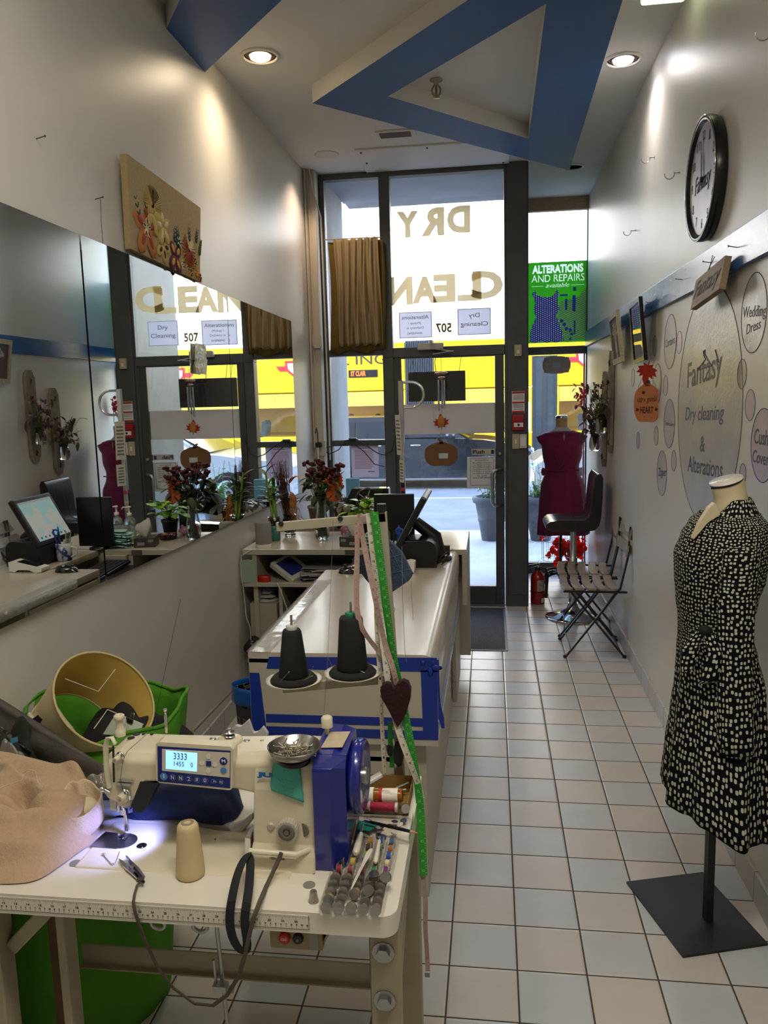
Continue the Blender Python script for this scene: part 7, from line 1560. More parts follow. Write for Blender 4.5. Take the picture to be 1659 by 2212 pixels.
o = thing('pill_bottle', (-.25, 1.69, zb0 + .02), 'orange pharmacy bottle with a printed label and white cap lying on its side', 'bottle'); a = V((-.272, 1.69, zb0 + .034)); d = V((1, -.02, .04)).normalized()
MB().tube([a, a + d * .062, a + d * .066], [.0155, .0155, .013], 24).build('bottle', mat('amber_plastic', '#c0771f', .15, trans=.5), o); MB().tube([a - d * .014, a], .0175, 24).build('cap', white_pl, o)
lb = MB().tube([a + d * .012, a + d * .056], .0159, 24, cap=False).build('label', mat('pharmacy_label', '#d6d0c2', .6, ns=90, na=.35, stretch=(.2, 1, 1), ramp=(.35, .5)), o); MB().tube([a + d * .012, a + d * .02], .0161, 24, cap=False).build('red_band', mat('pharmacy_red', '#b02a24', .5), lb)
CRD = mat('kraft_card', '#8a6a34', .8, ns=20, na=.15)
o = thing('open_carton', (-.26, 1.72, ZTb), 'low open kraft cardboard box holding tools behind the pill bottle', 'box')
xa, xb, ya, yb_ = -.325, -.192, 1.668, 1.79; b = MB().box(xa, xb, ya, yb_, zb0, zb0 + .002)
for (a_, c_, d_, e_, h_) in ((xa, xb, yb_ - .002, yb_, .035), (xb - .002, xb, ya, yb_, .03), (xa, xa + .002, ya, yb_, .03), (xa, xb, ya, ya + .002, .012)): b.box(a_, c_, d_, e_, zb0, zb0 + h_)
b.build('carton', CRD, o)
for i, (nm, lab, p1, p2, r, cc) in enumerate((('metal_tool', 'grey steel tool lying diagonally in the kraft carton, longest one', (-.27, 1.72, .015), (-.2, 1.765, .03), .003, '#77766f'), ('metal_tool', 'shorter steel tool in the kraft carton', (-.26, 1.745, .01), (-.205, 1.75, .02), .0025, '#a09c92'), ('red_marker', 'red tube lying in the kraft carton', (-.29, 1.73, .015), (-.25, 1.745, .02), .006, '#8c1f1c'), ('clear_packet', 'clear plastic packet sticking out of the kraft carton', (-.32, 1.72, .03), (-.265, 1.76, .05), .009, '#b9b6b0'), ('purple_tube', 'purple plastic piece beside the pill bottle', (-.33, 1.67, .012), (-.3, 1.668, .012), .009, '#7a1c74'))):
    tag(MB().tube([(p1[0], p1[1], zb0 + p1[2]), (p2[0], p2[1], zb0 + p2[2])], r, 10, flat=.5).build(nm, mat('tool_%d' % i, cc, .3, .6 if 'metal' in nm else 0)), lab, 'tool' if 'tool' in nm else 'oddment')

# ---- thread stand
SB = mat('stand_beige', '#a39c88', .45)
o = thing('thread_stand', (-.227, 1.81, ZTb), 'beige thread stand with guide arm and two plates at the back of the table', 'thread stand'); yS = 1.81
pt_ = PY(826, 1105, yS); pbm = V((-.222, yS, ZTb)); 
MB().bar(pbm, pt_, .02, .014, up=(0, 1, 0)).build('pole', SB, o, bev=.001); MB().lathe([(.011, 0), (.011, .02)], pt_ + V((-.002, 0, -.002)), 18).build('pole_cap', black, o)
aL, aR = PY(598, 1138, yS), PY(834, 1117, yS); MB().bar(aL, aR, .014, .021).build('guide_arm', SB, o, bev=.001)
for (x, y) in ((607, 1131), (735, 1120)): MB().ring(PY(x, y, yS - .009), .0042, .0022, (0, 1, 0), 18).build('eyelet', black, o)
MB().bar(PY(612, 1487, yS), PY(836, 1466, yS), .016, .02).build('plate_arm', SB, o, bev=.001)
MB().prism([PY(851, 1660, yS - .012), PY(869, 1655, yS - .012), PY(872, 1698, yS - .012), PY(866, 1704, yS - .012), (PY(853, 1700, yS - .012))], (0, .006, 0)).prism([PY(834, 1676, yS - .014), PY(856, 1672, yS - .014), PY(856, 1702, yS - .014), PY(836, 1696, yS - .014)], (0, .006, 0)).build('torn_tape', mat('torn_tape', '#8d7c63', .5), o)
PLW = mat('plate_white', '#d6d0c0', .35)
def cone(px_, py_, rb, rt, h, label, capm, nm):
    c = PY(px_, py_, yS - .012)
    MB().lathe([(0, 0), (.055, 0), (.067, .006), (.068, .0075), (.055, .003), (0, .002)], c, 44).build('spool_plate', PLW, o); MB().lathe([(0, .003), (.05, .003), (.057, .008), (.05, .016), (0, .016)], c, 36).build('foam_pad', mat('black_foam', '#1b1a1a', .95, bs=200, bd=.1), o)
    MB().rod(c, c + V((0, 0, h + .052)), .0028, 10).build('spindle', steel, o)
    t = thing('thread_cone', c + V((0, 0, .017)), label, 'thread cone'); c = c + V((0, 0, .0165))
    MB().lathe([(.004, 0), (rb, 0), (rb + .001, .003), (rt, h - .006), (rt - .003, h), (.006, h)], c, 40).build('wound_thread', mat('black_thread', '#0e0e0f', .8, bs=300, bd=.08), t); MB().lathe([(.012, h - .004), (.014, h + .009), (.0115, h + .011), (.006, h + .0105)], c, 24).build('cone_core', capm, t)
    rn = random.Random(px_)
    for i in range(3):
        a = rn.uniform(3, 6.5); p = V((c.x + .045 * math.cos(a), c.y + .045 * math.sin(a), c.z)); d = V((rn.uniform(-1, 1), rn.uniform(-.3, .3), rn.uniform(.2, 1.6))).normalized() * .03
        tag(MB().rod(p, p + d, .0006, 5).ball(p + d, .0013, 6, 4).build('pin', pm), 'pins stuck in the foam pads under the black thread cones', 'pin', 'pins in the foam pads')
cone(635, 1473, .035, .023, .115, 'slim black thread cone with a clear core on the stand, left', mat('core_clear', '#b9bab4', .3), 1)
cone(762, 1458, .036, .028, .128, 'thicker black thread cone with a green core on the stand, right', mat('core_green', '#0f6b4c', .4), 2)
# measuring tapes and hanging things
def tape(label, pts, w, m_, mark, mcol, seed=1, col2=None, nm='tape_measure'):
    P_ = [PY(*p) for p in pts]; o = thing(nm, P_[-1], label, 'tape measure')
    # subdivide smoothly
    Q_ = []
    for i in range(len(P_) - 1):
        for k in range(5): Q_.append(P_[i].lerp(P_[i + 1], k / 5))
    Q_.append(P_[-1])
    for _ in range(3): Q_ = [Q_[0]] + [(Q_[i - 1] + Q_[i] * 2 + Q_[i + 1]) / 4 for i in range(1, len(Q_) - 1)] + [Q_[-1]]
    WV = []
    for i in range(len(Q_)):
        t = (Q_[min(i + 1, len(Q_) - 1)] - Q_[max(i - 1, 0)]).normalized(); s_ = t.cross(V((0, 1, 0))).normalized(); tw = .35 * math.sin(i * .35 + seed); WV.append((s_ * math.cos(tw) + V((0, 1, 0)) * math.sin(tw)) * w / 2)
    MB().strip(Q_, WV, .0006).build('band', m_, o); b = MB(); L = 0; nx_ = .004; k = 0
    for i in range(1, len(Q_)):
        seg = (Q_[i] - Q_[i - 1]).length
        while nx_ < L + seg:
            f = (nx_ - L) / seg; p = Q_[i - 1].lerp(Q_[i], f); s_ = WV[i]; t = (Q_[i] - Q_[i - 1]).normalized(); n_ = s_.cross(t).normalized(); n_ = n_ if n_.y < 0 else -n_; p = p + n_ * .0006
            if k % 4 == 0 and mark: w2 = s_ * .8; A = p - t * .003 - w2 * .45; b.text(mark(k // 4), A, A + w2 * .9, A + t * .006, .0002) if (s_.x > 0) else b.text(mark(k // 4), A + w2 * .9, A, A + w2 * .9 + t * .006, .0002)
            else: b.prism([p + s_ * .5 - t * .0004, p + s_ * .95 - t * .0004, p + s_ * .95 + t * .0004, p + s_ * .5 + t * .0004], n_ * .0002)
            nx_ += .0055; k += 1
        L += seg
    b.build('scale_marks', mcol, o, kind='stuff'); return o
TG = mat('tape_green', '#2a862b', .45); TW = mat('tape_white', '#cdc7b4', .5); TP = mat('tape_pink_white', '#a8938a', .5); MG = mat('tape_green_print', '#7fce78', .5); MK_ = mat('tape_black_print', '#3a3833', .6); MR = mat('tape_red_print', '#c2545a', .6)
tape('long green tape measure hanging down past the right edge of the table', [(808, 1106, 1.79), (826, 1250, 1.79), (846, 1400, 1.785), (866, 1500, 1.78), (880, 1570, 1.77), (893, 1640, 1.76), (906, 1720, 1.73), (911, 1800, 1.7), (915, 1893, 1.68)], .019, TG, lambda k: str(27 + k), MG, 1)
tape('white tape measure hanging beside the green one, crossing the heart pincushion', [(797, 1108, 1.79), (806, 1200, 1.79), (816, 1290, 1.79), (826, 1370, 1.785), (834, 1440, 1.775), (842, 1500, 1.765), (855, 1560, 1.76), (868, 1600, 1.755), (885, 1645, 1.75), (902, 1690, 1.74), (911, 1725, 1.735)], .015, TW, lambda k: str(13 + k), MK_, 2)
tape('pink and white tape measure, leftmost loop on the thread stand', [(770, 1128, 1.79), (772, 1180, 1.79), (770, 1250, 1.785), (770, 1320, 1.78), (782, 1360, 1.78), (808, 1395, 1.78), (835, 1425, 1.785), (846, 1470, 1.79)], .013, TP, lambda k: str(60 + k), MR, 3)
tape('pink and white tape measure slanting down over the denim cushion', [(776, 1110, 1.79), (783, 1160, 1.79), (795, 1220, 1.785), (808, 1280, 1.78), (820, 1340, 1.78), (834, 1400, 1.78), (848, 1440, 1.775), (858, 1482, 1.775)], .013, TP, lambda k: str(80 + k), MR, 4)
tape('thin white tape measure hanging straight down to the torn tape at the pole foot', [(812, 1305, 1.795), (815, 1380, 1.79), (822, 1470, 1.79), (824, 1540, 1.79), (827, 1600, 1.79), (830, 1650, 1.79), (835, 1696, 1.79)], .011, TW, lambda k: str(9 - k % 9), MK_, 5)
o = tape('end of a pink tape measure hanging low over the aisle floor', [(914, 1893, 1.685), (920, 1950, 1.68), (918, 2000, 1.68), (922, 2050, 1.68), (924, 2098, 1.68)], .011, TP, lambda k: str(15 + k), MR, 6)
c = PY(923, 2106, 1.68); MB().cbox(c, (.012, .002, .01)).build('metal_end', steel, o)
DN = mat('denim', '#34435a', .85, ns=60, na=.15, bs=250, bd=.3, stretch=(1, 1, 1))
o = thing('denim_cushion', PY(826, 1240, 1.84), 'quilted blue denim cushion tied to the thread stand pole', 'cushion'); yD = 1.835
cpx = [(759, 1208), (800, 1192), (836, 1164), (868, 1196), (891, 1243), (884, 1254), (845, 1281), (826, 1292), (790, 1252)]
MB().prism([PY(x, y, yD) for x, y in cpx], (0, .022, 0)).build('cushion', DN, o, bev=.008, seg=4)
b = MB()
for a, c_ in (((777, 1201), (812, 1280)), ((800, 1192), (840, 1285)), ((836, 1170), (878, 1258)), ((770, 1225), (868, 1198)), ((790, 1252), (884, 1230))): b.tube([PY(a[0], a[1], yD - .0005), PY((a[0] + c_[0]) / 2, (a[1] + c_[1]) / 2, yD - .001), PY(c_[0], c_[1], yD - .0005)], .0007, 4)
b.build('quilting', mat('denim_stitch', '#56677e', .8), o)
o = thing('heart_pincushion', PY(853, 1510, 1.75), 'dark maroon felt heart pincushion hanging among the tape measures', 'pincushion')
hp = [(821, 1492), (824, 1482), (834, 1476), (845, 1479), (851, 1490), (858, 1478), (870, 1471), (881, 1476), (887, 1490), (886, 1512), (878, 1540), (866, 1562), (859, 1571), (852, 1560), (838, 1532), (824, 1508)]
MB().prism([PY(x, y, 1.752) for x, y in hp], (0, .02, 0)).build('heart', mat('maroon_felt', '#2c090f', .95, bs=150, bd=.3), o, bev=.007, seg=4)
MB().tube([PY(851, 1490, 1.752), PY(845, 1470, 1.76), PY(840, 1455, 1.795)], .001, 5).build('hanging_loop', black, o)
o = thing('black_snips', PY(858, 1630, 1.77), 'black handled snips hanging below the heart pincushion', 'snips'); MB().prism([PY(x, y, 1.775) for x, y in ((854, 1602), (864, 1600), (870, 1610), (872, 1635), (868, 1652), (860, 1657), (852, 1648), (849, 1622))], (0, .008, 0)).build('handle', black, o, bev=.003)
MB().ball(PY(842, 1620, 1.775), (.0075, .004, .016), 14, 8).build('finger_grip', black, o)
tag(MB().strip([PY(x, y, 1.785) for x, y in ((843, 1560), (843, 1600), (847, 1640), (847, 1658))], V((.006, 0, 0)), .0006).build('green_tape_end', TG), 'short end of green tape with a metal tip behind the black snips', 'tape')
tag(MB().tube([PY(868, 1180, 1.82), PY(870, 1300, 1.8), PY(874, 1400, 1.8), (PY(878, 1430, 1.8))], .0007, 4).tube([PY(888, 1255, 1.83), PY(890, 1300, 1.83), PY(893, 1340, 1.83)], .0006, 4).tube([PY(846, 1290, 1.83), PY(846, 1305, 1.83), PY(853, 1315, 1.83), PY(850, 1330, 1.83)], .0007, 4).build('hanging_thread', mat('grey_thread', '#77766f', .8), kind='stuff'), 'fine grey threads hanging from the denim cushion', 'thread')
tag(MB().tube([PY(720, 1123, 1.8), PY(715, 1250, 1.8), PY(708, 1420, 1.8), PY(700, 1540, 1.78)], .0005, 4).build('thread', mat('grey_thread', '#77766f', .8)), 'fine thread hanging from the arm of the thread stand', 'thread')

# ================================================================== garments and bags at the left
BG_ = mat('green_bag_cloth', '#488a10', .7, ns=6, na=.15, bs=30, bd=.2); cG = V((-1.15, 2.14, 0))
o = thing('green_laundry_bag', cG, 'tall bright green laundry bag beside the wall, full of clothes', 'bag')
def gb(u, v):
    a = 6.2832 * u; r = (.215 + .02 * v) * (1 + .02 * math.sin(7 * a + 5 * v) + .012 * math.sin(17 * a + 9 * v)); return (cG.x + r * math.cos(a), cG.y - .2 * (1 - v) + r * .95 * math.sin(a), .78 * v + (.02 * math.sin(2 * a + 1) + .014 * math.sin(5 * a)) * v)
MB().grid(gb, 72, 22, cu=True).build('bag_body', BG_, o, solid=.003); MB().disc((cG.x, cG.y - .2, .004), .2, t=.004).build('bag_base', BG_, o)
MB().tube([gb(i / 72, 1) for i in range(72)], .006, 6, closed=True).build('rim_binding', BG_, o)
MB().tube([(-.93, 2.03, .55), (-.905, 2.0, .58), (-.89, 1.99, .55), (-.895, 1.99, .46), (-.925, 2.02, .44)], .007, 8).build('handle', black, o)
heap('shirt', 'dark clothes filling the green laundry bag', 'clothes', cG.x + .06, cG.y, .68, .17, .17, .11, mat('dark_clothes', '#1f1d1f', .9), 4, 5)
heap('white_shirt', 'white shirt with a black label hanging over the left rim of the green bag', 'shirt', -1.255, 1.99, .74, .075, .07, .115, mat('white_shirt_cloth', '#c9c2b2', .9, bs=60, bd=.2), 8, 4)
tag(MB().prism([PY(60, 1560, 1.93), PY(80, 1570, 1.93), PY(91, 1555, 1.93), PY(81, 1545, 1.93)], (0, .002, 0)).build('garment_label', ink), 'small black garment label on the white shirt', 'label')
# lampshade
o = thing('lampshade', (-1.12, 2.02, .75), 'large cream lampshade lying tilted in the green bag with its wire spider showing', 'lampshade')
dv = ray(228, 1508).normalized(); up_ = (-r1); n = (-dv * .56 + (r0 * .66 + up_ * .70) * .83).normalized(); cL = PY(228, 1508, 2.02)
SHM = translucent('shade_cream', '#c2ab78', .35); SH2 = mat('shade_inner', '#c9a94e', .7)
MB().lathe([(.150, 0), (.142, -.17)], cL, 56, n).f and None
b = MB(); q3 = n.to_track_quat('Z', 'Y').to_matrix()
def rg(r, z, i, N=64): a = 6.2832 * i / N; return cL + q3 @ V((r * math.cos(a), r * math.sin(a), z))
b.grid(lambda u, v: rg(.150 - .02 * v, -.2 * v, u * 64), 64, 4, cu=True); b.build('shade_outside', mat('shade_fabric', '#dccb9c', .8, bs=200, bd=.04), o)
MB().grid(lambda u, v: rg(.1485 - .02 * v, -.2 * v, u * 64), 64, 4, cu=True).build('shade_lining', mat('shade_lining', '#e0be62', .6), o)
MB().tube([rg(.15, 0, i) for i in range(64)], .0035, 6, closed=True).tube([rg(.13, -.2, i) for i in range(64)], .0035, 6, closed=True).build('rim_piping', mat('piping_cream', '#c2b07f', .7), o)
WR = mat('white_wire', '#d2cbb8', .4); b = MB()
pA, pB = cL + r0 * .0, None
def inner(px_, py_, back): # a point of the frame plane seen at a photo position
    d = ray(px_, py_); P0 = cL - n * back; t = (P0 - CAMPOS).dot(n) / d.dot(n); return CAMPOS + d * t
b.tube([inner(140, 1466, .02), inner(212, 1494, .035), inner(249, 1446, .02)], .0016, 6).tube([inner(203, 1574, .02), inner(232, 1533, .035), inner(310, 1565, .02)], .0016, 6); b.build('wire_frame', WR, o)
tag(MB().prism([PY(222, 1586, 2.0), PY(250, 1542, 2.03), PY(308, 1566, 2.03), PY(300, 1592, 2.0)], (0, .004, 0)).build('paper_bundle', mat('paper_bluish', '#aab5a6', .7)), 'bundle of pale papers held by a black binder clip inside the lampshade', 'paper')
o = thing('binder_clip', PY(283, 1553, 2.02), 'black binder clip on the papers inside the lampshade', 'clip'); MB().prism([PY(x, y, 2.022) for x, y in ((274, 1548), (289, 1554), (287, 1562), (277, 1559))], (0, -.006, 0)).build('clip_body', black, o); MB().tube([PY(x, y, 2.018) for x, y in ((282, 1550), (284, 1541), (290, 1540), (289, 1552))], .0008, 5).build('clip_wire', chrome, o)
# grey garment bag and other garments
GB = mat('grey_garment_bag', '#4b4742', .6, bs=25, bd=.4)
def sheet_px(name, label, cat, quad, ys_, m_, amp=.012, fr=9, sol=.006, par=None):
    (a, b_, c_, d_), (y0_, y1_) = quad, ys_
    def f(u, v):
        x = (1 - u) * ((1 - v) * a[0] + v * d_[0]) + u * ((1 - v) * b_[0] + v * c_[0]); y = (1 - u) * ((1 - v) * a[1] + v * d_[1]) + u * ((1 - v) * b_[1] + v * c_[1]); Y = y0_ + (y1_ - y0_) * u
        return PY(x, y, Y + amp * math.sin(fr * v + 3 * u) + amp * .5 * math.sin(fr * 2.3 * u + v * 4))
    o = MB().grid(f, 30, 20).build(name, m_, par, solid=sol); return tag(o, label, cat) if not par else o
o = sheet_px('garment_bag', 'long dark grey garment bag draped from the left wall down behind the beige trousers', 'garment bag', [(-60, 1480), (235, 1660), (240, 1790), (-60, 1640)], (1.93, 1.72), GB, .012, 10, .02)
CP_ = pane_glass('garment_plastic', '#d8d5cf', 2.2)
sheet_px('plastic_cover', 'clear plastic cover lying over the grey garment bag', 'cover', [(-40, 1540), (70, 1620), (60, 1650), (-40, 1630)], (1.80, 1.78), CP_, .012, 12, .001)
heap('folded_garment', 'dark green folded garment with a blue tag at the left edge of the picture', 'garment', -1.245, 1.80, ZTb, .09, .07, .15, mat('dark_green_cloth', '#232822', .9), 5, 4)
tag(MB().prism([PY(22, 1596, 1.72), PY(37, 1592, 1.72), (PY(38, 1602, 1.72)), PY(23, 1607, 1.72)], (0, .002, 0)).build('price_tag', mat('tag_blue', '#4c8fb8', .6)), 'small light blue tag on the dark green garment', 'tag')
heap('plastic_bag', 'crumpled translucent grey plastic bag behind the beige trousers', 'bag', -1.20, 1.72, ZTb, .09, .06, .12, mat('grey_plastic_film', '#77736c', .25, coat=.5), 9, 5)
heap('plastic_bag', 'crumpled grey film beside the machine head', 'bag', -.92, 1.69, ZTb, .07, .05, .07, mat('grey_plastic_film', '#77736c', .25, coat=.5), 12, 5)
NVC = mat('navy_cloth', '#14244a', .85, bs=80, bd=.15); 
def drape(name, label, cat, spine, rad, m_, seed=1, sq=.6, par=None):
    rn = random.Random(seed); P_ = [V(p) for p in spine]; N = 40
    def pos(t): i = min(int(t * (len(P_) - 1)), len(P_) - 2); f = t * (len(P_) - 1) - i; f = f * f * (3 - 2 * f); return P_[i].lerp(P_[i + 1], f)
    def f(u, v):
        c = pos(v); i = v * (len(rad) - 1); k = min(int(i), len(rad) - 2); r = rad[k] + (rad[k + 1] - rad[k]) * (i - k); a = 6.2832 * u
        e = 1 + .13 * math.sin(3 * a + v * 5 + seed) + .07 * math.sin(7 * a - v * 11)
        t = (pos(min(1, v + .02)) - pos(max(0, v - .02))).normalized(); s_ = t.cross(V((0, 0, 1))).normalized()
        p = c + s_ * (r * e * math.cos(a)) + V((0, 0, r * sq * e * math.sin(a))); return (p.x, p.y, max(p.z, ZTb + .003))
    b = MB().grid(f, 40, N, cu=True); o = b.build(name, m_, par, sub=1); return tag(o, label, cat) if not par else o
drape('navy_garment', 'navy blue garment bundled under the arm of the sewing machine', 'garment', [PY(x, y, 1.65) for x, y in ((200, 1735), (250, 1752), (310, 1752), (380, 1738), (450, 1738), (500, 1750), (522, 1775))], [.02, .04, .06, .06, .066, .06, .02], NVC, 3, 1.0)
drape('white_garment', 'white garment with a red patch folded beneath the navy one', 'garment', [PY(x, y, 1.585) for x, y in ((425, 1792), (455, 1797), (490, 1800), (525, 1785), (548, 1762))], [.006, .014, .018, .02, .01], mat('white_cotton', '#b9b6b6', .85), 5, .6)
tag(MB().ball((-.478, 1.60, .802), (.012, .01, .012), 12, 8).build('red_patch', mat('red_cloth', '#a81c20', .8)), 'small red piece of cloth next to the navy garment', 'cloth')
drape('grey_waistband', 'grey folded cloth being sewn beside the needle plate', 'garment', [(-.93, 1.57, .765), (-.89, 1.575, .772), (-.85, 1.585, .772), (-.815, 1.6, .765)], [.015, .03, .028, .01], mat('slate_cloth', '#5d6270', .8), 4, .45)
tag(MB().prism([PY(x, y, 1.68) for x, y in ((486, 1590), (497, 1580), (508, 1568), (520, 1571), (536, 1556), (546, 1584), (556, 1583), (567, 1571), (578, 1586), (575, 1600), (490, 1602))], (0, .012, 0)).build('white_lining', mat('white_cotton', '#b9b6b6', .85), bev=.003), 'tips of a white cloth sticking up behind the machine arm', 'cloth')
# beige trousers
BT = mat('beige_linen', '#b2987a', .9, ns=120, na=.06, bs=220, bd=.25)
tr = thing('beige_trousers', (-1.1, 1.5, ZTb), 'crumpled beige linen trousers spread over the left of the table', 'trousers')
OUT = [(-1.36, 1.33), (-1.2, 1.335), (-1.05, 1.337), (-.955, 1.338), (-.905, 1.355), (-.885, 1.40), (-.872, 1.45), (-.86, 1.50), (-.87, 1.56), (-.9, 1.63), (-.96, 1.69), (-1.05, 1.72), (-1.18, 1.71), (-1.3, 1.7), (-1.37, 1.6), (-1.375, 1.45)]
cT = V((-1.09, 1.53, 0))
def outl(u):
    t = u * len(OUT); i = int(t) % len(OUT); f = t - int(t); p0, p1, p2, p3 = [V((*OUT[(i + k) % len(OUT)], 0)) for k in (-1, 0, 1, 2)]
    return .5 * (2 * p1 + (p2 - p0) * f + (2 * p0 - 5 * p1 + 4 * p2 - p3) * f * f + (3 * p1 - p0 - 3 * p2 + p3) * f ** 3)
def crease(x, y, ax, ay, bx, by, w, h):
    dx, dy = bx - ax, by - ay; t = max(0, min(1, ((x - ax) * dx + (y - ay) * dy) / (dx * dx + dy * dy))); d = math.hypot(x - ax - dx * t, y - ay - dy * t); return h * math.exp(-(d / w) ** 2) * math.sin(math.pi * (.12 + .76 * t))
CR = [(-1.0, 1.45, -.88, 1.58, .05, .035), (-1.36, 1.56, -1.02, 1.40, .012, .02), (-1.2, 1.37, -1.02, 1.46, .012, .022), (-1.1, 1.35, -.93, 1.40, .010, .014), (-1.2, 1.63, -1.0, 1.55, .014, .026), (-1.37, 1.62, -.98, 1.66, .035, .05), (-1.02, 1.69, -.9, 1.60, .022, .035), (-1.3, 1.5, -.98, 1.6, .03, .03), (-1.2, 1.40, -.93, 1.47, .02, .022), (-1.04, 1.37, -.9, 1.42, .018, .014), (-1.35, 1.42, -1.0, 1.52, .03, .03), (-1.3, 1.36, -1.05, 1.43, .025, .02), (-1.08, 1.60, -1.0, 1.48, .02, -.03), (-1.25, 1.66, -1.12, 1.52, .018, -.035), (-1.1, 1.46, -.93, 1.50, .014, -.016), (-1.15, 1.38, -.98, 1.40, .012, -.012)]
def tf(u, v):
    e = outl(u); p = cT.lerp(e, v); x, y = p.x, p.y; t = 1 - v ** 3.2; z = .055 * t * (1 + .5 * min(1, max(0, (y - 1.4) / .25)))
    for c_ in CR: z += 1.25 * crease(x, y, *c_) * min(1, t * 2.2)
    z += .004 * math.sin(38 * x + 20 * y) * t + .003 * math.sin(60 * y - 22 * x + 2) * t
    return (x, y, ZTb + .003 + max(0, z))
MB().grid(tf, 120, 34, cu=True).build('trouser_cloth', BT, tr, sub=1)
# waistband, open towards the needle
wc = V((-.925, 1.545, .812)); wx = V((.06, -.01, 0)); wy = V((.01, .05, .02))
def wb(u, v): a = 6.2832 * u; w = 1 + .05 * math.sin(5 * a) + (.12 * math.sin(9 * a) if math.cos(a) < -.3 else 0); return wc + wx * (math.cos(a) * w * (1 - .08 * v)) + wy * (math.sin(a) * w * (1 - .08 * v)) + V((.012 * v, -.01 * v, -.05 * v + .004 * math.sin(4 * a)))
MB().grid(wb, 72, 6, cu=True).build('waistband', mat('waistband_linen', '#cdb79b', .9, bs=220, bd=.25), tr, solid=.004, sub=1)
MB().ball(wc + V((0, .012, -.026)), (.05, .04, .018), 20, 12).build('pocket_lining', mat('pocket_cream', '#cfc6a8', .85, bs=40, bd=.5), tr)
MB().tube([PZ(50, 1670, .87), PZ(60, 1662, .88), PZ(75, 1665, .87), PZ(82, 1690, .85), PZ(92, 1701, .84)], .0011, 5).tube([PZ(52, 1672, .87), PZ(48, 1685, .86), PZ(0, 1702, .85)], .0011, 5).build('drawstring', mat('cord_cream', '#cbbb9b', .8), tr)
# ================================================================== dress forms
def dress_form(secs, ymid, side, rz, hem, folds, m_, name, par, uvs=None, nv=40, top_z=None):
    """secs: (y in photo, left x, right x, half width across) read on the plane Y = ymid"""
    S = []
    for (y, xl_, xr_, rs) in secs:
        a, c = PY(xl_, y, ymid), PY(xr_, y, ymid); S.append(((a.z + c.z) / 2, (a.x + c.x) / 2, abs(c.x - a.x) / 2, rs))
    def at_(t):
        i = t * (len(S) - 1); k = min(int(i), len(S) - 2); f = i - k; f2 = f * f * (3 - 2 * f); return [S[k][j] + (S[k + 1][j] - S[k][j]) * (f if j == 0 else f2) for j in range(4)]
    ca, sa = math.cos(rz), math.sin(rz)
    def f(u, v):
        z, cx, rx, ry = at_(v); a = 6.2832 * u + math.pi / 2; k = v ** 2
        e = 1 + folds * k * math.sin(9 * a + 2 * v) + folds * .5 * k * math.sin(17 * a + 1)
        x, y = rx * e * math.cos(a), ry * e * math.sin(a); p = V((cx + x * ca - y * sa, ymid + x * sa + y * ca, z))
        if v > .75: p.z += hem(a) * (v - .75) / .25
        return p
    b = MB().grid(f, 96, nv); b.uv = [(i / 96 * 1.0, j / nv * (S[0][0] - S[-1][0])) for i in range(97) for j in range(nv + 1)]
    return b.build(name, m_, par, solid=.002), at_
DOT = uvdots('spotted_jersey', '#0b0a0d', '#c4c4b2', .0135, .27)
FORM = mat('form_cream', '#cdbf9d', .5, ns=5, na=.05); BLK = mat('base_black', '#1c1d1e', .4, bs=300, bd=.1)
o = thing('dress_mannequin', (.672, 2.423, 0), 'headless cream mannequin on a square black base wearing a black dress with white spots', 'mannequin')
MB().prism([(.45, 2.609, 0), (.555, 2.248, 0), (.822, 2.33, 0), (.722, 2.690, 0)], (0, 0, .007)).build('base_plate', BLK, o, bev=.001)
T = Matrix.Translation((.672, 2.43, 0)) @ Matrix.Rotation(R_(15), 4, 'Z'); MB().box(-.012, .012, -.012, .012, .007, .62, T).build('pole', BLK, o, bev=.001)
yM = 2.43
dr, at_ = dress_form([(1108, 1512, 1640, .10), (1128, 1492, 1652, .15), (1160, 1474, 1655, .168), (1198, 1459, 1654, .168), (1240, 1460, 1648, .158), (1290, 1463, 1632, .142), (1335, 1468, 1622, .13), (1365, 1468, 1621, .13), (1410, 1466, 1632, .15), (1470, 1463, 1646, .168), (1560, 1453, 1648, .185), (1650, 1442, 1650, .2), (1745, 1434, 1653, .215)], yM, 1, R_(0), lambda a: .05 * max(0, -math.cos(a)) - .045 * max(0, math.cos(a)) + .012 * math.sin(5 * a), .05, DOT, 'dress', o)
# shoulder yoke and collar
zA = PY(1575, 1108, yM).z; cx_ = (PY(1512, 1108, yM).x + PY(1640, 1108, yM).x) / 2
def yk(u, v):
    a = 6.2832 * u + math.pi / 2; fr = max(0, -math.cos(a)); r = 1 - .42 * v
    return V((cx_ + .078 * r * math.cos(a) + .012 * v, yM + .10 * r * math.sin(a), zA + .045 * v * (1 - .95 * fr ** 3) - .03 * fr ** 4 * v))
b = MB().grid(yk, 60, 6); b.uv = [(i / 60 * .6, j / 6 * .05) for i in range(61) for j in range(7)]; b.build('collar', DOT, o, solid=.003)
def limb(name, pts, rad, fl, m_, par, n=30, uvw=.3, ax=(0, 1, 0)):
    P_ = [V(p) for p in pts]
    def pos(t): i = min(int(t * (len(P_) - 1)), len(P_) - 2); f = t * (len(P_) - 1) - i; return P_[i].lerp(P_[i + 1], f)
    def f(u, v):
        i = v * (len(rad) - 1); k = min(int(i), len(rad) - 2); r = rad[k] + (rad[k + 1] - rad[k]) * (i - k); a = 6.2832 * u; e = 1 + .05 * math.sin(5 * a + 6 * v); return pos(v) + V((r * e * math.cos(a), r * fl * e * math.sin(a), 0))
    b = MB().grid(f, n, 24); L = sum((P_[i + 1] - P_[i]).length for i in range(len(P_) - 1)); b.uv = [(i / n * uvw, j / 24 * L) for i in range(n + 1) for j in range(25)]; return b.build(name, m_, par, solid=.002)
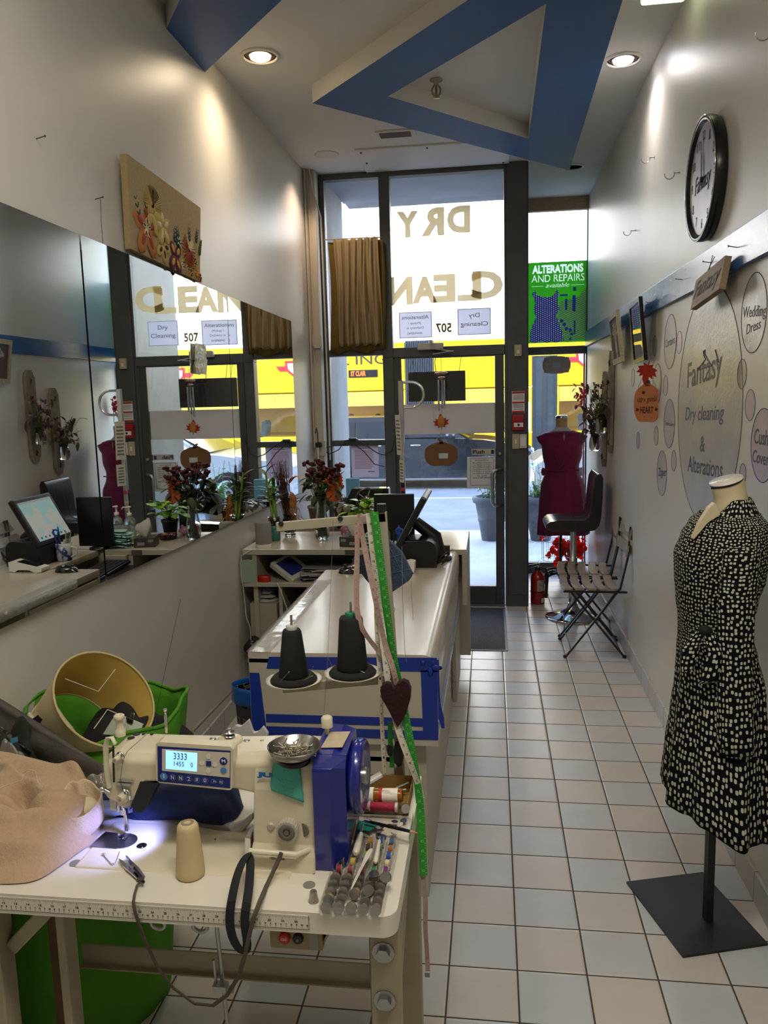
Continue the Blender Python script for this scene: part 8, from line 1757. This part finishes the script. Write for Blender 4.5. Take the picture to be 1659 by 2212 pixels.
limb('sleeve', [PY(1612, 1128, 2.33), PY(1600, 1190, 2.28), PY(1590, 1300, 2.265), PY(1588, 1450, 2.26), PY(1590, 1626, 2.25)], [.03, .05, .048, .045, .05], .6, DOT, o)
limb('sleeve', [(.66, 2.55, 1.27), (.655, 2.59, 1.2), (.65, 2.6, 1.0), (.65, 2.6, .85), (.65, 2.6, .66)], [.03, .05, .048, .045, .05], .6, DOT, o)
b = MB(); bw = [PY(1500, 1372, 2.275), PY(1530, 1362, 2.262), PY(1556, 1372, 2.27)]
limb('belt_bow', [PY(1512, 1362, 2.27) , PY(1492, 1400, 2.26), PY(1484, 1450, 2.26)], [.012, .022, .018], .4, DOT, o, 14, .12); limb('belt_bow', [PY(1530, 1362, 2.262), PY(1545, 1410, 2.25), PY(1532, 1470, 2.25), PY(1518, 1476, 2.25)], [.014, .02, .024, .01], .4, DOT, o, 14, .12)
MB().ball(PY(1524, 1362, 2.26), (.02, .014, .014), 14, 8).build('belt_knot', mat('knot_black', '#0b0a0d', .8), o)
def nk(u, v):
    a = 6.2832 * u; pts = [(1575, 1155, .115, .075), (1574, 1125, .095, .062), (1578, 1098, .066, .05), (1577, 1070, .05, .044), (1571, 1042, .046, .044)]
    i = v * 4; k = min(int(i), 3); f = i - k; q_ = [pts[k][j] + (pts[k + 1][j] - pts[k][j]) * f for j in range(4)]; c = PY(q_[0], q_[1], yM); r1_, r2_ = q_[2], q_[3]
    return c + V((r2_ * math.cos(a), r1_ * .9 * math.sin(a), .012 * math.cos(a) * v * 1.6))
MB().grid(nk, 40, 16, cu=True).build('neck_form', FORM, o)
cc = PY(1569, 1040, yM); q5 = V((-.3, -.12, 1)).normalized()
MB().lathe([(.0455, -.004), (.0475, -.001), (.0475, .002)], cc, 40, q5).build('neck_band', black, o); MB().lathe([(.0475, .002), (.0475, .006), (0, .007)], cc, 40, q5).build('neck_cap', mat('cap_white', '#d9d5cc', .25), o)
MB().prism([PY(x, y, yM - .095) for x, y in ((1545, 1086), (1532, 1098), (1513, 1128), (1497, 1166), (1510, 1152), (1530, 1128), (1556, 1112))], (0, .03, 0)).build('chest_form', FORM, o, bev=.004)
# burgundy
BUR = mat('burgundy_jersey', '#801848', .8, bs=25, bd=.25, stretch=(2, 2, .5), sheen=.3)
yB = 6.86
o = thing('dress_mannequin', (.585, yB, 0), 'mannequin in a sleeveless burgundy dress standing in the display window', 'mannequin')
dress_form([(931, 1187, 1242, .07), (936, 1172, 1256, .085), (943, 1159, 1269, .075), (952, 1162, 1265, .09), (962, 1170, 1258, .11), (982, 1172, 1257, .115), (1008, 1177, 1250, .1), (1020, 1177, 1251, .1), (1050, 1168, 1262, .13), (1090, 1164, 1267, .14), (1152, 1160, 1272, .15)], yB, 1, 0, lambda a: .006 * math.sin(3 * a), .03, BUR, 'dress', o)
MB().prism([PY(1219, 934, yB - .112), PY(1216, 943, yB - .113), PY(1218, 954, yB - .114), PY(1221, 944, yB - .113)], (0, -.004, 0)).build('keyhole_opening', mat('keyhole_pale', '#9c8a84', .7), o)
MB().tube([PY(1177, 1015, yB - .08), PY(1213, 1018, yB - .104), PY(1251, 1015, yB - .08)], .006, 6).tube([PY(1200, 985, yB - .118), PY(1210, 1005, yB - .112), PY(1207, 1016, yB - .108)], .004, 6).tube([PY(1234, 975, yB - .112), PY(1216, 1003, yB - .114), PY(1208, 1016, yB - .108)], .004, 6).ball(PY(1174, 1019, yB - .03), (.02, .02, .035), 10, 8).build('waist_seam', BUR, o)
c = PY(1213, 925, yB); MB().lathe([(.09, -.035), (.08, -.02), (.06, .0), (.05, .012)], c, 32, squash=(1, .8)).build('shoulder_cover', mat('white_cover', '#c6c9d2', .8), o)
MB().lathe([(.05, .0), (.047, .04), (.048, .085)], c, 32, squash=(1, .85)).build('neck_form', mat('form_tan', '#c0a574', .6), o); MB().lathe([(.05, .085), (.052, .098), (.04, .108), (0, .11)], c, 32, squash=(1, .85)).build('neck_cap', chrome, o)
b = MB(); zt_, zb_ = PY(1200, 1150, yB).z + .1, PY(1200, 1208, yB).z
for z in (zt_, (zt_ + zb_) / 2, zb_): b.ring((.55, yB, z), .125, .0018, n=40)
for i in range(14): a = 6.2832 * i / 14; b.rod((.55 + .125 * math.cos(a), yB + .125 * math.sin(a), zb_), (.55 + .125 * math.cos(a), yB + .125 * math.sin(a), zt_), .0015, 5)
b.build('wire_cage', steel, o); MB().tube([(.585, yB, .12), (.585, yB, .62)], .012, 12).lathe([(.03, .1), (.02, .14), (.03, .18), (.014, .2)], (.585, yB, .02), 18).build('stand_pole', mat('iron_dark', '#26262a', .4, .6), o)
b = MB().ring((.57, yB - .05, .17), .12, .008, n=36)
for i in range(4): a = .6 + 6.2832 * i / 4; d = V((math.cos(a), math.sin(a), 0)); p = V((.585, yB, .15)); b.tube([p, p + d * .1 + V((0, 0, -.01)), p + d * .19 + V((0, 0, -.04)), p + d * .22 + V((0, 0, -.1))], .012, 8).ball(p + d * .22 + V((0, 0, -.125)), .022, 10, 8)
b.build('stand_legs', mat('iron_dark', '#26262a', .4, .6), o)
# autumn leaves in a basket behind it
o = thing('leaf_basket', (.64, 7.2, .0), 'basket of bright orange red maple leaves on the floor of the display window', 'basket'); rn = random.Random(6); b = MB(); c = PY(1228, 1188, 7.2)
for i in range(90):
    p = c + V((rn.gauss(0, .085), rn.uniform(-.05, .05), rn.gauss(0, .05))); v1 = V((rn.uniform(-1, 1), rn.uniform(-.6, .6), rn.uniform(-1, 1))).normalized(); v2 = v1.cross(V((rn.uniform(-.3, .3), 1, 0))).normalized(); q_ = maple(p, rn.uniform(.025, .042), v1, v2, v1.cross(v2) * .001); kk = len(b.v); b.v += q_.v; b.f += [[j + kk for j in f] for f in q_.f]; b.m += q_.m; b.sm += q_.sm
b.build('maple_leaves', translucent('maple_bright', '#f2431f', .5), o); b = MB(); b.lathe([(0, 0), (.07, 0), (.09, .16), (.085, .16), (.066, .01)], (c.x, 7.2, 0), 20)
b.rod((c.x, 7.2, .01), (c.x, 7.2, c.z), .01, 8); b.build('basket', mat('basket_tan', '#a8763c', .8, ns=60, na=.35), o)

# ================================================================== seats, extinguisher, mat
LTH = mat('black_leather', '#141417', .28, bs=60, bd=.12, coat=.3)
o = thing('bar_stool', (.60, 5.97, 0), 'black leather bar stool with chrome column and round foot, beside the burgundy dress', 'stool'); cx, cy = .60, 5.97
MB().lathe([(0, .0), (.205, .0), (.208, .006), (.19, .016), (.1, .035), (.045, .07), (.035, .1), (.035, .11)], (cx, cy, 0), 48).build('foot', chrome, o); MB().lathe([(.031, .1), (.031, .45), (.024, .46), (.024, .70)], (cx, cy, 0), 28).build('column', chrome, o)
zs_ = .70
prf = [(.385, .705), (.39, .735), (.42, .758), (.48, .766), (.66, .766), (.695, .79), (.708, .85), (.715, .95), (.728, 1.06), (.75, 1.1), (.772, 1.1), (.788, 1.07), (.786, .95), (.778, .80), (.765, .73), (.735, .695), (.68, .685), (.43, .683)]
MB().prism([(x, cy - .185, z) for x, z in prf], (0, .37, 0), True).build('seat_and_back', LTH, o, bev=.016, seg=4)
b = MB()
for i in range(1, 3): b.tube([(.39 + i * .105, cy - .187, .70), (.39 + i * .105, cy - .183, .762), (.39 + i * .105, cy, .766), (.39 + i * .105, cy + .183, .762)], .003, 6)
for y_ in (-.07, .07): b.tube([(.40, cy + y_, .745), (.48, cy + y_, .767), (.66, cy + y_, .767), (.70, cy + y_, .8), (.716, cy + y_, .95), (.73, cy + y_, 1.06)], .0025, 6)
b.build('stitched_seam', mat('seam_black', '#060608', .6), o)
MB().cbox((.6, cy, zs_ - .004), (.16, .16, .012)).build('mounting_plate', black, o)
SL = mat('grey_wood_slat', '#8b7e6f', .5, ns=8, na=.2, stretch=(6, 1, 6), coat=.15); MTL = mat('chair_iron', '#16161a', .4)
def chair():
    o = thing('folding_chair', (0, 0, 0), '', 'chair'); o.location = (0, 0, 0); WM[o.name] = Matrix.Identity(4); L_ = dict(parent=o)
    hw = .19
    for i in range(5):
        x = -.17 + i * .072; b = MB()
        b.grid(lambda u, v: (x + (u - .5) * .052 + .012 * (2 * v - 1) ** 2, (v - .5) * .39, .452 - .010 * (1 - (2 * v - 1) ** 2)), 1, 12, smooth=False); b.build('seat_slat', SL, o, solid=.014, bev=.002)
    for z, x in ((.80, .205), (.70, .19)):
        b = MB(); b.grid(lambda u, v: (x + .02 * (1 - (2 * v - 1) ** 2) + .012 * u, (v - .5) * .40, z - .04 + .07 * u), 1, 12, smooth=False); b.build('back_slat', SL, o, solid=.013, bev=.002)
    for s_ in (-1, 1):
        y = s_ * hw
        MB().bar((-.175, y, .012), (.02, y, .27), .012, .024, up=(0, 1, 0)).bar((.02, y, .27), (.155, y, .46), .012, .024, up=(0, 1, 0)).bar((.155, y, .45), (.2, y, .66), .012, .022, up=(0, 1, 0)).bar((.2, y, .65), (.212, y, .85), .010, .014, up=(0, 1, 0)).build('leg', MTL, o)
        y2 = s_ * (hw - .016); MB().bar((.19, y2, .012), (-.15, y2, .44), .012, .024, up=(0, 1, 0)).build('leg', MTL, o); MB().bar((-.19, y, .438), (.2, y, .434), .012, .014, up=(0, 1, 0)).build('seat_rail', MTL, o)
        for x in (-.178, .193): MB().ball((x, y if x < 0 else y2, .012), (.014, .012, .012), 12, 8).build('foot_cap', black, o)
    MB().rod((-.145, -hw, .06), (-.145, hw, .06), .005).rod((.17, -hw, .04), (.17, hw, .04), .005).build('stretcher', MTL, o); return o
c1_ = chair(); c2_ = copy_tree(c1_)
put(c1_, (.635, 5.19, 0), 0, 'folding chair with grey wooden slats and black iron legs, nearer the camera'); put(c2_, (.65, 5.62, 0), R_(-4), 'second slatted folding chair, farther from the camera beside the bar stool')
o = thing('fire_extinguisher', (.355, 6.36, 0), 'red fire extinguisher standing on the floor by the grey post', 'fire extinguisher'); ex, ey_ = .362, 6.37; RDX = mat('extinguisher_red', '#a3121a', .3, coat=.5)
MB().lathe([(.052, 0), (.056, .006), (.056, .20), (.05, .235), (.028, .262), (.02, .27), (.02, .28)], (ex, ey_, 0), 36).build('cylinder', RDX, o); MB().lathe([(.022, .275), (.022, .295), (.014, .3)], (ex, ey_, 0), 18).bar((ex + .02, ey_, .33), (ex - .07, ey_ - .005, .315), .018, .006).bar((ex + .01, ey_, .31), (ex - .06, ey_ - .005, .285), .018, .006).build('valve_and_handle', mat('iron_dark', '#26262a', .4, .6), o)
MB().tube([(ex + .01, ey_ - .01, .30), (ex + .06, ey_ - .02, .29), (ex + .078, ey_ - .02, .24), (ex + .07, ey_ - .02, .15), (ex + .066, ey_ - .02, .05)], [.009, .01, .011, .012, .013], 12).ring((ex, ey_, .1), .058, .003).build('hose', black, o)
MB().tube([(ex - .005, ey_ - .02, .33), (ex + .01, ey_ - .02, .36), (ex + .03, ey_ - .02, .35), (ex + .01, ey_ - .02, .32)], .0015, 5).build('pull_ring', steel, o)
b = MB(); b.grid(lambda u, v: (ex + .0568 * math.sin(-.1 + 1.1 * (u)), ey_ - .0568 * math.cos(-.1 + 1.1 * u), .11 + .09 * v), 8, 1); b.build('label', mat('extinguisher_label', '#a89f97', .6, ns=60, na=.4), o); b = MB(); b.grid(lambda u, v: (ex + .0568 * math.sin(.5 + .6 * u), ey_ - .0568 * math.cos(.5 + .6 * u), .015 + .035 * v), 5, 1); b.build('small_label', paper, o)
o = thing('door_mat', (-.07, 5.7, 0), 'dark grey ribbed door mat inside the entrance', 'mat'); MB().box(-.25, .083, 5.135, 6.26, 0, .006).build('pile', mat('mat_grey', '#46464a', .95, ns=120, na=.35, bs=260, bd=.9), o); MB().box(.083, .10, 5.12, 6.26, 0, .005).box(-.25, .083, 5.12, 5.135, 0, .005).build('border', mat('mat_edge', '#77767a', .6), o)
